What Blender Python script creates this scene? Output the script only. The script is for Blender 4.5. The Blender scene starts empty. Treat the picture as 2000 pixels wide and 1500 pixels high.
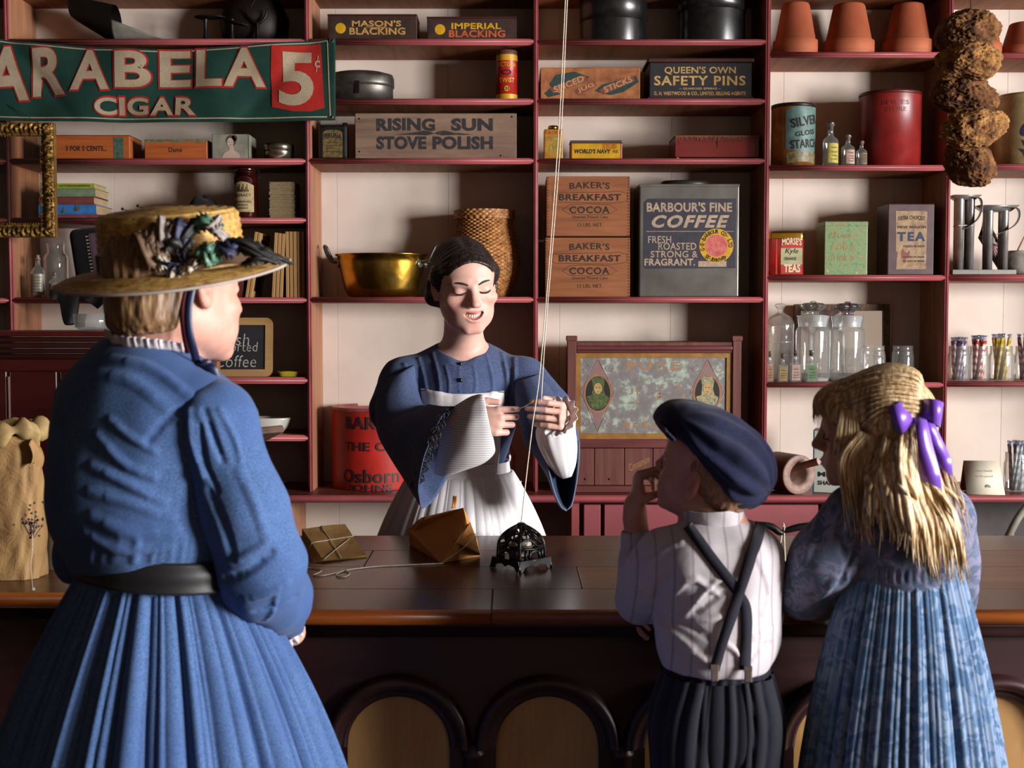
import bpy, bmesh, math, random
import numpy as np
from mathutils import Vector, Matrix
from mathutils.bvhtree import BVHTree

random.seed(7)
SC = bpy.context.scene
COL = SC.collection
PI = math.pi
PITCH, F, CAMZ = math.radians(3.0), 2500.0, 1.47
CP, SP = math.cos(PITCH), math.sin(PITCH)


def ray(px, py):
 u, v = (px - 1000) / F, -(py - 750) / F
 return Vector((u, CP + v * SP, -SP + v * CP))


def at(px, py, Y):
 """The point at distance Y in front of the camera that the photo shows at px, py."""
 d = ray(px, py)
 t = Y / d.y
 return Vector((d.x * t, Y, CAMZ + d.z * t))


def atz(px, py, z):
 d = ray(px, py)
 t = (z - CAMZ) / d.z
 return Vector((d.x * t, d.y * t, z))


def ppm(Y):
 return F / Y


# ------------------------------------------------------------------ materials
def lin(c):
 if isinstance(c, str):
  c = c.lstrip('#')
  c = [int(c[i:i + 2], 16) / 255 for i in (0, 2, 4)]
 return tuple((x / 12.92 if x <= 0.04045 else ((x + 0.055) / 1.055) ** 2.4) for x in c) + (1.0,)


MATS = {}


def new_mat(name):
 m = bpy.data.materials.new(name)
 m.use_nodes = True
 nt = m.node_tree
 b = nt.nodes['Principled BSDF']
 return m, nt, b


def coords(nt, scale=(1, 1, 1), rot=(0, 0, 0), space='Object'):
 tc = nt.nodes.new('ShaderNodeTexCoord')
 mp = nt.nodes.new('ShaderNodeMapping')
 mp.inputs['Scale'].default_value = scale
 mp.inputs['Rotation'].default_value = rot
 nt.links.new(tc.outputs[space], mp.inputs['Vector'])
 return mp.outputs['Vector']


def noise(nt, vec, scale, detail=4, rough=0.55, dist=0.0):
 n = nt.nodes.new('ShaderNodeTexNoise')
 n.inputs['Scale'].default_value = scale
 n.inputs['Detail'].default_value = detail
 n.inputs['Roughness'].default_value = rough
 n.inputs['Distortion'].default_value = dist
 nt.links.new(vec, n.inputs['Vector'])
 return n.outputs['Fac']


def ramp(nt, fac, stops):
 r = nt.nodes.new('ShaderNodeValToRGB')
 el = r.color_ramp.elements
 while len(el) < len(stops):
  el.new(0.5)
 for e, (p, c) in zip(el, stops):
  e.position = p
  e.color = lin(c) if not (isinstance(c, tuple) and len(c) == 4) else c
 nt.links.new(fac, r.inputs['Fac'])
 return r.outputs['Color']


def mixc(nt, fac, a, b, mode='MIX'):
 n = nt.nodes.new('ShaderNodeMix')
 n.data_type = 'RGBA'
 n.blend_type = mode
 for s, v in ((0, fac), (6, a), (7, b)):
  if hasattr(v, 'links') or isinstance(v, bpy.types.NodeSocket):
   nt.links.new(v, n.inputs[s])
  else:
   n.inputs[s].default_value = v
 return n.outputs[2]


def bump(nt, b, height, strength=0.3, dist=0.002):
 n = nt.nodes.new('ShaderNodeBump')
 n.inputs['Strength'].default_value = strength
 n.inputs['Distance'].default_value = dist
 nt.links.new(height, n.inputs['Height'])
 nt.links.new(n.outputs['Normal'], b.inputs['Normal'])


def plain(name, c, rough=0.5, metal=0.0, var=0.12, scale=18.0, bmp=0.0, bscale=120, spec=0.5, c2=None, stretch=(1, 1, 1),
          sheen=0.0, coat=0.0, emit=None, lo=0.35, hi=0.7):
 """Base colour broken up by a noise, optional second colour for wear, optional bump."""
 if name in MATS:
  return MATS[name]
 m, nt, b = new_mat(name)
 v = coords(nt, stretch)
 f = noise(nt, v, scale)
 base = lin(c)
 if c2 is None:
  d = tuple(x * (1 - var * 1.6) for x in base[:3]) + (1,)
  l = tuple(min(1, x * (1 + var)) for x in base[:3]) + (1,)
 else:
  d, l = lin(c2), base
 col = ramp(nt, f, [(lo, d), (hi, l)])
 nt.links.new(col, b.inputs['Base Color'])
 b.inputs['Roughness'].default_value = rough
 b.inputs['Metallic'].default_value = metal
 b.inputs['Specular IOR Level'].default_value = spec
 if sheen:
  b.inputs['Sheen Weight'].default_value = sheen
 if coat:
  b.inputs['Coat Weight'].default_value = coat
  b.inputs['Coat Roughness'].default_value = 0.15
 if bmp:
  bump(nt, b, noise(nt, v, bscale, 3), bmp)
 MATS[name] = m
 return m


def wood(name, c1, c2, axis='x', scale=14, rough=0.5, bmp=0.15, c3=None, spec=0.4, space='Object', wear=0.45):
 if name in MATS:
  return MATS[name]
 m, nt, b = new_mat(name)
 st = {'x': (0.07, 1, 1), 'y': (1, 0.07, 1), 'z': (1, 1, 0.07)}[axis]
 v = coords(nt, st, space=space)
 f = noise(nt, v, scale * 3.2, 6, 0.65, 0.6)
 col = ramp(nt, f, [(0.3, c1), (0.68, c2)])
 if c3 is not None:
  v2 = coords(nt, (0.4, 1, 1) if axis == 'x' else (1, 1, 0.6), space=space)
  f2 = noise(nt, v2, scale * 0.35, 5, 0.6)
  r2 = ramp(nt, f2, [(wear, (0, 0, 0, 1)), (wear + 0.22, (1, 1, 1, 1))])
  col = mixc(nt, r2, col, lin(c3))
 nt.links.new(col, b.inputs['Base Color'])
 b.inputs['Roughness'].default_value = rough
 b.inputs['Specular IOR Level'].default_value = spec
 if bmp:
  bump(nt, b, f, bmp, 0.001)
 MATS[name] = m
 return m


def cloth(name, c, c2=None, weave=900, bmp=0.25, var=0.18, rough=0.9, pat=None, stripe=None, spec=0.15, mott=6):
 """Woven cloth: fine thread noise, slow colour drift, optional flower pattern or stripes."""
 if name in MATS:
  return MATS[name]
 m, nt, b = new_mat(name)
 v = coords(nt)
 thread = noise(nt, v, weave, 2)
 base = lin(c)
 dark = tuple(x * (1 - var * 1.7) for x in base[:3]) + (1,)
 light = tuple(min(1, x * (1 + var * 1.2)) for x in base[:3]) + (1,)
 col = ramp(nt, thread, [(0.3, dark), (0.7, light)])
 if c2:
  f2 = noise(nt, v, mott, 4)
  col = mixc(nt, ramp(nt, f2, [(0.45, (0, 0, 0, 1)), (0.68, (1, 1, 1, 1))]), col, lin(c2))
 if pat:
  f3 = noise(nt, v, 34, 2, 0.5, 1.6)
  col = mixc(nt, ramp(nt, f3, [(0.47, (0, 0, 0, 1)), (0.56, (1, 1, 1, 1))]), col, lin(pat))
 if stripe:
  w = nt.nodes.new('ShaderNodeTexWave')
  w.wave_type = 'BANDS'
  w.bands_direction = stripe[0]
  w.inputs['Scale'].default_value = stripe[1]
  w.inputs['Distortion'].default_value = 0.0
  nt.links.new(v, w.inputs['Vector'])
  col = mixc(nt, ramp(nt, w.outputs['Fac'], [(stripe[3], (0, 0, 0, 1)), (min(1, stripe[3] + 0.05), (1, 1, 1, 1))]), col, lin(stripe[2]))
 nt.links.new(col, b.inputs['Base Color'])
 b.inputs['Roughness'].default_value = rough
 b.inputs['Specular IOR Level'].default_value = spec
 b.inputs['Sheen Weight'].default_value = 0.08
 if bmp:
  bump(nt, b, thread, bmp, 0.0006)
 MATS[name] = m
 return m


def glass(name, tint='#f4f8f6', rough=0.02, gain=1.0, whiten=0.03):
 """Thin clear glass: see-through with a Fresnel reflection."""
 if name in MATS:
  return MATS[name]
 m, nt, b = new_mat(name)
 nt.nodes.remove(b)
 out = nt.nodes['Material Output']
 tr = nt.nodes.new('ShaderNodeBsdfTransparent')
 tr.inputs['Color'].default_value = lin(tint)
 gl = nt.nodes.new('ShaderNodeBsdfGlossy')
 gl.inputs['Roughness'].default_value = rough
 lw = nt.nodes.new('ShaderNodeLayerWeight')
 lw.inputs['Blend'].default_value = 0.2
 mt = nt.nodes.new('ShaderNodeMath')
 mt.operation = 'MULTIPLY_ADD'
 mt.inputs[1].default_value = 0.5 * gain
 mt.inputs[2].default_value = 0.07 * gain
 nt.links.new(lw.outputs['Fresnel'], mt.inputs[0])
 mx = nt.nodes.new('ShaderNodeMixShader')
 nt.links.new(mt.outputs[0], mx.inputs[0])
 nt.links.new(tr.outputs[0], mx.inputs[1])
 nt.links.new(gl.outputs[0], mx.inputs[2])
 df = nt.nodes.new('ShaderNodeBsdfDiffuse')
 df.inputs['Color'].default_value = (0.85, 0.86, 0.86, 1)  # white stands in for bright reflections; on ground glass it is frosting
 m2 = nt.nodes.new('ShaderNodeMixShader')
 m2.inputs[0].default_value = whiten
 nt.links.new(mx.outputs[0], m2.inputs[1])
 nt.links.new(df.outputs[0], m2.inputs[2])
 nt.links.new(m2.outputs[0], out.inputs['Surface'])
 MATS[name] = m
 return m


# ------------------------------------------------------------------ objects
def link(name, me, parent=None, mats=()):
 o = bpy.data.objects.new(name, me)
 COL.objects.link(o)
 for m in mats:
  o.data.materials.append(m)
 if parent is not None:
  o.parent = parent
 return o


def tag(o, label=None, cat=None, group=None, kind=None):
 for k, v in (('label', label), ('category', cat), ('group', group), ('kind', kind)):
  if v:
   o[k] = v
 return o


def thing(name, loc, label, cat, rz=0.0, group=None):
 o = bpy.data.objects.new(name, None)
 o.empty_display_size = 0.05
 COL.objects.link(o)
 o.location = loc
 o.rotation_euler = (0, 0, rz)
 return tag(o, label, cat, group)


def copy_tree(o, parent=None):
 c = o.copy()
 COL.objects.link(c)
 if parent is not None:
  c.parent = parent
 for ch in list(o.children):
  copy_tree(ch, c)
 return c


class MB:
 """Collects shapes and links them as one mesh."""

 def __init__(s):
  s.v, s.f, s.mi, s.m, s.sm, s.smooth = [], [], [], 0, [], True

 def add(s, vs, fs, M=None):
  n = len(s.v)
  if M is not None:
   vs = [M @ Vector(v) for v in vs]
  s.v += [tuple(v) for v in vs]
  for f in fs:
   s.f.append([i + n for i in f])
   s.mi.append(s.m)
   s.sm.append(s.smooth)
  return s

 def box(s, a, b, bev=0.0, M=None, seg=1):
  x0, y0, z0 = a
  x1, y1, z1 = b
  keep, s.smooth = s.smooth, False
  if bev <= 0:
   vs = [(x0, y0, z0), (x1, y0, z0), (x1, y1, z0), (x0, y1, z0), (x0, y0, z1), (x1, y0, z1), (x1, y1, z1), (x0, y1, z1)]
   s.add(vs, [(0, 3, 2, 1), (4, 5, 6, 7), (0, 1, 5, 4), (1, 2, 6, 5), (2, 3, 7, 6), (3, 0, 4, 7)], M)
  else:
   bm = bmesh.new()
   bmesh.ops.create_cube(bm, size=1)
   for v in bm.verts:
    v.co = Vector(((x0 + x1) / 2 + v.co.x * (x1 - x0), (y0 + y1) / 2 + v.co.y * (y1 - y0), (z0 + z1) / 2 + v.co.z * (z1 - z0)))
   bmesh.ops.bevel(bm, geom=list(bm.edges), offset=bev, segments=seg, affect='EDGES', profile=0.5)
   bm.verts.ensure_lookup_table()
   s.add([v.co.copy() for v in bm.verts], [[v.index for v in f.verts] for f in bm.faces], M)
   bm.free()
  s.smooth = keep
  return s

 def lathe(s, prof, seg=32, M=None, sx=1.0, sy=1.0, a0=0.0, a1=2 * PI):
  """prof: (radius, z) pairs, revolved about z; closes caps where the radius is 0."""
  full = abs(a1 - a0 - 2 * PI) < 1e-6
  n = seg if full else seg + 1
  vs, fs, rows = [], [], []
  for r, z in prof:
   if r <= 1e-7:
    rows.append([len(vs)])
    vs.append((0, 0, z))
   else:
    rows.append(list(range(len(vs), len(vs) + n)))
    for k in range(n):
     a = a0 + (a1 - a0) * k / seg
     vs.append((r * sx * math.cos(a), r * sy * math.sin(a), z))
  for A, B in zip(rows, rows[1:]):
   m = n if full else n - 1
   for k in range(m):
    k2 = (k + 1) % n
    if len(A) == 1 and len(B) == 1:
     continue
    if len(A) == 1:
     fs.append((A[0], B[k2], B[k]))
    elif len(B) == 1:
     fs.append((A[k], A[k2], B[0]))
    else:
     fs.append((A[k], A[k2], B[k2], B[k]))
  return s.add(vs, fs, M)

 def tube(s, pts, r, seg=8, cap=True, flat=1.0, up=None, closed=False):
  """Tube along points; r a number or one per point; flat squashes one direction."""
  P = [Vector(p) for p in pts]
  n = len(P)
  R = [r] * n if isinstance(r, (int, float)) else list(r)
  vs, fs = [], []
  prev = Vector(up) if up is not None else None
  for i in range(n):
   if closed:
    t = P[(i + 1) % n] - P[i - 1]
   else:
    t = P[min(i + 1, n - 1)] - P[max(i - 1, 0)]
   t = t.normalized() if t.length > 1e-9 else Vector((0, 0, 1))
   if prev is None:
    prev = Vector((0, 0, 1)) if abs(t.z) < 0.9 else Vector((1, 0, 0))
   a = prev - t * prev.dot(t)
   if a.length < 1e-6:
    a = t.orthogonal()
   a.normalize()
   b = t.cross(a)
   prev = a
   for k in range(seg):
    w = 2 * PI * k / seg
    vs.append(P[i] + (a * math.cos(w) * flat + b * math.sin(w)) * R[i])
  for i in range(n if closed else n - 1):
   for k in range(seg):
    k2 = (k + 1) % seg
    j = (i + 1) % n
    fs.append((i * seg + k, i * seg + k2, j * seg + k2, j * seg + k))
  if cap and not closed:
   fs.append(tuple(range(seg))[::-1])
   fs.append(tuple((n - 1) * seg + k for k in range(seg)))
  return s.add(vs, fs)

 def grid(s, fn, nu, nv, wrap=False, M=None):
  """fn(u, v) with u, v in 0..1."""
  vs, fs = [], []
  cu = nu if wrap else nu + 1
  for j in range(nv + 1):
   for i in range(cu):
    vs.append(fn(i / nu, j / nv))
  for j in range(nv):
   for i in range(nu):
    i2 = (i + 1) % cu
    fs.append((j * cu + i, j * cu + i2, (j + 1) * cu + i2, (j + 1) * cu + i))
  return s.add(vs, fs, M)

 def ribbon(s, left, right):
  n = len(left)
  vs = [Vector(p) for p in left] + [Vector(p) for p in right]
  return s.add(vs, [(i, i + 1, n + i + 1, n + i) for i in range(n - 1)])

 def prism(s, outline, y0, y1, M=None):
  """Outline of (x, z) pairs pushed from y0 to y1."""
  n = len(outline)
  keep, s.smooth = s.smooth, False
  vs = [(x, y0, z) for x, z in outline] + [(x, y1, z) for x, z in outline]
  fs = [tuple(range(n)), tuple(range(2 * n - 1, n - 1, -1))]
  fs += [(i, n + i, n + (i + 1) % n, (i + 1) % n) for i in range(n)]
  s.add(vs, fs, M)
  s.smooth = keep
  return s

 def build(s, name, mats, parent=None, loc=None, thick=0.0, sub=0, bev=0.0):
  me = bpy.data.meshes.new(name)
  me.from_pydata(s.v, [], s.f)
  me.validate()
  if len(me.polygons) == len(s.f):
   me.polygons.foreach_set('material_index', s.mi)
   me.polygons.foreach_set('use_smooth', s.sm)
  mats = mats if isinstance(mats, (list, tuple)) else [mats]
  bm = bmesh.new()
  bm.from_mesh(me)
  bmesh.ops.recalc_face_normals(bm, faces=bm.faces)
  bm.to_mesh(me)
  bm.free()
  o = link(name, me, parent, mats)
  if loc is not None:
   o.location = loc
  if thick:
   md = o.modifiers.new('thickness', 'SOLIDIFY')
   md.thickness = thick
   md.offset = 0
  if sub:
   md = o.modifiers.new('smooth', 'SUBSURF')
   md.levels = md.render_levels = sub
  return o


# ------------------------------------------------------------------ lettering
_TXT = {}


def glyphs(text, bold=0.0, shear=0.0, spacing=1.0, small=None):
 key = (text, bold, shear, spacing)
 if key in _TXT:
  return _TXT[key]
 cu = bpy.data.curves.new('t', 'FONT')
 cu.body = text
 cu.size = 1.0
 cu.offset = bold
 cu.shear = shear
 cu.space_character = spacing
 cu.resolution_u = 5 if len(text) < 3 else 3
 cu.fill_mode = 'FRONT'
 ob = bpy.data.objects.new('t', cu)
 me = bpy.data.meshes.new_from_object(ob)
 vs = np.array([v.co[:] for v in me.vertices]) if len(me.vertices) else np.zeros((1, 3))
 fs = [list(p.vertices) for p in me.polygons]
 bpy.data.objects.remove(ob)
 bpy.data.meshes.remove(me)
 bpy.data.curves.remove(cu)
 lo, hi = vs.min(0), vs.max(0)
 vs = (vs - lo) / np.maximum(hi - lo, 1e-6)
 _TXT[key] = (vs, fs)
 return _TXT[key]


def letter(mb, text, cx, cz, w, h, y, bold=0.015, shear=0.0, spacing=1.05, arc=0.0, rad=None, rot=0.0, serif=None, taper=0.0):
 """Writes text into mb, in the x-z plane facing -y, fitted to w by h about cx, cz.
 arc lifts the middle; rad wraps it on a cylinder whose axis stands rad behind y."""
 vs, fs = glyphs(text, bold, shear, spacing)
 out = []
 cr, sr = math.cos(rot), math.sin(rot)
 for x, z, _ in vs:
  u = x - 0.5
  a, b = u * w, (z - 0.5) * h * (1 + taper * u)
  b += arc * (1 - 4 * u * u) - arc * 0.5
  X, Z = cx + a * cr - b * sr, cz + a * sr + b * cr
  if rad:
   t = X / rad
   out.append((rad * math.sin(t), y + rad - rad * math.cos(t), Z))
  else:
   out.append((X, y, Z))
 keep, mb.smooth = mb.smooth, False
 mb.add(out, fs)
 mb.smooth = keep
 return mb


def sub_lines(mb, lines, y, rad=None):
 for l in lines:
  letter(mb, *l[:5], y, rad=rad, **(l[5] if len(l) > 5 else {}))
 return mb


# ------------------------------------------------------------------ implicit surfaces
def vnoise(P, scale, seed=0):
 """Smooth value noise in -1..1 at the rows of P."""
 Q = P * scale + seed * 17.13
 I = np.floor(Q).astype(np.int64)
 f = Q - I
 f = f * f * (3 - 2 * f)
 out = np.zeros(len(P))
 for dx in (0, 1):
  for dy in (0, 1):
   for dz in (0, 1):
    h = (I[:, 0] + dx) * 374761393 + (I[:, 1] + dy) * 668265263 + (I[:, 2] + dz) * 2147483647 + seed * 1274126177
    h = (h ^ (h >> 13)) * 1274126177
    h = h ^ (h >> 16)
    r = (h & 0xffff) / 32767.5 - 1
    w = (f[:, 0] if dx else 1 - f[:, 0]) * (f[:, 1] if dy else 1 - f[:, 1]) * (f[:, 2] if dz else 1 - f[:, 2])
    out += r * w
 return out


class Field:
 """A signed distance field on a grid; shapes join smoothly, then a surface net is pulled from it."""

 def __init__(s, lo, hi, vox):
  s.vox = vox
  s.lo = np.array(lo, float)
  s.n = np.ceil((np.array(hi) - s.lo) / vox).astype(int) + 1
  s.f = np.full(s.n, 0.08, np.float32)
  s.ax = [s.lo[i] + vox * np.arange(s.n[i], dtype=np.float32) for i in range(3)]

 def _sl(s, lo, hi):
  a = np.clip(np.floor((np.array(lo) - s.lo) / s.vox).astype(int), 0, s.n)
  b = np.clip(np.ceil((np.array(hi) - s.lo) / s.vox).astype(int) + 1, 0, s.n)
  return tuple(slice(a[i], b[i]) for i in range(3))

 def apply(s, lo, hi, fn, k, mode='add'):
  pad = max(0.02, k * 1.2)
  sl = s._sl(np.array(lo) - pad, np.array(hi) + pad)
  X = s.ax[0][sl[0]][:, None, None]
  Y = s.ax[1][sl[1]][None, :, None]
  Z = s.ax[2][sl[2]][None, None, :]
  if 0 in (X.size, Y.size, Z.size):
   return s
  d = fn(X, Y, Z).astype(np.float32)
  a = s.f[sl]
  if mode == 'add':
   if k > 0:
    h = np.clip(0.5 + 0.5 * (a - d) / k, 0, 1)
    s.f[sl] = a * (1 - h) + d * h - k * h * (1 - h)
   else:
    s.f[sl] = np.minimum(a, d)
  else:
   d = -d
   if k > 0:
    h = np.clip(0.5 - 0.5 * (a - d) / k, 0, 1)
    s.f[sl] = a * (1 - h) + d * h + k * h * (1 - h)
   else:
    s.f[sl] = np.maximum(a, d)
  return s

 def cap(s, a, b, ra, rb=None, k=0.01, mode='add', sq=None):
  """Tapered limb from a to b."""
  rb = ra if rb is None else rb
  a, b = np.array(a, float), np.array(b, float)
  R = max(ra, rb)
  ba = b - a
  bb = max(ba @ ba, 1e-12)

  def fn(X, Y, Z):
   t = np.clip(((X - a[0]) * ba[0] + (Y - a[1]) * ba[1] + (Z - a[2]) * ba[2]) / bb, 0, 1)
   dx, dy, dz = X - a[0] - t * ba[0], Y - a[1] - t * ba[1], Z - a[2] - t * ba[2]
   return np.sqrt(dx * dx + dy * dy + dz * dz) - (ra + (rb - ra) * t)
  return s.apply(np.minimum(a, b) - R, np.maximum(a, b) + R, fn, k, mode)

 def chain(s, pts, rs, k=0.01, mode='add'):
  for i in range(len(pts) - 1):
   s.cap(pts[i], pts[i + 1], rs[i], rs[i + 1], k, mode)
  return s

 def ell(s, c, r, M=None, k=0.01, mode='add'):
  """Ellipsoid; M (3x3 rotation) carries its axes into the world."""
  c = np.array(c, float)
  r = np.array(r, float)
  Q = np.eye(3) if M is None else np.array(M)
  ext = np.sqrt(((Q * r) ** 2).sum(1))

  def fn(X, Y, Z):
   x, y, z = X - c[0], Y - c[1], Z - c[2]
   u = Q[0, 0] * x + Q[1, 0] * y + Q[2, 0] * z
   v = Q[0, 1] * x + Q[1, 1] * y + Q[2, 1] * z
   w = Q[0, 2] * x + Q[1, 2] * y + Q[2, 2] * z
   k0 = np.sqrt((u / r[0]) ** 2 + (v / r[1]) ** 2 + (w / r[2]) ** 2)
   k1 = np.sqrt((u / r[0] ** 2) ** 2 + (v / r[1] ** 2) ** 2 + (w / r[2] ** 2) ** 2) + 1e-9
   return k0 * (k0 - 1) / k1
  return s.apply(c - ext, c + ext, fn, k, mode)

 def half(s, c, nrm, lo, hi, k=0.0):
  """Cuts away the side the normal points to, inside the box lo..hi."""
  c, nrm = np.array(c, float), np.array(nrm, float)
  nrm = nrm / np.linalg.norm(nrm)
  sl = s._sl(lo, hi)
  X = s.ax[0][sl[0]][:, None, None]
  Y = s.ax[1][sl[1]][None, :, None]
  Z = s.ax[2][sl[2]][None, None, :]
  d = ((X - c[0]) * nrm[0] + (Y - c[1]) * nrm[1] + (Z - c[2]) * nrm[2]).astype(np.float32)
  s.f[sl] = np.maximum(s.f[sl], d)
  return s

 def mesh(s, smooth=1):
  f = s.f
  n = s.n
  sg = f < 0
  act = np.zeros(n - 1, bool)
  c = [sg[i:n[0] - 1 + i, j:n[1] - 1 + j, k:n[2] - 1 + k] for i in (0, 1) for j in (0, 1) for k in (0, 1)]
  al = c[0].copy()
  an = c[0].copy()
  for x in c[1:]:
   al &= x
   an |= x
  act = an & ~al
  I = np.argwhere(act)
  idx = np.full(n - 1, -1, np.int64)
  idx[act] = np.arange(len(I))
  corner = np.array([(i, j, k) for i in (0, 1) for j in (0, 1) for k in (0, 1)])
  val = np.stack([f[I[:, 0] + a, I[:, 1] + b, I[:, 2] + d] for a, b, d in corner], 1)
  P = np.zeros((len(I), 3))
  cnt = np.zeros(len(I))
  for a in range(8):
   for b in range(a + 1, 8):
    if np.abs(corner[a] - corner[b]).sum() == 1:
     va, vb = val[:, a], val[:, b]
     m = (va < 0) != (vb < 0)
     t = va / np.where(m, va - vb, 1)
     p = corner[a] + t[:, None] * (corner[b] - corner[a])
     P[m] += p[m]
     cnt[m] += 1
  P = s.lo + s.vox * (I + P / cnt[:, None])
  quads = []
  for ax in range(3):
   o1, o2 = [(1, 2), (2, 0), (0, 1)][ax]
   s0 = [slice(None)] * 3
   s1 = [slice(None)] * 3
   s0[ax], s1[ax] = slice(0, -1), slice(1, None)
   A, B = sg[tuple(s0)], sg[tuple(s1)]
   E = np.argwhere(A != B)
   ok = (E[:, o1] > 0) & (E[:, o2] > 0) & (E[:, o1] < n[o1] - 1) & (E[:, o2] < n[o2] - 1)
   E = E[ok]
   ins = A[E[:, 0], E[:, 1], E[:, 2]]

   def cell(d1, d2):
    Q = E.copy()
    Q[:, o1] += d1
    Q[:, o2] += d2
    return idx[Q[:, 0], Q[:, 1], Q[:, 2]]
   q = np.stack([cell(-1, -1), cell(0, -1), cell(0, 0), cell(-1, 0)], 1)
   q[~ins] = q[~ins][:, ::-1]
   quads.append(q)
  Qd = np.concatenate(quads)
  for _ in range(smooth):
   P = relax(P, Qd)
  return P, Qd


def relax(P, Q, w=0.5):
 S = np.zeros_like(P)
 c = np.zeros(len(P))
 for i in range(4):
  a, b = Q[:, i], Q[:, (i + 1) % 4]
  for k in range(3):
   S[:, k] += np.bincount(a, P[b, k], len(P)) + np.bincount(b, P[a, k], len(P))
  c += np.bincount(a, minlength=len(P)) + np.bincount(b, minlength=len(P))
 return P * (1 - w) + w * S / np.maximum(c, 1)[:, None]


def normals(P, Q):
 n = np.cross(P[Q[:, 2]] - P[Q[:, 0]], P[Q[:, 3]] - P[Q[:, 1]])
 N = np.zeros_like(P)
 for i in range(4):
  for k in range(3):
   N[:, k] += np.bincount(Q[:, i], n[:, k], len(P))
 return N / np.maximum(np.linalg.norm(N, axis=1), 1e-12)[:, None]


def np_mesh(name, P, Q, mats, parent=None, color=None, origin=None):
 P = np.asarray(P, np.float32)
 if origin is not None:
  P = P - np.array(origin, np.float32)
 me = bpy.data.meshes.new(name)
 me.vertices.add(len(P))
 me.vertices.foreach_set('co', P.ravel())
 me.loops.add(Q.size)
 me.loops.foreach_set('vertex_index', np.asarray(Q, np.int32).ravel())
 me.polygons.add(len(Q))
 me.polygons.foreach_set('loop_start', np.arange(0, Q.size, 4, dtype=np.int32))
 me.polygons.foreach_set('use_smooth', np.ones(len(Q), bool))
 me.update(calc_edges=True)
 me.validate()
 if color is not None:
  at_ = me.color_attributes.new('tone', 'FLOAT_COLOR', 'POINT')
  at_.data.foreach_set('color', np.concatenate([color, np.ones((len(color), 1))], 1).astype(np.float32).ravel())
 return link(name, me, parent, mats if isinstance(mats, (list, tuple)) else [mats])


def ridge(P, N, a, b, w, h, fall=0.0):
 """A cloth fold: raises P along the line a-b by h over a width w."""
 a, b = np.array(a, float), np.array(b, float)
 ba = b - a
 t = np.clip(((P - a) @ ba) / (ba @ ba), 0, 1)
 d = np.linalg.norm(P - a - t[:, None] * ba, axis=1)
 g = np.exp(-(d / w) ** 2) * (1 - fall * t)
 return P + N * (h * g)[:, None]


def bez(pts, n=24):
 """Catmull-Rom through the points."""
 P = [Vector(p) for p in pts]
 P = [2 * P[0] - P[1]] + P + [2 * P[-1] - P[-2]]
 out = []
 m = len(P) - 3
 for i in range(n + 1):
  t = i / n * m
  k = min(int(t), m - 1)
  t -= k
  a, b, c, d = P[k:k + 4]
  out.append(0.5 * ((2 * b) + (c - a) * t + (2 * a - 5 * b + 4 * c - d) * t * t + (3 * b - a - 3 * c + d) * t ** 3))
 return out


def rotm(ax, ay, az):
 return np.array((Matrix.Rotation(az, 3, 'Z') @ Matrix.Rotation(ay, 3, 'Y') @ Matrix.Rotation(ax, 3, 'X')))
# ------------------------------------------------------------------ the room
YF, YB, YL = 4.20, 4.45, 4.10          # shelf fronts, back wall, ledge front
M_PLASTER = plain('pale limewash', '#d4c4b8', 0.85, var=0.05, scale=5, bmp=0.06, bscale=40)
M_ROOMWALL = plain('dim room wall', '#786a5d', 0.9, var=0.06)
M_FLOOR = wood('old floor boards', '#2c1b12', '#4a3020', 'x', 9, 0.6)
M_CEIL = plain('dark board ceiling', '#3a2d26', 0.9)
M_PAINT = plain('oxblood shelf paint', '#9c4c4f', 0.42, var=0.16, scale=9, bmp=0.1, bscale=60, stretch=(0.3, 1, 1), spec=0.45)
M_SHELFWOOD = wood('brown shelf wood', '#713c1e', '#9c5f38', 'y', 10, 0.6, 0.1)
M_SIDEWOOD = wood('upright side wood', '#8a5a40', '#ab795a', 'z', 9, 0.6, 0.1)
M_DARKRED = wood('dark red varnish', '#2c0a0b', '#45130f', 'x', 6, 0.35, 0.08)


def struct(name, mb, m):
 o = mb.build(name, m)
 o['kind'] = 'structure'
 return o


XL, XR, YFR, ZC = -3.3, 5.0, -3.2, 3.4
mb = MB().box((XL, YFR, -0.05), (XR, YB + 0.1, 0.0))
struct('floor', mb, M_FLOOR)
mb = MB().box((XL - 0.1, YFR - 0.1, ZC), (XR + 0.1, YB + 0.1, ZC + 0.08))
struct('ceiling', mb, M_CEIL)
mb = MB()
xw = XL
while xw < XR:
 mb.box((xw + 0.0003, YB, 0), (min(xw + 0.385, XR) - 0.0003, YB + 0.08, ZC), 0.0006)
 xw += 0.385
struct('wall_back', mb, M_PLASTER)
struct('wall_left', MB().box((XL - 0.1, YFR, 0), (XL, YB, ZC)), plain('dark left wall', '#3a312a', 0.9))  # dark tone set to cut light bounced from this unseen wall
struct('wall_front', MB().box((XL, YFR - 0.1, 0), (XR, YFR, ZC)), M_ROOMWALL)
WIN = [(-0.95, 0.6, 0.8, 2.7), (1.05, 2.0, 0.8, 2.7)]     # y0, y1, z0, z1 of the two side windows
mb = MB()
ys = [YFR] + [v for w in WIN for v in w[:2]] + [YB]
for a, b in zip(ys[0::2], ys[1::2]):
 mb.box((XR, a, 0), (XR + 0.1, b, ZC))
for y0, y1, z0, z1 in WIN:
 mb.box((XR, y0, 0), (XR + 0.1, y1, z0))
 mb.box((XR, y0, z1), (XR + 0.1, y1, ZC))
struct('wall_right', mb, M_ROOMWALL)
M_WINFRAME = plain('cream window paint', '#b9ad98', 0.6)
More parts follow.
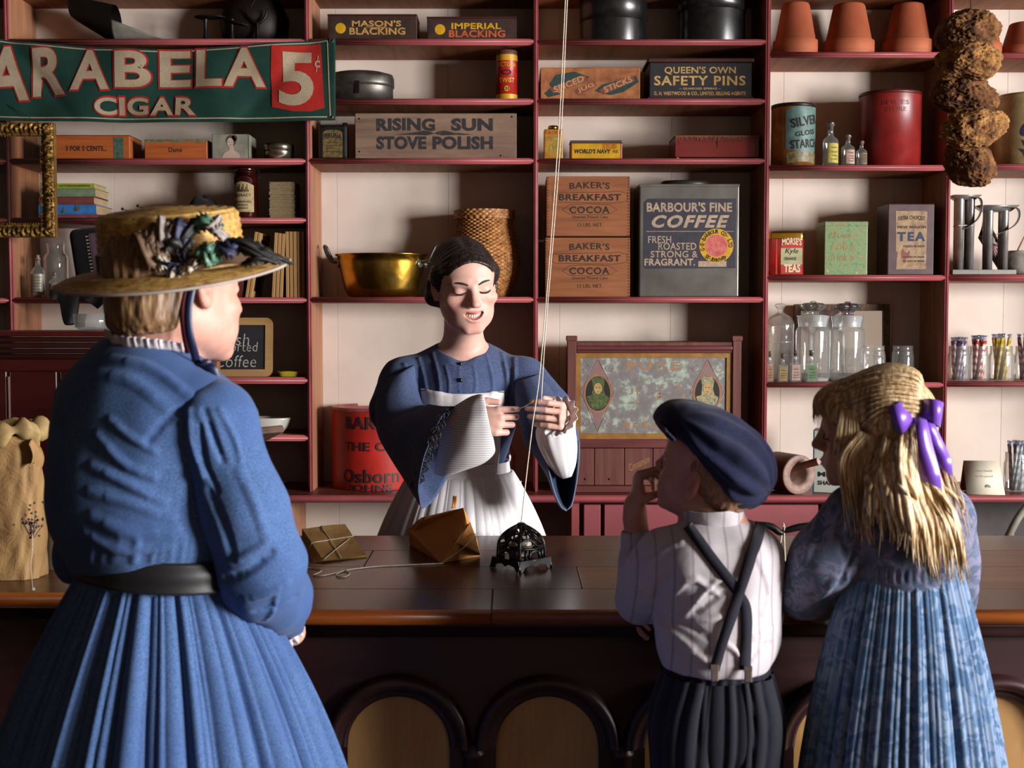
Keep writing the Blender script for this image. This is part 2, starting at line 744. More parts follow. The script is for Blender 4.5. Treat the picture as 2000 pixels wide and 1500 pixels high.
for k, (y0, y1, z0, z1) in enumerate(WIN):
 mb = MB()
 t = 0.05
 mb.box((XR + 0.02, y0, z0), (XR + 0.07, y0 + t, z1)).box((XR + 0.02, y1 - t, z0), (XR + 0.07, y1, z1))
 mb.box((XR + 0.02, y0, z0), (XR + 0.07, y1, z0 + t)).box((XR + 0.02, y0, z1 - t), (XR + 0.07, y1, z1))
 mb.box((XR + 0.025, (y0 + y1) / 2 - 0.018, z0), (XR + 0.065, (y0 + y1) / 2 + 0.018, z1))
 mb.box((XR + 0.025, y0, (z0 + z1) / 2 - 0.02), (XR + 0.065, y1, (z0 + z1) / 2 + 0.02))
 struct('window_%d' % (k + 1), mb, M_WINFRAME)


# ------------------------------------------------------------------ wall shelving
def bead(mb, a, b, w):
 """A painted half-round nosing with two grooves along a-b (front edges)."""
 mb.tube([a, b], w, 10)


def shelf_board(parent, x0, x1, ytop, ybot):
 zt, zb = at(1000, ytop, YF).z, at(1000, ybot, YF).z
 t = zt - zb
 mb = MB()
 mb.m = 0
 mb.box((x0, YF + 0.012, zb), (x1, YB - 0.001, zt))
 mb.m = 1
 n = 9
 prof = [(YF + 0.012, zb), (YF + 0.006, zb), (YF + 0.003, zb + 0.1 * t), (YF + 0.003, zb + 0.16 * t), (YF - 0.004, zb + 0.3 * t), (YF - 0.007, zb + 0.5 * t), (YF - 0.004, zb + 0.72 * t),
   (YF + 0.003, zb + 0.86 * t), (YF + 0.003, zb + 0.9 * t), (YF + 0.006, zt), (YF + 0.012, zt)]
 mb.smooth = True
 m = len(prof)
 vs = [(x0, y, z) for y, z in prof] + [(x1, y, z) for y, z in prof]
 mb.add(vs, [(i, i + 1, m + i + 1, m + i) for i in range(m - 1)] + [tuple(range(m))[::-1], tuple(range(m, 2 * m))])
 return mb.build('shelf', [M_SHELFWOOD, M_PAINT], parent)


def upright(parent, px0, px1, pyref, zb, zt, yf=YF, name='upright', yb=YB - 0.001):
 x0, x1 = at(px0, pyref, yf).x, at(px1, pyref, yf).x
 mb = MB()
 mb.box((x0 + 0.001, yf + 0.008, zb), (x1 - 0.001, yb, zt))
 mb.m = 1
 w = x1 - x0
 prof = [(x0, yf + 0.008), (x0, yf), (x0 + 0.14 * w, yf - 0.001), (x0 + 0.2 * w, yf + 0.003), (x0 + 0.35 * w, yf - 0.006), (x0 + 0.5 * w, yf - 0.009), (x0 + 0.65 * w, yf - 0.006),
   (x0 + 0.8 * w, yf + 0.003), (x0 + 0.86 * w, yf - 0.001), (x1, yf), (x1, yf + 0.008)]
 m = len(prof)
 vs = [(x, y, zb) for x, y in prof] + [(x, y, zt) for x, y in prof]
 mb.smooth = True
 mb.add(vs, [(i, i + 1, m + i + 1, m + i) for i in range(m - 1)] + [tuple(range(m)), tuple(range(m, 2 * m))[::-1]])
 mb.build(name, [M_SIDEWOOD, M_PAINT], parent)
 return x0, x1


ZLEDGE = at(600, 968, YL).z
ZTOP = 2.95
unit = thing('wall_shelving', (0, 0, 0), 'oxblood painted wall shelving of close-set shelves left of the flowerpot shelves', 'shelving')
unit_r = thing('wall_shelving', (0, 0, 0), 'oxblood painted wall shelving at right carrying flowerpots, candy jars and tea tins', 'shelving')
P = {}
for k, (a, b) in {0: (14, 23), 1: (597.5, 606.5), 2: (1041.5, 1051)}.items():
 P[k] = upright(unit, a, b, 400, ZLEDGE, ZTOP)
P[3] = upright(unit_r, 1491.5, 1502, 400, ZLEDGE, ZTOP)
P[4] = upright(unit_r, 1847, 1856, 400, ZLEDGE, ZTOP)
P[5] = upright(unit_r, 2210, 2219, 400, ZLEDGE, ZTOP)
xl_end = at(-330, 400, YF).x
ROWS = {0: [(-31, -19), (75, 87), (190, 203), (309, 321), (425, 436), (582, 592)],
  1: [(-31, -19), (75, 87), (192, 204), (309, 321), (425, 436), (581, 592), (737, 750), (850, 862)],
  2: [(-31, -19), (75, 87.5), (192, 204), (308.5, 320), (580, 591)],
  3: [(-31, -19), (76, 87.5), (192, 204), (309, 320), (580, 591)],
  4: [(-29, -17), (101, 112), (322, 333), (537, 548), (747, 757)],
  5: [(-29, -17), (102, 113), (320, 332), (536, 549), (746, 756)]}
for b, rows in ROWS.items():
 x0 = xl_end if b == 0 else P[b - 1][1]
 x1 = P[b][0]
 for t, u in rows:
  shelf_board(unit if b < 4 else unit_r, x0 - 0.0005, x1 + 0.0005, t, u)

# the ledge and the cabinet below it
lower = thing('base_cabinet', (0, 0, 0), 'oxblood base cabinet with a projecting ledge under the wall shelving', 'cabinet')
zt, zb = ZLEDGE, at(600, 982, YL).z
x0, x1 = at(-300, 970, YL).x, at(2260, 970, YL).x
mb = MB()
mb.box((x0, YL + 0.01, zb + 0.001), (x1, YB - 0.001, zt))
mb.m = 1
prof = [(YL + 0.01, zb), (YL + 0.004, zb), (YL - 0.004, zb + 0.008), (YL - 0.006, zb + 0.013), (YL - 0.003, zt - 0.004), (YL + 0.003, zt), (YL + 0.01, zt + 0.0005)]
m = len(prof)
mb.add([(x0, y, z) for y, z in prof] + [(x1, y, z) for y, z in prof], [(i, i + 1, m + i + 1, m + i) for i in range(m - 1)])
M_LEDGE = wood('worn red ledge', '#51201c', '#7a3c34', 'x', 8, 0.4, 0.1, c3='#7f5a3a', wear=0.6)
mb.build('ledge', [M_LEDGE, M_PAINT], lower)
YD = 4.13
M_PINK = plain('faded red drawer paint', '#93484e', 0.5, var=0.08, scale=6, bmp=0.08, bscale=50)
for a, b in ((559, 567), (1116, 1131), (1860, 1872)):
 mb = MB()
 xa, xb = at(a, 1010, YD).x, at(b, 1010, YD).x
 mb.m = 1
 mb.box((xa, YD, 0), (xb, YD + 0.02, zb), 0.001)
 mb.m = 0
 mb.box((xa + 0.001, YD + 0.02, 0), (xb - 0.001, YB - 0.001, zb))
 mb.build('divider', [M_SIDEWOOD, M_PAINT], lower)
for a, b in ((1140, 1173), (1180, 1598), (1606, 1855)):
 xa, xb = at(a, 1010, YD).x, at(b, 1010, YD).x
 d = MB().box((xa, YD, 0.55), (xb, YD + 0.02, at(1200, 986, YD).z), 0.002).build('drawer_front', M_PINK, lower)
 k = MB().lathe([(0, 0.03), (0.012, 0.028), (0.016, 0.018), (0.008, 0.008), (0.008, 0)], 16, Matrix.Translation(((xa + xb) / 2, YD, 0.66)) @ Matrix.Rotation(PI / 2, 4, 'X'))
 k.build('drawer_knob', M_DARKRED, d)
mb = MB().box((at(1131, 1010, YD).x, YD + 0.022, 0), (at(1860, 1010, YD).x, YD + 0.032, zb))
mb.build('carcass', M_DARKRED, lower)
mb = MB().box((at(1880, 1010, YD).x, YB - 0.02, 0), (x1, YB - 0.002, zb))
mb.build('recess_back', plain('dark grey recess', '#4b4546', 0.8), lower)  # dark grey sheet over the wall in the recess
# ------------------------------------------------------------------ the shop counter
ZT, YC0, YC1, YCL = 0.92, 2.37, 3.20, 2.52
M_TOP = wood('counter boards', '#2f160c', '#572c16', 'x', 7, 0.25, 0.06, c3='#3c1d10', spec=0.5)
M_TOP2 = wood('pale counter boards', '#482714', '#7c4a28', 'x', 7, 0.3, 0.06, spec=0.5)  # paler copy of the counter boards, laid right and far left
M_NOSE = wood('counter nosing', '#6e3411', '#a0561f', 'x', 6, 0.36, 0.08)
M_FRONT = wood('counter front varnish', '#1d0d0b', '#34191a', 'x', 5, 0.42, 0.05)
M_INLAY = wood('arched inlay', '#ab8049', '#c79a62', 'z', 7, 0.55, 0.08, c3='#936a3a')
counter = thing('shop_counter', (0, 0, 0), 'dark wooden shop counter with arched panels along its front', 'counter')
xa, xb, xs = -2.6, 2.4, at(250, 1200, YC0).x
rows = [YC0] + [atz(1000, p, ZT).y for p in (1150, 1107, 1075)] + [YC1]


def plank(x0, x1, y0, y1, m=M_TOP, z=ZT):
 MB().box((x0 + 0.0006, y0 + 0.0006, z - 0.03), (x1 - 0.0006, y1 - 0.0006, z), 0.0014).build('plank', m, counter)


xj = atz(961, 1175, ZT).x
xk = atz(1130, 1120, ZT).x
for i in range(4):
 y0, y1 = rows[i], rows[i + 1]
 if i == 0:
  cuts = [xs, xj, atz(1560, 1175, ZT).x, xb]
  y0 += 0.012
 elif i == 1:
  cuts = [xs, xk, xb]
 elif i == 2:
  cuts = [xs, atz(720, 1090, ZT).x, atz(1620, 1090, ZT).x, xb]
 else:
  cuts = [xs, xb]
 for j in range(len(cuts) - 1):
  plank(cuts[j], cuts[j + 1], y0, y1, M_TOP2 if (cuts[j] > 0.1 and i > 0) else M_TOP)
lr = [YCL + 0.012, 2.68, 2.9, YC1]
for i in range(3):
 plank(xa, xs, lr[i], lr[i + 1], M_TOP2)


def nosing(x0, x1, y):
 mb = MB()
 h = 0.027
 prof = [(y + 0.014, ZT - h), (y + 0.004, ZT - h), (y - 0.002, ZT - h * 0.7), (y - 0.004, ZT - h * 0.45), (y - 0.002, ZT - h * 0.2), (y + 0.003, ZT - 0.002), (y + 0.013, ZT)]
 m = len(prof)
 mb.add([(x0, a, b) for a, b in prof] + [(x1, a, b) for a, b in prof], [(i, i + 1, m + i + 1, m + i) for i in range(m - 1)] + [tuple(range(m)), tuple(range(m, 2 * m))[::-1]])
 mb.build('nosing', M_NOSE, counter)


nosing(xs, xj - 0.0007, YC0)
nosing(xj + 0.0007, xb, YC0)
nosing(xa, xs, YCL)


def mould(x0, x1, y):
 z = ZT - 0.028
 prof = [(y + 0.09, z), (y + 0.012, z), (y + 0.010, z - 0.004), (y + 0.022, z - 0.006), (y + 0.030, z - 0.018), (y + 0.042, z - 0.028), (y + 0.05, z - 0.034), (y + 0.09, z - 0.034)]
 m = len(prof)
 mb = MB()
 mb.add([(x0, a, b) for a, b in prof] + [(x1, a, b) for a, b in prof], [(i, i + 1, m + i + 1, m + i) for i in range(m - 1)] + [tuple(range(m)), tuple(range(m, 2 * m))[::-1]])
 mb.build('moulding', wood('chipped counter moulding', '#20100d', '#351a18', 'x', 6, 0.45, 0.1, c3='#4c2c22', wear=0.66), counter)


mould(xs, xb, YC0)
mould(xa, xs, YCL)
YP = 2.45
RO, RI = 0.145, 0.100
zc = at(778, 1458, YP).z
AX = [at(p, 1458, YP).x for p in (196, 487, 778, 1069, 1360, 1651, 1942, 2233)]
# front panel with arched openings: one sheet, cut round each arch
mb = MB()
mb.smooth = False
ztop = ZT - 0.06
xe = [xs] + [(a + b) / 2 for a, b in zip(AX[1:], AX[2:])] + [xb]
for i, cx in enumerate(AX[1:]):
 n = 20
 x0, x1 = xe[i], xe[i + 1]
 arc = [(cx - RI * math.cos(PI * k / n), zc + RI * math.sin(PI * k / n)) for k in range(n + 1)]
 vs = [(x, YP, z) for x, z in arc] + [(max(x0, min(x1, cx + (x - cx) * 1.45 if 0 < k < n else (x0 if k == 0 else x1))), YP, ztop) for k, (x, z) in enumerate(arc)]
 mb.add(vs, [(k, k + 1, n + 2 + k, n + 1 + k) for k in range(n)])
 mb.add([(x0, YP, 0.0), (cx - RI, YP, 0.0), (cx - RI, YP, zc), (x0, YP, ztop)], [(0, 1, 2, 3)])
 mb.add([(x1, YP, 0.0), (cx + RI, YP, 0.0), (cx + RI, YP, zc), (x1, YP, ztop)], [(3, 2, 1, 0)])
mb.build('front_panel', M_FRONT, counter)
mb = MB().box((xa, YCL + 0.06, 0), (xs - 0.002, YCL + 0.08, ztop))
mb.build('front_panel', M_FRONT, counter)
mb = MB().box((xa, YC1 - 0.04, 0), (xb, YC1 - 0.02, ZT - 0.03))
mb.build('back_panel', M_FRONT, counter)
for cx in AX[1:]:
 mb = MB()
 rm = (RO + RI) / 2
 n = 40
 prof = []
 for k in range(n + 1):
  a = PI * k / n
  prof.append((math.cos(a), math.sin(a)))
 sec = [(RI - 0.001, 0.012), (RI - 0.001, -0.002), (RI + 0.006, -0.008), (RI + 0.012, -0.004), (RI + 0.014, -0.012), (RI + 0.022, -0.024), (RI + 0.031, -0.028), (RI + 0.039, -0.022), (RI + 0.0435, -0.008), (RI + 0.0435, 0.002)]
 vs, fs = [], []
 for c, s_ in prof:
  vs += [(cx + r * c, YP + d, zc + r * s_) for r, d in sec]
 q = len(sec)
 for k in range(n):
  for j in range(q - 1):
   fs.append((k * q + j, k * q + j + 1, (k + 1) * q + j + 1, (k + 1) * q + j))
 mb.add(vs, fs)
 mb.build('arch_moulding', M_FRONT, counter)
 n = 24
 ol = [(cx + RI * math.cos(PI * k / n), zc + RI * math.sin(PI * k / n)) for k in range(n + 1)] + [(cx - RI, 0.1), (cx + RI, 0.1)]
 MB().prism(ol, YP + 0.010, YP + 0.02).build('arched_inlay', M_INLAY, counter)
for k, cx in enumerate([(a + b) / 2 for a, b in zip(AX[1:], AX[2:])]):
 mb = MB()
 M = Matrix.Translation((cx, YP - 0.002, 0))
 mb.lathe([(0.019, 0.06), (0.019, zc - 0.02), (0.0235, zc - 0.016), (0.024, zc - 0.010), (0.020, zc - 0.006), (0.0205, zc + 0.004), (0.0, zc + 0.012)], 20, M)
 mb.build('half_column', M_FRONT, counter)
# ------------------------------------------------------------------ goods on the shelves
INK = plain('black ink', '#17120f', 0.7, var=0.3)
INKBROWN = plain('brown stencil ink', '#2b1a12', 0.8, var=0.3, scale=60)
GOLD = plain('gold lettering', '#b98c4a', 0.55, var=0.2, scale=60)
CREAM = plain('cream paper', '#cdbf9f', 0.8, var=0.1, scale=30)
YELLOW = plain('tin yellow', '#c9971c', 0.4, var=0.12, scale=30)
RED = plain('tin red', '#a8221a', 0.4, var=0.15, scale=30)
ORANGE = plain('worn orange', '#b5532a', 0.5, var=0.2, scale=40)
IRON = plain('black iron', '#1b1817', 0.45, 0.6, var=0.3, bmp=0.1)
BLACKTIN = plain('black japanned tin', '#0c0c0e', 0.28, var=0.2, c2='#1d1b1c', scale=40, spec=0.6, bmp=0.05)
TIN = plain('dull tin', '#6d6862', 0.42, 0.75, c2='#4a443e', scale=20, bmp=0.06)
BRASS = plain('brass', '#c99a3e', 0.2, 1.0, c2='#9a6c22', scale=7, bmp=0.05, bscale=25)
CLEAR = glass('clear glass', '#fafcfb', 0.02, 1.2, 0.06)


def shelf_z(row):
 return ZLEDGE if row == 'ledge' else at(1000, row, YF).z


class It:
 """A thing on a shelf: measured in photo pixels at its own distance Y, standing on the given shelf."""

 def __init__(s, name, pl, pr, pt, row, Y, label, cat, group=None, rz=0.0):
  s.Y, s.z = Y, shelf_z(row) + (0.0008 if row == 'ledge' else 0.0004)
  s.cx = (pl + pr) / 2
  s.x = at(s.cx, 600, Y).x
  s.w = at(pr, 600, Y).x - at(pl, 600, Y).x
  s.h = at(1000, pt, Y).z - s.z
  s.o = thing(name, (s.x, Y, s.z), label, cat, rz, group)

 def X(s, px):
  return at(px, 600, s.Y).x - s.x

 def Z(s, py):
  return at(1000, py, s.Y).z - s.z

 def rect(s, a, b, c, d):
  """px left, top, right, bottom -> local x0, z0, x1, z1"""
  return s.X(a), s.Z(d), s.X(c), s.Z(b)

 def text(s, mb, t, l, tp, r, bt, y, **kw):
  letter(mb, t, (s.X(l) + s.X(r)) / 2, (s.Z(tp) + s.Z(bt)) / 2, s.X(r) - s.X(l), s.Z(tp) - s.Z(bt), y, **kw)


def panel(mb, x0, z0, x1, z1, y, t=0.0006):
 mb.box((x0, y - t, z0), (x1, y, z1))


def crate(it, depth, m, bev=0.002, plies=False):
 mb = MB()
 w, h = it.w / 2, it.h
 if plies:
  n = 3
  for i in range(n):
   z0, z1 = h * i / n, h * (i + 1) / n
   mb.box((-w, 0, z0 + 0.0004), (w, 0.01, z1 - 0.0004), 0.001)
  mb.box((-w, 0.0102, 0), (-w + 0.009, depth, h), 0.001).box((w - 0.009, 0.0102, 0), (w, depth, h), 0.001)
  mb.box((-w + 0.009, depth - 0.01, 0), (w - 0.009, depth, h))
  mb.box((-w + 0.009, 0.0102, 0), (w - 0.009, depth - 0.01, 0.01))
  mb.box((-w + 0.009, 0.0102, h - 0.01), (w - 0.009, depth - 0.01, h), 0.001)
 else:
  mb.box((-w, 0, 0), (w, depth, h), bev)
 return mb.build('body', m, it.o)


# --- top shelf, second bay: two blacking boxes
M_BOXDARK = wood('dark box wood', '#2a1411', '#4a2119', 'x', 12, 0.55, 0.1)
for nm, l, r, t, t1, t2, m2, lab in (
  ('blacking_box', 644, 816, 30, "MASON'S", 'BLACKING', GOLD, 'dark red wooden blacking box with gold letters and a yellow seal, left one'),
  ('blacking_box', 836, 1009, 35, 'IMPERIAL', 'BLACKING', ORANGE, 'wooden blacking box with yellow and orange letters, right one beside the upright')):
 it = It(nm, l, r, t, 75, YF + 0.03, lab, 'box')
 crate(it, 0.13, M_BOXDARK)
 w, h = it.w / 2, it.h
 mb = MB()
 panel(mb, -w + 0.006, 0.006, w - 0.006, h - 0.009, 0, 0.0008)
 lb = mb.build('paper_label', plain('black box paper', '#15100e', 0.6, c2='#3a2018', scale=40), it.o)
 mb = MB()
 mb.smooth = False
 mb.lathe([(0.0, 0.001), (0.017, 0.001), (0.017, 0)], 24, Matrix.Translation((it.X(l + 25), -0.0008, h * 0.48)) @ Matrix.Rotation(PI / 2, 4, 'X'))
 mb.build('seal', YELLOW, it.o)
 mb = MB()
 it.text(mb, t1, l + 47, t + 10, r - 30, t + 22, -0.0016, bold=0.03)
 mb.build('lettering', YELLOW if t1[0] == 'I' else GOLD, it.o)
 mb = MB()
 it.text(mb, t2, l + 42, t + 24, r - 22, t + 38, -0.0016, bold=0.03)
 if t1[0] == 'M':
  it.text(mb, 'CHALLENGE', l + 72, t + 22.3, r - 60, t + 25, -0.0017)
 mb.build('lettering', m2, it.o)
 mb = MB()
 mb.box((-w - 0.001, -0.001, h), (w + 0.001, 0.131, h + 0.004), 0.001)
 mb.build('lid', M_BOXDARK, it.o)

# --- hatboxes in the third bay
for l, r, lab, lidr in ((1131, 1260, 'black oval hatbox with a plain band lid on the top shelf, left one', 1.0), (1320, 1450, 'black hatbox with a bright rim and chipped paint on the top shelf, right one', 1.02)):
 it = It('hatbox', l, r, 6, 76, YF + 0.035 + 0.075, lab, 'hatbox')
 R = it.w / 2
 mb = MB().lathe([(0, 0), (R * 0.985, 0), (R * 0.99, 0.002), (R * 0.99, it.h * 0.55)], 56, None, 1, 0.9)
 mb.build('body', BLACKTIN, it.o)
 z0 = it.h * (0.55 if lidr < 1.01 else 0.78)
 mb = MB().lathe([(R * 0.985, z0 - 0.005), (R * lidr * 1.005, z0 - 0.004), (R * lidr * 1.005, it.h + 0.01), (R * 0.98, it.h + 0.016), (R * 0.5, it.h + 0.02), (0, it.h + 0.021)], 56, None, 1, 0.9)
 if lidr > 1.01:
  mb.lathe([(R * 0.985, it.h * 0.5), (R * 0.985, z0)], 56, None, 1, 0.9)
 mb.build('lid', BLACKTIN, it.o)

# --- second row: oval tin, twist can, candy-stick box, safety pin chest
it = It('oval_tin', 640, 772, 142, 192, YF + 0.11, 'grey oval lidded tin with a hasp behind the banner corner', 'tin')
R = it.w / 2
MB().lathe([(0, 0), (R * 0.97, 0), (R * 0.97, it.h * 0.55)], 48, None, 1, 0.75).build('body', TIN, it.o)
MB().lathe([(R * 0.975, it.h * 0.5), (R, it.h * 0.5), (R * 1.005, it.h * 0.62), (R, it.h * 0.78), (R * 0.96, it.h * 0.9), (R * 0.7, it.h * 0.98), (0, it.h)], 48, None, 1, 0.75).build('lid', TIN, it.o)
MB().box((-0.008, -R * 0.76, it.h * 0.2), (0.008, -R * 0.74, it.h * 0.6), 0.001).build('hasp', IRON, it.o)

it = It('twist_can', 969, 1011, 100, 192, YF + 0.02 + 0.034, 'tall red and yellow round tobacco can with a brown lid', 'can')
R = it.w / 2
MB().lathe([(0, 0), (R, 0), (R, it.h * 0.9)], 32).build('body', RED, it.o)
for a, b in ((0.0, 0.11), (0.78, 0.9)):
 MB().lathe([(R + 0.0004, it.h * a), (R + 0.0004, it.h * b)], 32).build('band', YELLOW, it.o)
MB().lathe([(R * 0.98, it.h * 0.89), (R * 0.98, it.h * 0.985), (R * 0.9, it.h), (0, it.h)], 32).build('lid', plain('brown lid', '#5c3a31', 0.5), it.o)
mb = MB()
for t, z, w, h in (('VICTORIA', 0.70, 1.9, 0.095), ('TWIST', 0.385, 1.5, 0.095)):
 letter(mb, t, 0, z * it.h, w * R, h * it.h, -R - 0.0008, bold=0.02, rad=R + 0.0008)
mb.lathe([(0.0, 0), (0.009, 0)], 20, Matrix.Translation((0, -R - 0.0007, it.h * 0.215)) @ Matrix.Rotation(PI / 2, 4, 'X'))
mb.build('lettering', YELLOW, it.o)
mb = MB()
letter(mb, '21', 0, it.h * 0.215, 0.012, 0.010, -R - 0.0012, bold=0.03)
mb.tube([(0.013 * math.cos(a), -R - 0.0006 + 0.002 * math.cos(a) ** 2, it.h * 0.54 + 0.0065 * math.sin(a)) for a in np.linspace(0, 2 * PI, 25)[:-1]], 0.0016, 6, closed=True)
mb.build('emblem', INK, it.o)

it = It('candy_stick_box', 1055, 1248, 132, 192, YF + 0.02, 'orange paper-covered stick box with torn green ribbons', 'box')
crate(it, 0.14, plain('scuffed orange paper', '#b0703f', 0.7, c2='#7c4424', scale=25, bmp=0.1))
mb = MB()
for pts in (((1072, 165), (1085, 146), (1120, 140), (1150, 150), (1140, 160), (1100, 170), (1085, 182)), ((1160, 178), (1175, 165), (1195, 160), (1240, 148), (1246, 160), (1215, 180), (1190, 186)), ((1062, 182), (1075, 172), (1095, 184), (1070, 190))):
 ol = [(it.X(a), it.Z(b)) for a, b in pts]
 mb.prism(ol, -0.0006, 0.0)
mb.build('torn_paper', plain('blue green paper', '#27403c', 0.7, c2='#1c2b2a', scale=50), it.o)
mb = MB()
for pts in (((1073, 174), (1142, 146), (1147, 158), (1080, 182)), ((1122, 178), (1160, 158), (1164, 168), (1130, 186)), ((1168, 176), (1233, 147), (1238, 158), (1176, 185))):
 mb.prism([(it.X(a), it.Z(b)) for a, b in pts], -0.0012, -0.0005)
mb.build('scroll', plain('faded red scroll', '#8b4a34', 0.7, c2='#6e3326', scale=60), it.o)
mb = MB()
for t, x, z, w, h in (('SPICED', 1110, 164, 62, 12), ('JUG', 1143, 172, 34, 10), ('STICKS', 1205, 165, 58, 12)):
 letter(mb, t, it.X(x), it.Z(z), w / ppm(it.Y), h / ppm(it.Y), -0.0016, bold=0.03, rot=0.38)
mb.build('lettering', plain('pale worn letters', '#b9885f', 0.7), it.o)

it = It('pin_chest', 1266, 1464, 122, 192, YF + 0.02, 'black wooden safety pin chest with gold lettering and brown lid', 'chest')
crate(it, 0.17, plain('chest black', '#14141c', 0.5, c2='#1f1c20', scale=30, bmp=0.1))
w, h = it.w / 2, it.h
MB().box((-w - 0.007, -0.007, h), (w + 0.007, 0.177, h + 0.014), 0.005, seg=3).build('lid', M_BOXDARK, it.o)
MB().box((-w - 0.007, -0.007, 0), (w + 0.007, 0.0, 0.006), 0.002).build('plinth', M_BOXDARK, it.o)
mb = MB()
it.text(mb, "QUEEN'S OWN", 1295, 130, 1433, 146, -0.0006, bold=0.02)
it.text(mb, 'SAFETY PINS', 1275, 148, 1452, 167, -0.0006, bold=0.025, spacing=1.12)
it.text(mb, '~ GUARDED SPRING ~', 1324, 171, 1404, 175, -0.0006)
it.text(mb, 'G. H. WESTWOOD & CO., LIMITED, SELLING AGENTS', 1275, 179, 1452, 187, -0.0006, bold=0.02)
mb.build('lettering', plain('chest gold', '#c0985a', 0.5, var=0.2, scale=70), it.o)

# --- third row: black flask tin, stove polish crate, yellow tins, trinket box
it = It('flask_tin', 624, 680, 238, 309, YF + 0.03, 'small black flask tin with a gold arched label under the banner', 'tin')
w, h = it.w / 2, it.h
MB().box((-w, 0, 0), (w, 0.05, h * 0.93), 0.008, seg=3).build('body', BLACKTIN, it.o)
MB().lathe([(0.008, h * 0.92), (0.008, h), (0, h)], 16, Matrix.Translation((w * 0.8, 0.025, 0))).build('cap', BLACKTIN, it.o)
mb = MB()
a = w * 0.68
mb.prism([(-a, 0.006), (a, 0.006), (a, h * 0.7)] + [(a * math.cos(t), h * 0.7 + a * 0.35 * math.sin(t)) for t in np.linspace(0.2, PI - 0.2, 9)] + [(-a, h * 0.7)], -0.0007, 0)
mb.build('paper_label', plain('old gold paper', '#7a6434', 0.6, c2='#3d3018', scale=70), it.o)
mb = MB()
letter(mb, 'PERUNA', 0, h * 0.62, a * 1.8, h * 0.14, -0.0012, bold=0.03, arc=0.004)
for z in (0.2, 0.28, 0.36, 0.44):
 panel(mb, -a * 0.7, h * z, a * 0.7, h * z + 0.0016, -0.0008)
mb.build('lettering', INK, it.o)

M_CRATE = wood('weathered crate pine', '#5d463a', '#866a57', 'x', 10, 0.75, 0.2, c3='#9a7f6a')
it = It('polish_crate', 695, 1009, 221, 308.5, YF + 0.025, 'long weathered pine stove polish crate with black stencilled letters', 'crate')
crate(it, 0.17, M_CRATE, 0.0025)
mb = MB()
it.text(mb, 'RISING', 737, 231, 851, 256, -0.0006, bold=0.05, arc=0.002)
it.text(mb, 'SUN', 882, 231, 963, 256, -0.0006, bold=0.05)
it.text(mb, 'STOVE', 737, 266, 834, 292, -0.0006, bold=0.05)
it.text(mb, 'POLISH', 846, 266, 963, 292, -0.0006, bold=0.05)
for sgn in (-1, 1):
 c = 849
 mb.prism([(it.X(c + sgn * x), it.Z(y)) for x, y in ((0, 260.5), (8, 257), (20, 255), (40, 259), (78, 263.4), (40, 263.6), (15, 264.6))][::sgn], -0.0006, 0)
mb.build('lettering', plain('stencil black', '#241f22', 0.8, c2='#4a3c38', scale=55, lo=0.3, hi=0.42), it.o)
mb = MB()
for a, b in ((704, 232), (704, 296), (1000, 228), (978, 304)):
 mb = MB()
 mb.lathe([(0, 0.0012), (0.003, 0.001), (0.003, 0)], 10, Matrix.Translation((it.X(a), 0, it.Z(b))) @ Matrix.Rotation(PI / 2, 4, 'X'))
 mb.build('nail', IRON, it.o)

it = It('spice_tin', 1062, 1099, 252, 309, YF + 0.025, 'small square yellow tin with green leaves and brass cap', 'tin')
w, h = it.w / 2, it.h
MB().box((-w, 0, 0), (w, 0.055, h), 0.004, seg=2).build('body', plain('litho yellow', '#b48a2c', 0.45, c2='#8c5f20', scale=40), it.o)
MB().lathe([(0.014, h), (0.017, h + 0.003), (0.017, h + 0.012), (0.014, h + 0.014), (0, h + 0.014)], 24, Matrix.Translation((0, 0.027, 0))).build('cap', BRASS, it.o)
mb = MB()
random.seed(3)
for k in range(14):
 x, z, r = random.uniform(-w * 0.6, w * 0.6), random.uniform(h * 0.3, h * 0.72), random.uniform(0.003, 0.007)
 a = random.uniform(0, 3)
 mb.prism([(x + r * math.cos(t + a) * (1 if i % 2 else 0.5), z + r * math.sin(t + a) * (1 if i % 2 else 0.5)) for i, t in enumerate(np.linspace(0, 2 * PI, 9)[:-1])], -0.0006 - k * 1e-5, 0)
mb.build('leaf_print', plain('litho green', '#5f7a35', 0.5, c2='#9aa05a', scale=80), it.o)
mb = MB()
letter(mb, 'CATSUP', 0, h * 0.88, w * 1.7, h * 0.11, -0.0006, bold=0.02)
mb.build('lettering', RED, it.o)

it = It('navy_tin', 1113, 1214, 274, 309, YF + 0.03, 'flat yellow tobacco tin with red edges and black lettering', 'tin')
w, h = it.w / 2, it.h
MB().box((-w, 0, 0), (w, 0.07, h * 0.86), 0.003, seg=2).build('body', plain('red tin edge', '#8c2b2c', 0.4), it.o)
MB().box((-w - 0.001, -0.001, h * 0.86), (w + 0.001, 0.071, h), 0.003, seg=2).build('lid', plain('grey lid', '#57504c', 0.4, 0.3), it.o)
mb = MB()
panel(mb, -w + 0.006, 0.002, w - 0.006, h * 0.83, 0)
mb.build('paper_label', YELLOW, it.o)
mb = MB()
it.text(mb, "WORLD'S NAVY", 1121, 291, 1192, 300, -0.0012, bold=0.04, shear=0.2)
it.text(mb, 'PLUG', 1196, 293, 1206, 299, -0.0012)
mb.build('lettering', INK, it.o)
mb = MB()
for y in (281, 284.5, 288):
 it.text(mb, 'THE BEST CHEW', 1174, y, 1203, y + 2.6, -0.0012, bold=0.02)
mb.build('lettering', RED, it.o)

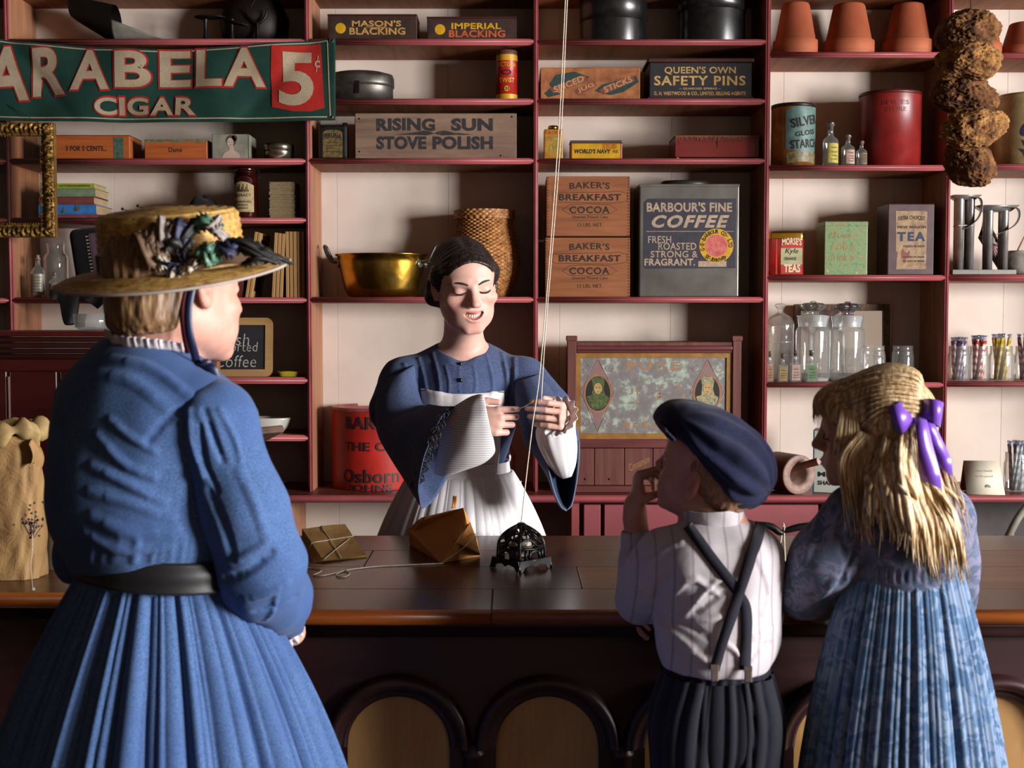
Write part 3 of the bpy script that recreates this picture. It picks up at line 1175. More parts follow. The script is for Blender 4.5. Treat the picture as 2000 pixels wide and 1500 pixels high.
it = It('trinket_box', 1316, 1480, 264, 309, YF + 0.03, 'dark red wooden trinket box with fringed rim and small feet', 'box')
w, h = it.w / 2, it.h
MB().box((-w, 0, 0.006), (w, 0.16, h * 0.95), 0.002).build('body', wood('red mahogany', '#5a140f', '#7c241b', 'x', 8, 0.4, 0.06), it.o)
for sx in (-1, 1):
 for y in (0.012, 0.148):
  MB().lathe([(0, 0), (0.005, 0.001), (0.006, 0.004), (0.004, 0.007)], 12, Matrix.Translation((sx * (w - 0.01), y, 0))).build('foot', plain('ivory foot', '#9a8a7a', 0.4), it.o)
mb = MB()
x = -w
while x < w:
 l = random.uniform(0.004, 0.014 if random.random() < 0.85 else 0.022)
 mb.tube([(x, -0.001, h * 0.97), (x + random.uniform(-.003, .003), -0.003, h * 0.97 - l * 0.5), (x + random.uniform(-.004, .004), -0.0015, h * 0.97 - l)], 0.0007, 4)
 x += 0.0022
mb.box((-w, -0.002, h * 0.94), (w, 0.002, h * 0.98), 0.001)
mb.build('fringe', plain('gold brown fringe', '#8a6244', 0.7), it.o)
MB().box((-w - 0.001, 0.0, h * 0.95), (w + 0.001, 0.16, h), 0.002).build('lid', plain('plush lid', '#5c1018', 0.9), it.o)
mb = MB().lathe([(0, 0.001), (0.003, 0.001), (0.003, 0)], 10, Matrix.Translation((0, 0, h * 0.7)) @ Matrix.Rotation(PI / 2, 4, 'X')).box((-0.001, -0.001, h * 0.5), (0.001, 0, h * 0.7))
mb.build('keyhole', IRON, it.o)

# --- cigar boxes and round tin, first bay third row
M_CIGAR = wood('orange cigar cedar', '#8a3f18', '#b05f2c', 'x', 12, 0.55, 0.1)
it = It('cigar_box', 100, 258, 265, 309, YF + 0.03, 'cedar cigar box with black price lettering beside the gilt frame', 'box')
crate(it, 0.14, M_CIGAR, 0.0015)
w, h = it.w / 2, it.h
MB().box((-w, 0, h), (w, 0.14, h + 0.002)).build('lid', plain('dark paper edging', '#2a1c16', 0.7, c2='#533a2a', scale=60), it.o)
mb = MB()
it.text(mb, '3 FOR 5 CENTS...', 134, 285, 214, 295, -0.0005, bold=0.03)
mb.build('lettering', INK, it.o)
mb = MB()
panel(mb, it.X(227), 0.001, it.X(246), it.Z(268), 0)
mb.build('side_label', plain('dark green label', '#2c4036', 0.6, c2='#4b6353', scale=90), it.o)
it = It('cigar_box', 287, 408, 272, 309, YF + 0.03, 'orange cedar cigar box with torn patterned edging, middle of the shelf', 'box')
crate(it, 0.13, M_CIGAR, 0.0015)
mb = MB()
w, h = it.w / 2, it.h
top = [(-w + 2 * w * k / 14, h - 0.006 - (0.007 * ((k * 37) % 5) / 4)) for k in range(15)]
mb.prism([(-w, h), *top, (w, h)], -0.0006, 0)
mb.build('paper_edging', plain('patterned edging', '#7d6f4c', 0.7, c2='#3f4a34', scale=90), it.o)
mb = MB()
it.text(mb, 'Dame', 334, 288, 360, 297, -0.0006)
mb.build('lettering', INK, it.o)


def portrait(it, cx, cz, s, y):
 """A small printed woman's head with dark hair and bare shoulders."""
 mb = MB()
 el = lambda x, z, a, b, n=18: [(cx + s * (x + a * math.cos(t)), cz + s * (z + b * math.sin(t))) for t in np.linspace(0, 2 * PI, n + 1)[:-1]]
 mb.m = 0
 mb.prism(el(0.0, 0.52, 0.34, 0.36), y - 0.0005, y)
 mb.prism(el(0.22, 0.68, 0.2, 0.2), y - 0.0005, y)
 mb.m = 1
 mb.prism(el(-0.05, 0.4, 0.21, 0.3), y - 0.001, y)
 mb.prism([(cx + s * a, cz + s * b) for a, b in ((-0.12, 0.2), (0.14, 0.2), (0.16, -0.1), (0.5, -0.3), (0.6, -0.6), (-0.62, -0.6), (-0.45, -0.28), (-0.12, -0.1))], y - 0.0009, y)
 mb.m = 0
 for x in (-0.13, 0.06):
  mb.prism(el(x, 0.42, 0.035, 0.02, 8), y - 0.0013, y)
 mb.prism(el(-0.04, 0.24, 0.06, 0.02, 8), y - 0.0013, y)
 return mb.build('portrait', [plain('print dark', '#4b3a32', 0.7), plain('print flesh', '#b59c8c', 0.7)], it.o)


it = It('portrait_box', 418, 490, 262, 309, YF + 0.03, 'grey square paper box printed with a lady with piled hair', 'box')
crate(it, 0.12, plain('grey paper box', '#8b8878', 0.7, c2='#6f6c5e', scale=30), 0.0015)
portrait(it, it.X(455), it.h * 0.42, it.h * 0.62, 0)
mb = MB()
panel(mb, -it.w / 2, 0, -it.w / 2 + 0.003, it.h, 0)
panel(mb, it.w / 2 - 0.003, 0, it.w / 2, it.h, 0)
mb.build('edge_tape', plain('tape', '#4d5a48', 0.7), it.o)
it = It('round_tin', 519, 577, 282, 309, YF + 0.06, 'low round shiny tin at the right end of the cigar shelf', 'tin')
R = it.w / 2
MB().lathe([(0, 0), (R * 0.97, 0), (R * 0.97, it.h * 0.55)], 40).build('body', plain('shiny tin', '#9c9484', 0.25, 0.9, c2='#6d634e', scale=15), it.o)
MB().lathe([(R * 0.97, it.h * 0.5), (R, it.h * 0.5), (R, it.h * 0.9), (R * 0.94, it.h), (0, it.h)], 40).build('lid', plain('shiny tin', '#9c9484', 0.25, 0.9), it.o)
# --- books, bottle, paper bundle (first bay, fourth row)
def book(l, r, top, bot, col, lab, dep=0.15, dy=0.0, rz=0.0):
 Y = YF + 0.025 + dy
 z0, z1 = at(1000, bot, Y).z, at(1000, top, Y).z
 if bot > 423:
  z0 = shelf_z(425) + 0.0004
 x0, x1 = at(l, 400, Y).x, at(r, 400, Y).x
 o = thing('book', ((x0 + x1) / 2, Y, z0), lab, 'book', rz, 'books in the stack behind the gilt frame')
 w, h = (x1 - x0) / 2, z1 - z0 - 0.0004
 m = plain('cover ' + col, col, 0.6, var=0.15, scale=40)
 mb = MB()
 t = min(0.002, h * 0.18)
 mb.box((-w, 0, h - t), (w, dep, h), 0.0006).box((-w, 0, 0), (w, dep, t), 0.0006)
 mb.grid(lambda u, v: (-w + 2 * w * u, 0.002 - 0.004 * math.sin(PI * v), h * v), 2, 8)
 mb.build('cover', m, o)
 MB().box((-w + 0.003, 0.003, t), (w - 0.003, dep - 0.004, h - t)).build('pages', plain('page edges', '#b59a78', 0.8, c2='#8d7252', scale=200, stretch=(0.1, 0.1, 6)), o)
 return o, w, h


book(75, 201, 419, 425, '#7c4038', 'thin brown red book, lowest of the stack')
o, w, h = book(75, 188, 399, 419, '#2f6aa8', 'thick blue book with dark flower stamp on its spine', 0.17, 0.004)
mb = MB()
for k in range(9):
 a, b = random.uniform(-0.02, 0.045), random.uniform(0.25, 0.8) * h
 mb.prism([(a + 0.006 * math.cos(t) * (1 if i % 2 else 0.45), b + 0.005 * math.sin(t) * (1 if i % 2 else 0.45)) for i, t in enumerate(np.linspace(0, 2 * PI, 11)[:-1])], -0.0032, -0.0016)
mb.build('spine_stamp', plain('stamp', '#6b5a52', 0.6), o)
book(76, 184, 384, 399, '#6f3530', 'dark brown red book above the blue book', 0.15, 0.006)
book(78, 187, 368, 384, '#6c7a62', 'grey green book, second from the top of the stack', 0.14, 0.005)
o, w, h = book(108, 185, 358, 368, '#8e9c2c', 'yellow green book, topmost of the stack', 0.13, 0.003)
mb = MB()
letter(mb, 'FACTS FOR HOUSEKEEPERS', 0, h * 0.5, w * 1.6, h * 0.35, -0.0026)
mb.build('lettering', INK, o)

it = It('preserve_bottle', 459, 506, 325, 425, YF + 0.03 + 0.04, 'dark amber jar with wire bail lid and paper label', 'bottle')
R = it.w / 2
M_AMBER = plain('dark amber glass', '#2c0a06', 0.12, var=0.3, spec=0.7)
MB().lathe([(0, 0), (R * 0.96, 0), (R, 0.004), (R, it.h * 0.74), (R * 0.92, it.h * 0.8), (R * 0.78, it.h * 0.83), (R * 0.8, it.h * 0.88), (R * 0.78, it.h * 0.9)], 36).build('body', M_AMBER, it.o)
MB().lathe([(R * 0.76, it.h * 0.89), (R * 0.86, it.h * 0.9), (R * 0.84, it.h * 0.98), (R * 0.5, it.h), (0, it.h)], 36).build('lid', M_AMBER, it.o)
mb = MB()
mb.tube([(0.9 * R * math.cos(a), 0.9 * R * math.sin(a), it.h * 0.87) for a in np.linspace(0, 2 * PI, 25)[:-1]], 0.0013, 5, closed=True)
mb.tube([(R * 0.9, 0, it.h * 0.86), (R * 1.15, 0, it.h * 0.9), (R * 0.6, 0, it.h * 1.01), (-R * 0.6, 0, it.h * 1.01), (-R * 0.95, 0, it.h * 0.87)], 0.0013, 5)
mb.tube([(R * 0.95, -R * 0.3, it.h * 0.85), (R * 1.2, -R * 0.3, it.h * 0.8), (R * 1.12, -R * 0.3, it.h * 0.72)], 0.0013, 5)
mb.build('wire_bail', IRON, it.o)
mb = MB()
mb.grid(lambda u, v: ((R + 0.0006) * math.sin(-1.1 + 2.0 * u), -(R + 0.0006) * math.cos(-1.1 + 2.0 * u), it.h * (0.12 + 0.5 * v + 0.07 * v * math.sin(PI * u))), 14, 4)
mb.build('paper_label', plain('tan label', '#a8936c', 0.8, c2='#8f7a55', scale=60), it.o)
mb = MB()
for t, z, w_, h_ in (('EXTRACT', 0.43, 1.4, 0.05), ('PRESERVES', 0.31, 1.5, 0.035), ('FINEST', 0.25, 1.0, 0.03), ('GRADE', 0.19, 0.9, 0.028)):
 letter(mb, t, -0.003, z * it.h, w_ * R, h_ * it.h, -R - 0.0012, rad=R + 0.0012)
for k in range(10):
 t = -0.5 + 0.1 * k
 mb.box(((R + .001) * math.sin(t) - 0.0012, -(R + 0.0013) * math.cos(t), it.h * 0.5), ((R + .001) * math.sin(t) + 0.0012, -(R + 0.0006) * math.cos(t), it.h * (0.54 + 0.05 * ((k * 7) % 3))))
mb.build('lettering', INKBROWN, it.o)

it = It('paper_bundle', 527, 579, 355, 425, YF + 0.03, 'tall stack of yellowed paper cards at the shelf end', 'paper')
mb = MB()
z = 0
k = 0
while z < it.h - 0.001:
 t = random.uniform(0.002, 0.0045)
 d = random.uniform(-0.0022, 0.0022)
 mb.box((-it.w / 2 + 0.002 + d, random.uniform(0, 0.004), z), (it.w / 2 - 0.002 + d, 0.1, min(it.h, z + t)), 0.0004)
 z += t + 0.0002
mb.build('body', plain('yellowed card', '#93815f', 0.85, c2='#6f5f43', scale=120, stretch=(1, 1, 5)), it.o)

# hat pins and felt bonnet behind the straw hat
for k, (p, lab) in enumerate((((238, 408, 300, 416), 'long black hat pin lying behind the straw hat, left one'), ((268, 402, 330, 410), 'short hat pin with a dull bead, right one'))):
 a = Vector((at(p[0], 0, YF + 0.08).x, YF + 0.05, at(0, p[1], YF + 0.05).z))
 b = Vector((at(p[2], 0, YF + 0.12).x, YF + 0.11, shelf_z(425) + 0.003))
 o = thing('hat_pin', a, lab, 'hat pin')
 MB().tube([(0, 0, 0), b - a], 0.0012, 6).build('shaft', IRON, o)
 MB().lathe([(0, -0.005), (0.0036, -0.0036), (0.005, 0), (0.0036, 0.0036), (0, 0.005)], 12).build('bead', IRON, o)
it = It('felt_bonnet', 366, 432, 384, 425, YF + 0.1, 'dark felt bonnet on the shelf just above the straw hat crown', 'hat')
mb = MB().grid(lambda u, v: (it.w / 2 * math.cos(2 * PI * u) * math.sin(PI / 2 * (0.02 + 0.98 * v)) * (1 + 0.05 * math.sin(6 * PI * u)), 0.07 * math.sin(2 * PI * u) * math.sin(PI / 2 * (0.02 + .98 * v)), it.h * math.cos(PI / 2 * v) * (1 + 0.1 * math.sin(4 * PI * u))), 28, 10, True)
mb.build('crown', cloth('dark felt', '#1c1416', mott=20), it.o)

# --- fifth row, first bay
PERF = plain('milky label glass', '#a59a8a', 0.35, c2='#857a6a', scale=30)


def perfume(l, r, t, row, Y, lab, labm, group=None):
 it = It('perfume_bottle', l, r, t, row, Y, lab, 'bottle', group)
 R, h = it.w / 2, it.h
 MB().lathe([(0, 0.001), (R * 0.9, 0.001), (R, 0.004), (R, h * 0.58), (R * 0.75, h * 0.66), (R * 0.36, h * 0.72), (R * 0.34, h * 0.82), (R * 0.42, h * 0.84)], 24).build('body', CLEAR, it.o)
 MB().lathe([(R * 0.33, h * 0.8), (R * 0.33, h * 0.86), (R * 0.5, h * 0.89), (R * 0.2, h * 0.93), (R * 0.36, h * 0.96), (0, h)], 16).build('stopper', plain('wired stopper', '#8f7a66', 0.4, c2='#554437', scale=90), it.o)
 mb = MB().grid(lambda u, v: ((R + 0.0005) * math.sin(-1.3 + 2.6 * u), -(R + 0.0005) * math.cos(-1.3 + 2.6 * u), h * (0.06 + 0.48 * v)), 14, 3)
 mb.build('paper_label', labm, it.o)
 mb = MB()
 for z in np.linspace(0.12, 0.46, 6):
  letter(mb, 'EAU DE FLEURS', 0, z * h, 1.6 * R, 0.035 * h, -R - 0.001, rad=R + 0.001)
 mb.build('lettering', plain('faint print', '#6b6055', 0.8), it.o)
 return it


perfume(62, 89, 496, 581, YF + 0.045, 'perfume bottle with a cream label against the upright', PERF)
perfume(97, 119, 530, 581, YF + 0.03, 'small scent bottle with pink label before the glass cylinder', plain('pinkish label', '#a98672', 0.6))
it = It('glass_cylinder', 87, 134, 476, 581, YF + 0.09, 'tall clear glass cylinder jar behind the small scent bottle', 'jar')
R, h = it.w / 2, it.h
MB().lathe([(0, 0.002), (R, 0.002), (R, h * 0.74), (R * 0.92, h * 0.79), (R * 0.72, h * 0.82), (R * 0.72, h * 0.95), (R * 0.76, h)], 40).build('body', CLEAR, it.o)
it = It('work_box', 158, 232, 440, 581, YF + 0.06, 'black and mauve cloth-covered work box leaning behind the straw hat', 'box')
it.o.rotation_euler = (0.0, -0.13, 0.35)
w, h = it.w / 2, it.h * 0.97
mb = MB().box((-w, -0.02, 0.0), (w, 0.08, h), 0.02, seg=4)
mb.build('body', cloth('black cover', '#0f0c0f'), it.o)
MB().box((-w * 0.1, -0.0225, 0.02), (w * 0.95, -0.019, h - 0.02), 0.006, seg=2).build('front_cloth', cloth('mauve cloth', '#4a3540'), it.o)
mb = MB()
for k in range(16):
 z = 0.03 + (h - 0.05) * k / 16
 mb.box((-w * 0.28, -0.0245, z), (-w * 0.12, -0.0195, z + 0.005), 0.0015)
mb.build('braid', plain('green grey braid', '#66705a', 0.8), it.o)
mb = MB()
for k in range(12):
 z = 0.03 + (h - 0.05) * k / 12
 mb.lathe([(0, 0.005), (0.004, 0.003), (0.005, 0), (0, -0.004)], 8, Matrix.Translation((w * 0.97, -0.02, z)))
mb.build('edge_beads', plain('tan cord', '#8f7650', 0.8), it.o)

# crumpled black cloth hanging over the shelf edge
o = thing('black_cloth', (at(160, 590, YF).x, YF - 0.01, shelf_z(581)), 'crumpled black cloth hanging over the shelf edge beside the straw hat', 'cloth')
zz = shelf_z(581)
mb = MB()


def drape(u, v):
 px = 104 + 120 * u
 x = at(px, 590, YF).x - o.location.x
 top = 0.004 + 0.02 * abs(math.sin(9 * u + 1)) * math.sin(PI * min(1, max(0, v)))
 k = max(0, 1 - ((px - 139) / 20) ** 4) if abs(px - 139) < 20 else 0
 l = 0.03 * max(0, 1 - abs(px - 195) / 24) + 0.012
 drop = 0.083 * k + l
 if v < 0.4:
  return (x, 0.03 - 0.04 * v / 0.4 + 0.004 * math.sin(14 * u), top + 0.004)
 t = (v - 0.4) / 0.6
 return (x * (1 - 0.02 * t), -0.012 - 0.006 * math.sin(22 * u + 2 * t) * t, top * (1 - t) + 0.004 - drop * t)


mb.grid(drape, 60, 24)
mb.build('fold', cloth('black silk', '#0e0b0d', rough=0.55, spec=0.4), o, thick=0.002)

# --- school slates leaning at the right of the first bay
M_SLATEWOOD = wood('slate frame wood', '#8a6438', '#b58c58', 'z', 10, 0.6, 0.1)
M_SLATE = plain('slate grey', '#1d1c20', 0.6, bmp=0.05)


def slate_on_edge(px0, px1, top, lean, lab, g='school slates standing on the shelf'):
 Y = YF + 0.02
 zz = shelf_z(581) + 0.0005
 x = at((px0 + px1) / 2, 580, Y).x
 t = (px1 - px0) / ppm(Y) * 0.9
 h = at(0, top, Y).z - zz
 o = thing('school_slate', (x, Y, zz), lab, 'slate', 0, g)
 o.rotation_euler = (0, lean, 0)
 f = MB()
 b = 0.022
 d = 0.16
 f.box((-t / 2, 0, 0), (t / 2, b, h), 0.0012).box((-t / 2, d - b, 0), (t / 2, d, h), 0.0012)
 f.box((-t / 2, b, 0), (t / 2, d - b, b), 0.0012).box((-t / 2, b, h - b), (t / 2, d - b, h), 0.0012)
 f.build('frame', M_SLATEWOOD, o)
 MB().box((-t * 0.2, b - 0.003, b - 0.003), (t * 0.2, d - b + 0.003, h - b + 0.003)).build('writing_surface', M_SLATE, o)
 return o


names = ['first', 'second', 'third', 'fourth', 'fifth']
for k in range(5):
 slate_on_edge(558 + 7.6 * k, 565 + 7.6 * k, 452, 0.0, 'upright framed school slate, %s from the left of the five' % names[k])
for k in range(3):
 slate_on_edge(530 + 7.4 * k, 537 + 7.4 * k, 454 + k, 0.055, 'slightly leaning framed school slate, %s from the left of the leaning three' % names[k])
for k in range(2):
 slate_on_edge(478 + 7 * k, 484.5 + 7 * k, 451 + 2 * k, 0.16, 'steeply leaning framed slate by the hat brim, %s' % ('left one' if k == 0 else 'right one'))
it = It('red_book', 457, 476, 500, 581, YF + 0.03, 'dark red book standing behind the straw hat brim', 'book')
MB().box((-it.w / 2, 0, 0), (it.w / 2, 0.13, it.h), 0.002, seg=2).build('cover', plain('cover dull red', '#5c1c1c', 0.6), it.o)

# --- chalk board, yellow dish, white bowls
it = It('chalk_slate', 398, 530, 620, 737, YF + 0.045, 'slate chalkboard in a rounded wooden frame with handwritten coffee notice', 'chalkboard')
it.o.rotation_euler = (-0.1, 0, 0)
w, h = it.w / 2, it.h
rc = 0.022


def rrect(x0, z0, x1, z1, r, n=6):
 out = []
 for cx, cz, a in ((x1 - r, z0 + r, -PI / 2), (x1 - r, z1 - r, 0), (x0 + r, z1 - r, PI / 2), (x0 + r, z0 + r, PI)):
  out += [(cx + r * math.cos(a + PI / 2 * k / n), cz + r * math.sin(a + PI / 2 * k / n)) for k in range(n + 1)]
 return out


def frame_ring(mb, outer, inner, y0, y1):
 n = len(outer)
 keep, mb.smooth = mb.smooth, False
 vs = [(x, y0, z) for x, z in outer] + [(x, y0, z) for x, z in inner] + [(x, y1, z) for x, z in outer] + [(x, y1, z) for x, z in inner]
 fs = []
 for i in range(n):
  j = (i + 1) % n
  fs += [(i, j, n + j, n + i), (2 * n + j, 2 * n + i, 3 * n + i, 3 * n + j), (j, i, 2 * n + i, 2 * n + j), (n + i, n + j, 3 * n + j, 3 * n + i)]
 mb.add(vs, fs)
 mb.smooth = keep


mb = MB()
b = 0.024
frame_ring(mb, rrect(-w, 0, w, h, rc), rrect(-w + b, b, w - b, h - b, 0.002), 0, 0.012)
mb.build('frame', wood('chalkboard frame oak', '#8d6a40', '#b08a58', 'x', 8, 0.6, 0.1), it.o)
MB().box((-w + b - 0.002, 0.004, b - 0.002), (w - b + 0.002, 0.009, h - b + 0.002)).build('writing_surface', M_SLATE, it.o)
mb = MB()
for t, l, tp, r, bt, sh in (('Fresh', 414, 651, 484, 674, 0.12), ('Imported', 411, 668, 501, 692, 0.1), ('Coffee', 418, 694, 498, 717, 0.12)):
 it.text(mb, t, l, tp, r, bt, 0.0034, bold=-0.012, shear=sh)
mb.build('chalk_writing', plain('chalk', '#b9b5b0', 0.9, c2='#7a7878', scale=160, lo=0.3, hi=0.55), it.o)

it = It('pin_dish', 540, 585, 725, 737, YF + 0.03, 'small yellow scalloped dish of pins beside the chalkboard', 'dish')
w, h = it.w / 2, it.h
mb = MB().grid(lambda u, v: ((w * (0.8 + 0.2 * v)) * math.copysign(abs(math.cos(2 * PI * u)) ** 0.6, math.cos(2 * PI * u)) , 0.02 + 0.022 * (0.8 + 0.2 * v) * math.copysign(abs(math.sin(2 * PI * u)) ** 0.6, math.sin(2 * PI * u)), h * v * (1 - 0.12 * abs(math.sin(4 * PI * u)))), 40, 5, True)
mb.build('body', plain('yellow glaze', '#b3a22a', 0.3, spec=0.6), it.o, thick=0.002)
mb = MB()
for k in range(14):
 x, y = random.uniform(-w * 0.6, w * 0.6), 0.02 + random.uniform(-0.01, 0.01)
 mb.tube([(x, y, h * 0.5), (x + random.uniform(-.01, .01), y, h * random.uniform(0.9, 1.3))], 0.0012, 5)
o = mb.build('pins', plain('steel', '#77736f', 0.3, 0.9), it.o)
o['kind'] = 'stuff'
M_CHINA = plain('white china', '#c9c6bb', 0.22, var=0.03, spec=0.6)
it = It('china_bowl', 470, 569, 815, 850, YF + 0.075, 'white lobed china bowl on the low shelf near the wooden paper holder', 'bowl')
R, h = it.w / 2, it.h
mb = MB()
mb.grid(lambda u, v: [((R * (0.55 + 0.45 * v ** 0.7)) * math.cos(2 * PI * u) * (1 + 0.035 * abs(math.sin(4 * PI * u)) * v), 0.62 * (R * (0.55 + 0.45 * v ** 0.7)) * math.sin(2 * PI * u) * (1 + 0.035 * abs(math.sin(4 * PI * u)) * v), h * (0.12 + 0.88 * v ** 1.5))][0], 64, 10, True)
mb.lathe([(R * 0.6, 0), (R * 0.6, 0.006), (R * 0.55, 0.012)], 40, None, 1, 0.62)
mb.build('body', M_CHINA, it.o, thick=0.003)
it = It('china_plate', 488, 560, 938, 'ledge', YF + 0.12, 'white china plate in the dark bay near the ledge', 'plate')
R = it.w / 2
MB().lathe([(0, 0.002), (R * 0.6, 0.002), (R * 0.98, 0.016), (R, 0.017), (R * 0.62, 0.0), (0, 0.0)], 40).build('body', M_CHINA, it.o)
# --- brass pan, basket, red can (second bay)
it = It('preserving_pan', 655, 838, 497, 580, YF + 0.03 + 0.10, 'shallow brass preserving pan with two iron loop handles', 'pan')
R, h = it.w / 2, it.h
M_BRASSPAN, nt, b = new_mat('hammered brass')
v = coords(nt)
f1 = noise(nt, v, 14, 4)
nt.links.new(ramp(nt, f1, [(0.3, '#a4761f'), (0.55, '#d2a544'), (0.75, '#e0bb62')]), b.inputs['Base Color'])
b.inputs['Metallic'].default_value = 1.0
b.inputs['Roughness'].default_value = 0.24
bump(nt, b, noise(nt, v, 22, 2), 0.25, 0.004)
MB().lathe([(0, 0.001), (R * 0.66, 0.001), (R * 0.73, h * 0.05), (R * 0.8, h * 0.2), (R * 0.93, h * 0.8), (R * 0.945, h * 0.94), (R, h * 0.985), (R * 1.0, h), (R * 0.935, h * 0.985), (R * 0.91, h * 0.8), (R * 0.76, h * 0.2), (R * 0.6, h * 0.05), (0, h * 0.04)], 72, None, 1, 0.78).build('body', M_BRASSPAN, it.o)
M_IRONGREY = plain('forged grey iron', '#4a4440', 0.4, 0.7, bmp=0.1)
for s_, a0 in ((-1, PI * 0.98), (1, -0.22)):
 hd = MB()
 c = Vector((R * 0.95 * math.cos(a0), R * 0.74 * math.sin(a0), h * 0.8))
 t = Vector((-math.sin(a0), 0.78 * math.cos(a0), 0)).normalized()
 n = Vector((math.cos(a0), math.sin(a0), 0)).normalized()
 pts = [c - t * 0.028 - n * 0.004, c - t * 0.026 + n * 0.02 + Vector((0, 0, 0.008)), c - t * 0.022 + n * 0.034 + Vector((0, 0, 0.035)), c - t * 0.013 + n * 0.042 + Vector((0, 0, 0.055)), c + t * 0.013 + n * 0.042 + Vector((0, 0, 0.055)), c + t * 0.022 + n * 0.034 + Vector((0, 0, 0.035)), c + t * 0.026 + n * 0.02 + Vector((0, 0, 0.008)), c + t * 0.028 - n * 0.004]
 hd.tube(bez(pts, 40), 0.0055, 10)
 hd.build('handle', M_IRONGREY, it.o)
 for k in (-1, 1):
  q = c + t * k * 0.03
  aa = math.atan2(q.y / 0.78, q.x)
  M = Matrix.Translation(Vector((R * 0.935 * math.cos(aa), R * 0.78 * 0.935 * math.sin(aa), h * 0.77))) @ Matrix.Rotation(aa, 4, 'Z') @ Matrix.Rotation(PI / 2, 4, 'Y')
  mb = MB().lathe([(0, 0.004), (0.011, 0.0035), (0.0135, 0), (0.0135, -0.004)], 16, M, 1, 1.25)
  for d in (-0.005, 0.005):
   mb.lathe([(0, 0.0065), (0.0022, 0.006), (0.003, 0.0036)], 8, M @ Matrix.Translation((0, d, 0)))
  mb.build('handle_plate', plain('grey plate', '#6f6862', 0.35, 0.6), it.o)

it = It('wicker_basket', 876, 1017, 412, 580, YF + 0.03 + 0.105, 'tall shouldered woven splint basket behind the shopkeeper', 'basket')
R, h = it.w / 2, it.h
M_WICKER, nt, b = new_mat('splint wicker')
v = coords(nt)
col = ramp(nt, noise(nt, v, 70, 3), [(0.3, '#6a3d1c'), (0.5, '#a06a36'), (0.72, '#c08b50')])
nt.links.new(col, b.inputs['Base Color'])
b.inputs['Roughness'].default_value = 0.5
NS, NR = 60, 44


def brad(t):
 pr = [(0, 0.70), (0.1, 0.8), (0.28, 0.96), (0.42, 1.0), (0.58, 0.97), (0.75, 0.87), (0.88, 0.80), (1, 0.79)]
 for (a, ra), (c, rc_) in zip(pr, pr[1:]):
  if t <= c:
   k = (t - a) / (c - a)
   return ra + (rc_ - ra) * k * k * (3 - 2 * k) if False else ra + (rc_ - ra) * k
 return pr[-1][1]


def weave(u, v):
 row = min(int(v * NR), NR - 1)
 fr = v * NR - row
 s_ = math.sin(NS / 2 * 2 * PI * u + PI * row)
 r = R * brad(v) * 0.97 + 0.0042 * s_ * math.sin(PI * fr) ** 0.5 - 0.0035 * (1 - math.sin(PI * fr) ** 0.5)
 return (r * math.cos(2 * PI * u), r * math.sin(2 * PI * u), h * 0.93 * v)


MB().grid(weave, NS * 5, NR * 5, True).build('body', M_WICKER, it.o)
mb = MB().grid(lambda u, v: ((R * 0.83 + 0.002 * math.sin(60 * PI * u + PI * int(v * 3.99))) * math.cos(2 * PI * u), (R * 0.83 + 0.002 * math.sin(60 * PI * u + PI * int(v * 3.99))) * math.sin(2 * PI * u), h * (0.9 + 0.1 * v)), 240, 12, True)
mb.lathe([(R * 0.83, h), (R * 0.6, h * 1.005), (0, h * 1.005)], 48)
mb.build('lid', M_WICKER, it.o)

it = It('red_canister', 648, 812, 797, 'ledge', YF + 0.0 + 0.135, 'large red canister with black stencilled letters on the ledge behind the shopkeeper', 'canister')
R, h = it.w / 2, it.h
M_CANRED = plain('canister red', '#b3271e', 0.42, c2='#8f1d18', scale=12, bmp=0.05)
MB().lathe([(R * 0.99, 0.0), (R, 0.004), (R, h * 0.985)], 64, None, 1, 0.95).lathe([(0, 0.002), (R * 0.99, 0.002)], 64, None, 1, .95).build('body', M_CANRED, it.o)
MB().lathe([(R * 0.99, h * 0.98), (R * 1.015, h * 0.98), (R * 1.015, h * 1.03), (R * 0.99, h * 1.03), (R * 0.98, h * 1.0), (0, h * 0.99)], 64, None, 1, 0.95).build('lid', plain('pink worn lid', '#a8615c', 0.4, c2='#83383a', scale=20), it.o)
mb = MB()
for t, py, hh, w_ in (("BARE'S", 822, 26, 1.25), ('THE CO', 867, 18, 1.3), ('Osborn', 923, 28, 1.42), ('JOHNS', 947, 17, 1.05)):
 letter(mb, t, 0.0, it.Z(py - 2), w_ * R, hh / ppm(it.Y - R), -R * 0.965 - 0.0005, bold=0.02, rad=R + 0.001)
mb.build('lettering', plain('canister ink', '#2a1512', 0.6), it.o)

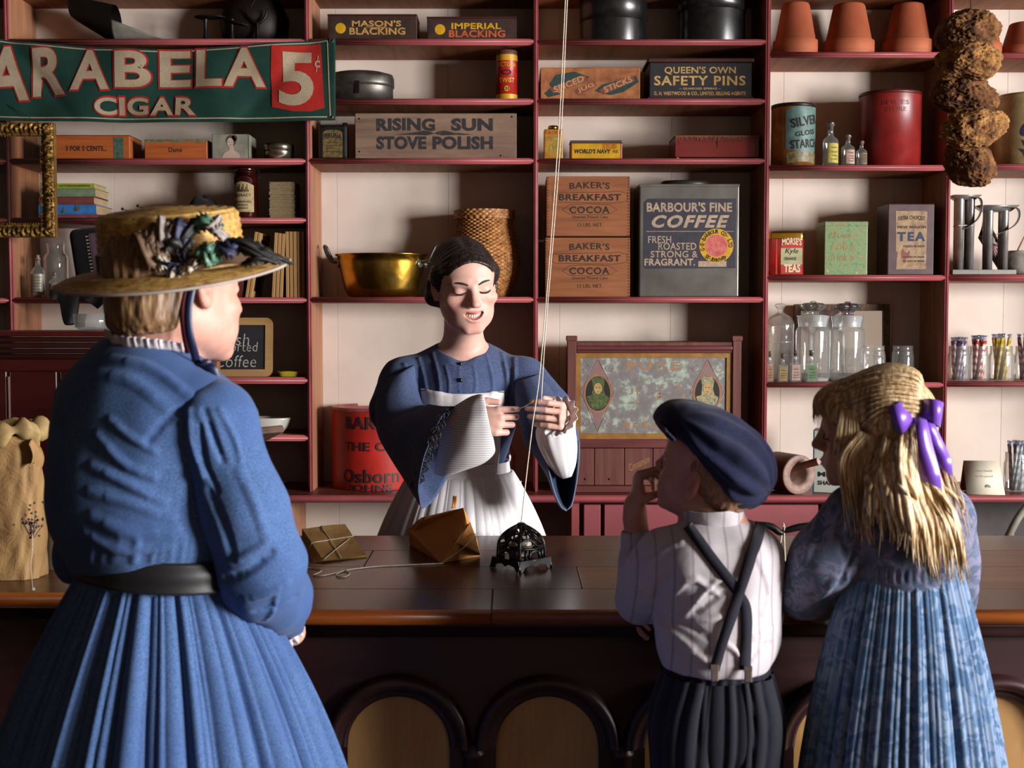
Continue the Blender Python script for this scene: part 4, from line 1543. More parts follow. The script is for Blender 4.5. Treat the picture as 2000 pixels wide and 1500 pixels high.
# --- cocoa crates and coffee tin (third bay)
M_COCOA = wood('cocoa crate wood', '#6e3c20', '#9c6038', 'x', 9, 0.6, 0.12, c3='#86502e', wear=0.5)
for (l, r, t, bt, lab, dz) in ((1065, 1230, 464, 580, 'brown wooden cocoa crate standing on the shelf under its twin', 0), (1067, 1229, 345, 462, 'brown wooden cocoa crate stacked on top of the other cocoa crate', 1)):
 it = It('cocoa_crate', l, r, t, 580, YF + 0.02, lab, 'crate', 'cocoa crates')
 if dz:
  z1 = at(0, bt, it.Y).z
  it.o.location.z = z1 + 0.0012
  it.h -= z1 - it.z
  it.z = z1
 crate(it, 0.17, M_COCOA, 0.0015)
 o = 0 if dz == 0 else -118.5
 mb = MB()
 it.text(mb, "BAKER'S", 1112, 475 + o, 1190, 488 + o, -0.0006, bold=0.015, arc=0.003, spacing=1.1)
 it.text(mb, 'BREAKFAST', 1091, 498 + o, 1212, 511 + o, -0.0006, bold=0.03, spacing=1.08)
 it.text(mb, 'COCOA', 1112, 522 + o, 1190, 536 + o, -0.0006, bold=0.025, spacing=1.15)
 it.text(mb, 'Quarter Pound Cans', 1117, 540 + o, 1187, 546.5 + o, -0.0006, bold=0.0)
 it.text(mb, '12 LBS. NET.', 1128, 555 + o, 1177, 562 + o, -0.0006, bold=0.0)
 mb.build('lettering', INKBROWN, it.o)
 mb = MB()

 def line(pts, wd=0.0007, closed=True):
  mb.tube([(it.X(a), -0.0003, it.Z(b + o)) for a, b in pts], wd, 4, closed=closed)
 line([(1080, 496), (1195, 494), (1205, 492), (1215, 495), (1224, 496), (1224, 512), (1213, 514), (1200, 516), (1095, 514), (1080, 513)])
 line([(1098, 529), (1112, 519), (1150, 517), (1190, 519), (1205, 529), (1190, 537), (1150, 539), (1112, 537)])
 mb.build('border_line', INKBROWN, it.o)
 mb = MB()
 n = 20
 for k in range(n):
  z0 = it.h * (k + 0.15) / n
  for sx in (-1, 1):
   mb.box((sx * (it.w / 2 - 0.004) - 0.003, -0.0005, z0), (sx * (it.w / 2 - 0.004) + 0.003, 0, z0 + it.h / n * 0.5))
 mb.build('finger_joint', plain('joint end grain', '#5a3018', 0.8), it.o)

it = It('coffee_tin', 1248, 1442, 360, 580, YF + 0.02, 'large grey metal coffee tin with a dark paper label', 'tin')
w, h = it.w / 2, it.h
M_GREYTIN = plain('grey tin plate', '#77746d', 0.42, 0.55, c2='#55524d', scale=6, bmp=0.03)
MB().box((-w, 0, 0), (w, 0.2, h), 0.004, seg=2).build('body', M_GREYTIN, it.o)
mb = MB().box((-w - 0.001, -0.0015, h - 0.008), (w + 0.001, 0.2, h + 0.001), 0.001)
mb.build('top_rim', M_GREYTIN, it.o)
MB().lathe([(0.052, h), (0.055, h + 0.002), (0.055, h + 0.016), (0.05, h + 0.02), (0, h + 0.02)], 40, Matrix.Translation((0, 0.1, 0)) @ Matrix.Scale(1.5, 4, (1, 0, 0)) @ Matrix.Scale(1.0, 4)).build('lid', plain('dark lid', '#3b3633', 0.4, 0.5), it.o)
M_LBL = plain('coffee label', '#1b1926', 0.55, c2='#2c2833', scale=40, bmp=0.05)
mb = MB()
x0, z0, x1, z1 = it.rect(1256, 388, 1436, 525)
mb.prism([(x0 + 0.008, z0), (x1, z0 + 0.002), (x1, z1), (x0 + 0.014, z1), (x0, z1 - 0.012), (x0, z0 + 0.008)], -0.0007, 0)
mb.build('paper_label', M_LBL, it.o)
M_LBLTXT = plain('worn label letters', '#b59878', 0.6, c2='#8b7b70', scale=70)
mb = MB()
it.text(mb, "BARBOUR'S FINE", 1262, 395, 1428, 414, -0.0013, bold=0.03)
it.text(mb, 'COFFEE', 1272, 420, 1423, 445, -0.0013, bold=0.04, shear=0.3, spacing=1.2)
it.text(mb, 'FRESH', 1265, 461, 1310, 475, -0.0013, bold=0.01)
it.text(mb, 'ROASTED', 1285, 474, 1359, 488, -0.0013, bold=0.01)
it.text(mb, 'STRONG &', 1270, 490, 1362, 503, -0.0013, bold=0.01)
it.text(mb, 'FRAGRANT.', 1258, 505, 1357, 519, -0.0013, bold=0.03)
panel(mb, it.X(1363), it.Z(521), it.X(1418), it.Z(510), -0.0007)
panel(mb, it.X(1262), it.Z(452.5), it.X(1432), it.Z(451.5), -0.0007)
mb.build('lettering', M_LBLTXT, it.o)
cx, cz, s_ = it.X(1398), it.Z(480), 1 / ppm(it.Y)
Mx = Matrix.Translation((cx, -0.0007, cz)) @ Matrix.Rotation(PI / 2, 4, 'X')
mb = MB()
mb.smooth = False
mb.lathe([(0, 0.0007), (33 * s_, 0.0007), (33 * s_, 0)], 40, Mx).build('seal', YELLOW, it.o)
mb = MB()
mb.smooth = False
mb.lathe([(0, 0.0011), (21.5 * s_, 0.0011), (21.5 * s_, 0.0007)], 40, Mx)
mb.build('seal_centre', plain('seal red', '#a23a38', 0.5, c2='#c5695f', scale=60), it.o)
mb = MB()
for txt, a0, a1, flip in (('G.E.BARBOUR CO. LTD', PI * 1.12, -0.12, 1), ('ST.JOHN N.B.', PI * 1.25, PI * 1.75, -1)):
 n = len(txt)
 for k, c in enumerate(txt):
  if c == ' ':
   continue
  a = a0 + (a1 - a0) * (k + 0.5) / n
  letter(mb, c, cx + 27.5 * s_ * math.cos(a), cz + 27.5 * s_ * math.sin(a), 5.5 * s_ * (0.5 if c in '.I' else 1), (8 if c != '.' else 2) * s_, -0.002, bold=0.03, rot=a - PI / 2 * flip)
mb.build('seal_lettering', INK, it.o)

# --- the painted store bin on the ledge (third bay)
it = It('store_bin', 1107, 1452, 664, 'ledge', YF - 0.035, 'old red wooden store bin with a worn painted tin front behind the boy', 'bin')
w, h = it.w / 2, it.h
M_BINRED = wood('bin red wood', '#4a1a1a', '#6c3432', 'x', 8, 0.55, 0.15, c3='#77554a', wear=0.6)
M_BINPOST = wood('bin post wood', '#4c1f1e', '#6d4038', 'z', 8, 0.55, 0.15, c3='#7a5d50', wear=0.55)
for a, b in ((1108, 1126), (1432, 1449)):
 x0, x1 = it.X(a), it.X(b)
 MB().box((x0, 0, 0), (x1, 0.03, it.Z(664)), 0.002).box((x0 - 0.003, -0.003, it.Z(666)), (x1 + 0.003, 0.033, it.Z(656)), 0.002).build('corner_post', M_BINPOST, it.o)
x0, x1 = it.X(1126), it.X(1432)
MB().box((x0, 0.004, it.Z(676)), (x1, 0.2, it.Z(668)), 0.002).build('top_board', M_BINPOST, it.o)
mb = MB()
for a, b, d in ((684, 676, 0.001), (690, 684, 0.004)):
 mb.box((x0, d, it.Z(a)), (x1, 0.03, it.Z(b)), 0.003, seg=2)
mb.build('cornice', M_BINRED, it.o)
mb = MB()
frame_ring(mb, [(x0, it.Z(858)), (x1, it.Z(858)), (x1, it.Z(690)), (x0, it.Z(690))], [(it.X(1135), it.Z(847)), (it.X(1421), it.Z(847)), (it.X(1421), it.Z(699)), (it.X(1135), it.Z(699))], 0.008, 0.016)
mb.build('gilt_border', plain('ochre border', '#9a6c28', 0.5, c2='#7c5522', scale=30), it.o)
M_WORN, nt, b = new_mat('worn painted tin')
v = coords(nt)
c1 = ramp(nt, noise(nt, v, 30, 6, 0.7), [(0.4, '#6f6a68'), (0.52, '#7b7674'), (0.57, '#8f978c'), (0.66, '#a7b1a2')])
nt.links.new(c1, b.inputs['Base Color'])
b.inputs['Roughness'].default_value = 0.45
bump(nt, b, noise(nt, v, 60, 4), 0.1)
MB().box((x0 + 0.005, 0.0125, it.Z(850)), (x1 - 0.005, 0.018, it.Z(696))).build('tin_panel', M_WORN, it.o)
PINKP = plain('faded pink print', '#8d5a58', 0.5, c2='#7c6a66', scale=50)
for cxp in (1169, 1384):
 mb = MB()
 mb.prism([(it.X(cxp + a), it.Z(b)) for a, b in ((0, 704), (30, 766), (0, 836), (-30, 766))], 0.0119, 0.0124)
 d = mb.build('diamond_print', PINKP, it.o)
 mb = MB()
 for s_ in (1, -1):
  mb.tube([(it.X(cxp), 0.0121, it.Z(702)), (it.X(cxp + s_ * 33), 0.0121, it.Z(766)), (it.X(cxp), 0.0121, it.Z(842))], 0.0012, 4)
  for yy in (720, 825):
   mb.tube([(it.X(cxp + s_ * (22 + 7 * math.cos(t))), 0.012, it.Z(yy + 7 * math.sin(t))) for t in np.linspace(0, 4.5, 10)], 0.0009, 4)
 mb.build('scroll_print', plain('scroll pink', '#a77a74', 0.5), it.o)
 mb = MB()
 el = lambda a, b, y, cy=769: mb.prism([(it.X(cxp) + a / ppm(it.Y) * math.cos(t), it.Z(cy) + b / ppm(it.Y) * math.sin(t)) for t in np.linspace(0, 2 * PI, 33)[:-1]], y - 0.0004, y)
 mb.m = 0
 el(28, 38, 0.0117)
 mb.m = 1
 el(24, 34, 0.0112)
 mb.m = 2
 mb.prism([(it.X(cxp + a), it.Z(b)) for a, b in ((-22, 775), (-12, 772), (-10, 752), (-13, 742), (-8, 736), (8, 736), (13, 744), (11, 760), (14, 772), (22, 776), (18, 790), (8, 800), (-8, 800), (-18, 790))], 0.0103, 0.0108)
 mb.m = 3
 mb.prism([(it.X(cxp) + 8 / ppm(it.Y) * math.cos(t), it.Z(759) + 11 / ppm(it.Y) * math.sin(t)) for t in np.linspace(0, 2 * PI, 17)[:-1]], 0.0097, 0.0102)
 mb.m = 1
 for dx in (-3.2, 3.2):
  mb.prism([(it.X(cxp + dx) + 1.6 / ppm(it.Y) * math.cos(t), it.Z(757) + 0.9 / ppm(it.Y) * math.sin(t)) for t in np.linspace(0, 2 * PI, 9)[:-1]], 0.0093, 0.0096)
 mb.prism([(it.X(cxp + a), it.Z(b)) for a, b in ((-2.5, 765), (2.5, 765), (0, 766.6))], 0.0093, 0.0096)
 shawl = plain('striped shawl', '#3f6a78', 0.5, c2='#b59a58', scale=120) if cxp > 1300 else plain('green shawl', '#5f6a34', 0.5, c2='#2e3a24', scale=140)
 mb.build('portrait_oval', [plain('oval rim', '#9a6a4c', 0.5), plain('oval dark', '#1b1a16', 0.5), shawl, plain('oval face', '#b4905c', 0.5)], it.o)
mb = MB()
it.text(mb, 'PURE', 1224, 707, 1330, 722, 0.0122, bold=0.04, spacing=1.3)
it.text(mb, 'SPICES', 1216, 826, 1340, 838, 0.0122, bold=0.04, spacing=1.3)
for k in range(9):
 px, py = random.uniform(1220, 1340), random.uniform(750, 790)
 it.text(mb, random.choice('CJSL'), px, py, px + 8, py + random.uniform(5, 14), 0.0122)
mb.build('lettering', plain('flaked orange letters', '#a06a3a', 0.6, c2='#77706c', scale=55, lo=0.42, hi=0.52), it.o)
MB().box((x0, 0.002, it.Z(875)), (x1, 0.02, it.Z(858)), 0.002).build('rail', M_BINRED, it.o)
sx = [1126, 1162, 1221, 1277, 1335, 1392, 1432]
for a, b in zip(sx, sx[1:]):
 d = MB().box((it.X(a) + 0.001, 0.004, it.Z(948)), (it.X(b) - 0.001, 0.018, it.Z(876)), 0.0015).build('drawer', M_BINPOST, it.o)
 MB().lathe([(0, 0.0012), (0.0035, 0.001), (0.004, 0)], 10, Matrix.Translation(((it.X(a) + it.X(b)) / 2, 0.004, it.Z(936))) @ Matrix.Rotation(PI / 2, 4, 'X')).build('knob_hole', IRON, d)
mb = MB()
for a, t in ((1228, 'Cinnamon'), (1284, 'Cloves'), (1342, 'Ginger')):
 letter(mb, t, it.X(a + 22), it.Z(905), 44 / ppm(it.Y), 14 / ppm(it.Y), 0.0035, bold=0.0, shear=0.3, rot=0.45)
mb.build('drawer_lettering', plain('gold script', '#9a7440', 0.6), it.o)
MB().box((x0 - 0.005, 0.0, 0), (x1 + 0.005, 0.022, it.Z(949)), 0.002).build('base_rail', M_BINRED, it.o)
MB().box((it.X(1112), 0.031, 0), (it.X(1446), 0.26, it.Z(680))).build('carcass', M_DARKRED, it.o)

# dark bottle and small box behind the shopkeeper
it = It('dark_bottle', 972, 1006, 838, 'ledge', YF + 0.06, 'dark glass bottle on the ledge behind the shopkeeper', 'bottle')
R, h = it.w / 2, it.h
MB().lathe([(0, 0), (R, 0), (R, h * 0.55), (R * 0.8, h * 0.66), (R * 0.4, h * 0.76), (R * 0.38, h * 0.95), (R * 0.48, h * 0.96), (R * 0.45, h), (0, h)], 28).build('body', M_AMBER, it.o)
it = It('carton', 990, 1020, 940, 'ledge', YL + 0.04, 'small open white carton on the ledge beside the shopkeeper', 'carton')
it.o.rotation_euler = (0, 0, 0.4)
w, h = it.w / 2, it.h
mb = MB().box((-w, 0, 0), (w, 0.045, 0.001)).box((-w, 0, 0.001), (w, 0.001, h)).box((-w, 0.044, 0.001), (w, 0.045, h)).box((-w, 0.001, 0.001), (-w + 0.001, 0.044, h)).box((w - 0.001, 0.001, 0.001), (w, 0.044, h))
mb.build('body', plain('white card', '#b8ab9c', 0.7, var=0.05), it.o)
MB().box((-w + 0.006, 0.006, h * 0.6), (w - 0.012, 0.03, h + 0.006), 0.001).build('packet', plain('packet', '#9d8a70', 0.7), it.o)
# --- fourth and fifth bays: pots, tins, bottles, jars
M_TERRA = plain('terracotta', '#a85a38', 0.75, c2='#8f4426', scale=8, bmp=0.08, bscale=60)


def pot(l, r, t, row, lab, lift=0.0):
 it = It('flower_pot', l, r, t, row, YF + 0.02 + (r - l) / 2 / ppm(YF), lab, 'flowerpot', 'upturned flowerpots')
 R, h = it.w / 2, it.h
 mb = MB().lathe([(R * 0.955, 0.0), (R * 0.965, 0), (R, h * 0.075), (R * 0.985, h * 0.085), (R * 0.99, h * 0.1), (R * 0.97, h * 0.29), (R * 0.9, h * 0.305), (R * 0.62, h * 0.955), (R * 0.58, h * 0.985), (R * 0.5, h), (R * 0.1, h * 0.998), (R * 0.1, h * 0.96)], 56)
 mb.build('body', M_TERRA, it.o)
 mb = MB().lathe([(R * 0.985, h * 0.083), (R * 1.0, h * 0.1), (R * 1.0, h * 0.29), (R * 0.96, h * 0.3), (R * 0.9, h * 0.3)], 56)
 mb.build('rim', M_TERRA, it.o)
 return it


pot(1505, 1590, 7, 101, 'upturned terracotta flowerpot, leftmost on the pot shelf')
pot(1602, 1699, 9, 101, 'upturned terracotta flowerpot, middle of the three in full view')
pot(1718, 1812, 9, 101, 'upturned terracotta flowerpot nearest the dark upright')
pot(1878, 1945, 30, 102, 'terracotta flowerpot mostly hidden behind the hanging sponges')
pot(1944, 2034, 46, 102, 'terracotta flowerpot cut by the right edge of the view')

it = It('starch_can', 1503, 1587, 206, 322, YF + 0.02 + 0.065, 'round starch can with turquoise label and rusty orange ground', 'can')
R, h = it.w / 2, it.h
MB().lathe([(0, 0), (R, 0), (R, h * 0.95), (R * 0.99, h * 0.96)], 48).build('body', plain('rusty litho', '#8f6428', 0.5, c2='#6a3414', scale=30, bmp=0.05), it.o)
MB().lathe([(R * 0.985, h * 0.94), (R * 1.012, h * 0.94), (R * 1.012, h * 0.995), (R * 0.98, h), (R * 0.96, h * 0.975), (0, h * 0.97)], 48).build('lid', plain('can rim dark', '#2c2624', 0.4, 0.5), it.o)
cyl = lambda t0, t1, z0, z1, e=0.0006, n=16, fn=None: (lambda u, v: ((R + e) * math.sin(t0 + (t1 - t0) * u), -(R + e) * math.cos(t0 + (t1 - t0) * u), h * (z0 + (z1 - z0) * v + (fn(u, v) if fn else 0))))
mb = MB().grid(cyl(-0.55, 1.35, 0.26, 0.92, fn=lambda u, v: (0.05 * math.sin(PI * u) * (1 if v > 0.5 else -1) - 0.12 * (0.5 - u) * (v - 0.2))), 18, 6)
mb.build('paper_label', plain('turquoise label', '#5f8380', 0.5, c2='#4d5f58', scale=40), it.o)
mb = MB().grid(cyl(-0.5, 1.2, 0.03, 0.2, 0.0006, fn=lambda u, v: 0.03 * math.sin(PI * u)), 16, 3)
mb.build('lower_label', plain('pale worn label', '#8c7f60', 0.5, c2='#55481f', scale=80), it.o)
mb = MB()
for t, z, w_, h_, r_ in (('SILVER', 0.71, 1.5, 0.15, 0.2), ('GLOSS', 0.52, 1.1, 0.08, 0.18), ('STARCH', 0.35, 1.5, 0.14, 0.1)):
 letter(mb, t, R * 0.42, z * h, w_ * R, h_ * h, -R - 0.0016, bold=0.03, rad=R + 0.0016, rot=r_)
mb.build('lettering', INK, it.o)


def small_bottle(l, r, t, row, Y, lab, lcol, corkc='#6b4a30', rx=1.0, group=None, square=False):
 it = It('medicine_bottle', l, r, t, row, Y, lab, 'bottle', group)
 R, h = it.w / 2, it.h
 nk = R * 0.34
 if square:
  mb = MB()
  mb.box((-R, -R * 0.6, 0), (R, R * 0.6, h * 0.62), R * 0.22, seg=2)
  mb.lathe([(R * 0.7, h * 0.6), (nk, h * 0.68), (nk, h * 0.9), (nk * 1.4, h * 0.91), (nk * 1.4, h * 0.97)], 16, None, 1, 0.75)
 else:
  mb = MB().lathe([(0, 0.001), (R * 0.94, 0.001), (R, 0.004), (R, h * 0.52), (R * 0.92, h * 0.6), (nk * 1.1, h * 0.68), (nk, h * 0.72), (nk, h * 0.9), (nk * 1.4, h * 0.905), (nk * 1.4, h * 0.97)], 24)
 mb.build('body', CLEAR, it.o)
 MB().lathe([(0, h * 0.82), (nk * 0.85, h * 0.82), (nk * 0.95, h), (0, h)], 14).build('cork', plain('cork ' + corkc, corkc, 0.8, var=0.3, scale=80), it.o)
 mb = MB()
 if square:
  panel(mb, -R * 0.72, h * 0.06, R * 0.72, h * 0.54, -R * 0.6 - 0.0004)
 else:
  mb.grid(lambda u, v: ((R + 0.0005) * math.sin(-0.5 + 1.6 * u), -(R + 0.0005) * math.cos(-0.5 + 1.6 * u), h * (0.06 + 0.44 * v)), 10, 2)
 lb = mb.build('paper_label', plain('label ' + lcol, lcol, 0.7, var=0.2, scale=60), it.o)
 mb = MB()
 for z in (0.14, 0.22, 0.3, 0.4):
  if square:
   panel(mb, -R * 0.5, h * z, R * 0.5, h * z + 0.0016, -R * 0.6 - 0.0012)
  else:
   letter(mb, 'TONIC', R * 0.3, h * z, R * 0.9, 0.004, -R - 0.001, rad=R + 0.001)
 mb.build('lettering', INKBROWN, it.o)
 return it


small_bottle(1603, 1633, 238, 322, YF + 0.04, 'tall clear medicine bottle with yellow label, left of three', '#a89a3c', '#3a2c22')
small_bottle(1639, 1665, 263, 322, YF + 0.04, 'clear medicine bottle with pink label, middle of three', '#a8897a')
small_bottle(1668, 1689, 275, 322, YF + 0.035, 'shortest clear medicine bottle with brown label, right of three', '#6d5a40')
it = It('red_can', 1674, 1791, 184, 322, YF + 0.02 + 0.09, 'big worn red round can beside the medicine bottles', 'can')
R, h = it.w / 2, it.h
MB().lathe([(0, 0), (R, 0), (R, h * 0.965)], 56).build('body', plain('worn lacquer red', '#8a2320', 0.36, c2='#6b1815', scale=10, bmp=0.08, bscale=20), it.o)
MB().lathe([(R * 0.985, h * 0.955), (R * 1.012, h * 0.955), (R * 1.012, h), (R * 0.97, h), (R * 0.96, h * 0.98), (0, h * 0.975)], 56).build('lid', plain('dark red lid', '#4c1614', 0.4), it.o)
mb = MB()
for t, z, w_ in (('SPICES', 0.83, 0.9), ('STORE', 0.74, 0.7)):
 letter(mb, t, -R * 0.1, z * h, w_ * R, 0.06 * h, -R - 0.0008, bold=0.02, rad=R + 0.0008)
mb.build('lettering', plain('rubbed letters', '#6f1c18', 0.5), it.o)

it = It('tea_canister', 1499, 1570, 452, 537, YF + 0.02, 'rounded red and cream tea canister with gold edges at the shelf end', 'canister')
w, h = it.w / 2, it.h
ol = rrect(-w, 0, w, 0.075, 0.014)
ring = lambda k, z, g=0.0: [(x * k, y, z) for x, y in ol]
mb = MB()
n = len(ol)
mb.add(ring(1, 0) + ring(1, h * 0.84), [(i, (i + 1) % n, n + (i + 1) % n, n + i) for i in range(n)] + [tuple(range(n))[::-1]])
mb.build('body', plain('lacquer red tin', '#8f1f16', 0.3, c2='#6c140e', scale=25, spec=0.6), it.o)
mb = MB()
mb.add(ring(1.0, h * 0.83) + ring(1.03, h * 0.84) + ring(1.03, h * 0.955) + ring(0.9, h), [(j * n + i, j * n + (i + 1) % n, (j + 1) * n + (i + 1) % n, (j + 1) * n + i) for j in range(3) for i in range(n)] + [tuple(range(3 * n, 4 * n))])
mb.build('lid', BRASS, it.o)
mb = MB()
panel(mb, it.X(1524), h * 0.02, it.X(1566), h * 0.8, 0)
mb.build('paper_label', plain('cream green label', '#a9a27c', 0.5, c2='#8c8a60', scale=30), it.o)
mb = MB()
panel(mb, it.X(1524), h * 0.62, it.X(1566), h * 0.8, -0.0006)
panel(mb, it.X(1524), h * 0.02, it.X(1566), h * 0.24, -0.0006)
panel(mb, it.X(1514), h * 0.02, it.X(1517), h * 0.82, 0)
mb.build('label_band', RED, it.o)
mb = MB()
it.text(mb, "MORSE'S", 1526, 465, 1564, 479, -0.0018, bold=0.03, arc=0.003)
it.text(mb, 'TEAS', 1530, 516, 1562, 532, -0.0018, bold=0.04)
mb.build('lettering', CREAM, it.o)
mb = MB()
it.text(mb, 'Kyle', 1532, 485, 1558, 498, -0.0012, bold=0.01, shear=0.3)
it.text(mb, 'ORANGE', 1530, 502, 1554, 508, -0.0012, bold=0.02)
mb.build('lettering', INK, it.o)

it = It('green_tin', 1609, 1693, 433, 537, YF + 0.02, 'square pale green scratched tin between the two tea tins', 'tin')
w, h = it.w / 2, it.h
M_GRN, nt, b = new_mat('scratched green')
v = coords(nt)
c1 = ramp(nt, noise(nt, v, 45, 6, 0.7), [(0.35, '#4f6a44'), (0.5, '#6f8a5e'), (0.58, '#7a6a3c'), (0.66, '#8ea67a')])
nt.links.new(c1, b.inputs['Base Color'])
b.inputs['Roughness'].default_value = 0.42
MB().box((-w, 0, 0), (w, 0.12, h), 0.0025, seg=2).build('body', M_GRN, it.o)
MB().box((-w - 0.0008, -0.0008, h - 0.014), (w + 0.0008, 0.121, h + 0.001), 0.002).build('lid', M_GRN, it.o)
mb = MB()
for t, a, b_, c, d in (('All Good', 1618, 452, 1660, 466), ('Folks', 1622, 472, 1668, 488), ('drink it', 1618, 494, 1670, 510)):
 it.text(mb, t, a, b_, c, d, -0.0006, shear=0.2, bold=0.0)
mb.build('lettering', plain('rubbed gold', '#8d6a34', 0.6, c2='#6f8a5e', scale=70, lo=0.4, hi=0.5), it.o)

it = It('tea_tin', 1732, 1822, 398, 537, YF + 0.02, 'tall dark red tin with a worn cream tea label', 'tin')
w, h = it.w / 2, it.h
MB().box((-w, 0, 0), (w, 0.13, h), 0.003, seg=2).build('body', plain('dull maroon tin', '#513638', 0.4, c2='#3c2224', scale=20, spec=0.5), it.o)
mb = MB()
x0, z0, x1, z1 = it.rect(1749, 412, 1808, 526)
mb.prism([(x0, z0), (x1 - 0.002, z0 + 0.001), (x1, z1 - 0.004), (x1 - 0.004, z1), (x0 - 0.004, z1), (x0 - 0.002, z0 + 0.06), (x0 + 0.004, z0 + 0.055), (x0 + 0.001, z0 + 0.03)], -0.0007, 0)
mb.build('paper_label', plain('worn tea label', '#a48a66', 0.7, c2='#7b5d48', scale=45), it.o)
mb = MB()
it.text(mb, 'TEA', 1750, 453, 1805, 471, -0.0013, bold=0.05, spacing=1.3)
mb.build('lettering', plain('navy ink', '#1f2a48', 0.7), it.o)
mb = MB()
it.text(mb, 'EXTRA CHOICEST', 1752, 422, 1804, 430, -0.0013, arc=0.004, bold=0.02)
it.text(mb, 'NEW SEASON', 1750, 441, 1806, 446, -0.0013, bold=0.03)
for y in (479, 500, 508):
 it.text(mb, 'PACKED IN INDIA', 1762, y, 1804, y + 4, -0.0013)
mb.build('lettering', INKBROWN, it.o)
mb = MB()
mb.prism([(it.X(1762 + a), it.Z(500 + b)) for a, b in ((-4, -10), (0, -14), (3, -8), (8, -6), (14, -12), (12, 0), (6, 6), (4, 14), (1, 14), (2, 7), (-3, 2))], -0.0011, -0.0006)
mb.build('bird_print', plain('red print', '#7c4238', 0.7), it.o)

# glass jars
M_JARGLASS = glass('jar glass', '#fbfcfb', 0.03, 1.25, 0.09)
M_FROST = glass('ground glass', '#f2f2f0', 0.3, 1.6, 0.3)
M_GLASSLILAC = glass('lilac glass', '#c9bccb', 0.02, 1.6)


def flower_stopper(mb, zs, R, h):
 prof = [(R * 0.5, 0), (R * 0.42, h * 0.12), (R * 0.45, h * 0.25), (R * 0.9, h * 0.5), (R * 1.0, h * 0.7), (R * 0.7, h * 0.85), (R * 0.25, h * 0.9), (R * 0.2, h * 1.0), (0, h * 1.02)]
 n = len(prof) - 1
 mb.grid(lambda u, v: (lambda k, f: (lambda r, z: (r * (1 + 0.14 * math.cos(9 * 2 * PI * u) * min(1, 2 * r / R)) * math.cos(2 * PI * u), r * (1 + 0.14 * math.cos(9 * 2 * PI * u) * min(1, 2 * r / R)) * math.sin(2 * PI * u), zs + z))(prof[k][0] + (prof[min(k + 1, n)][0] - prof[k][0]) * f, prof[k][1] + (prof[min(k + 1, n)][1] - prof[k][1]) * f))(min(int(v * n), n - 1), v * n - min(int(v * n), n - 1)), 72, n * 2, True)


def stopper_jar(l, r, t, lab, top, Y):
 it = It('candy_jar', l, r, t, 747, Y, lab, 'jar')
 R, h = it.w / 2, it.h
 prof = [(0, 0.004), (R * 0.94, 0.004), (R, 0.012), (R, h * 0.60), (R * 0.98, h * 0.64), (R * 0.86, h * 0.675), (R * 0.84, h * 0.69), (R * 0.86, h * 0.72), (R * 0.92, h * 0.8), (R * 0.94, h * 0.82)]
 mb = MB()
 n = len(prof) - 1
 mb.grid(lambda u, v: (lambda k, f: (lambda r_, z: (r_ * (1 - (0.02 * abs(math.sin(7 * 2 * PI * u)) if z < h * 0.6 else 0)) * math.cos(2 * PI * u), r_ * (1 - (0.02 * abs(math.sin(7 * 2 * PI * u)) if z < h * 0.6 else 0)) * math.sin(2 * PI * u), z))(prof[k][0] + (prof[k + 1][0] - prof[k][0]) * f, prof[k][1] + (prof[k + 1][1] - prof[k][1]) * f))(min(int(v * n), n - 1), v * n - min(int(v * n), n - 1)), 84, n * 2, True)
 mb.build('body', M_JARGLASS, it.o)
 MB().lathe([(0, 0.001), (R * 0.9, 0.001), (R * 0.92, 0.008), (R * 0.5, 0.013), (0, 0.010)], 40).build('base', M_FROST, it.o)
 MB().lathe([(R * 0.74, h * 0.68), (R * 0.86, h * 0.815), (R * 0.5, h * 0.83)], 40).build('stopper_collar', M_FROST, it.o)
 mb = MB()
 flower_stopper(mb, h * 0.825, R * 0.7, h * 0.175)
 mb.build('stopper', top, it.o)


stopper_jar(1555, 1622, 588, 'clear glass candy jar with clear flower stopper, left one', glass('stopper glass', '#e6eeea', 0.02, 1.6), YF + 0.085)
stopper_jar(1622, 1689, 589, 'clear glass candy jar with lilac flower stopper, right one', M_GLASSLILAC, YF + 0.085)
it = It('dome_jar', 1497, 1551, 592, 747, YF + 0.12, 'domed clear glass jar with a knob lid beside the upright', 'jar')
R, h = it.w / 2, it.h
MB().lathe([(0, 0.002), (R, 0.002), (R, h * 0.7)], 40).lathe([(R * 1.02, h * 0.49), (R * 1.05, h * 0.5), (R * 1.02, h * 0.51)], 40).build('body', M_JARGLASS, it.o)
MB().lathe([(R * 1.02, h * 0.69), (R * 1.02, h * 0.71), (R * 0.98, h * 0.76), (R * 0.8, h * 0.82), (R * 0.4, h * 0.86), (R * 0.16, h * 0.88), (R * 0.16, h * 0.92), (R * 0.34, h * 0.95), (R * 0.42, h * 0.975), (R * 0.3, h * 0.99), (0, h)], 40).build('lid', M_JARGLASS, it.o)
for l, r, t, Y, lab in ((1685, 1730, 675, YF + 0.09, 'patterned clear glass jar before the mirror, near the lilac stopper'), (1744, 1786, 675, YF + 0.1, 'plain clear glass jar in the shade beside the dark upright')):
 it = It('preserve_jar', l, r, t, 747, Y, lab, 'jar')
 R, h = it.w / 2, it.h
 MB().lathe([(0, 0.002), (R * 0.95, 0.002), (R, 0.006), (R, h * 0.74), (R * 0.93, h * 0.8), (R * 0.98, h * 0.82), (R * 0.9, h * 0.84), (R * 0.9, h * 0.98), (R * 0.94, h)], 40).build('body', M_JARGLASS, it.o)
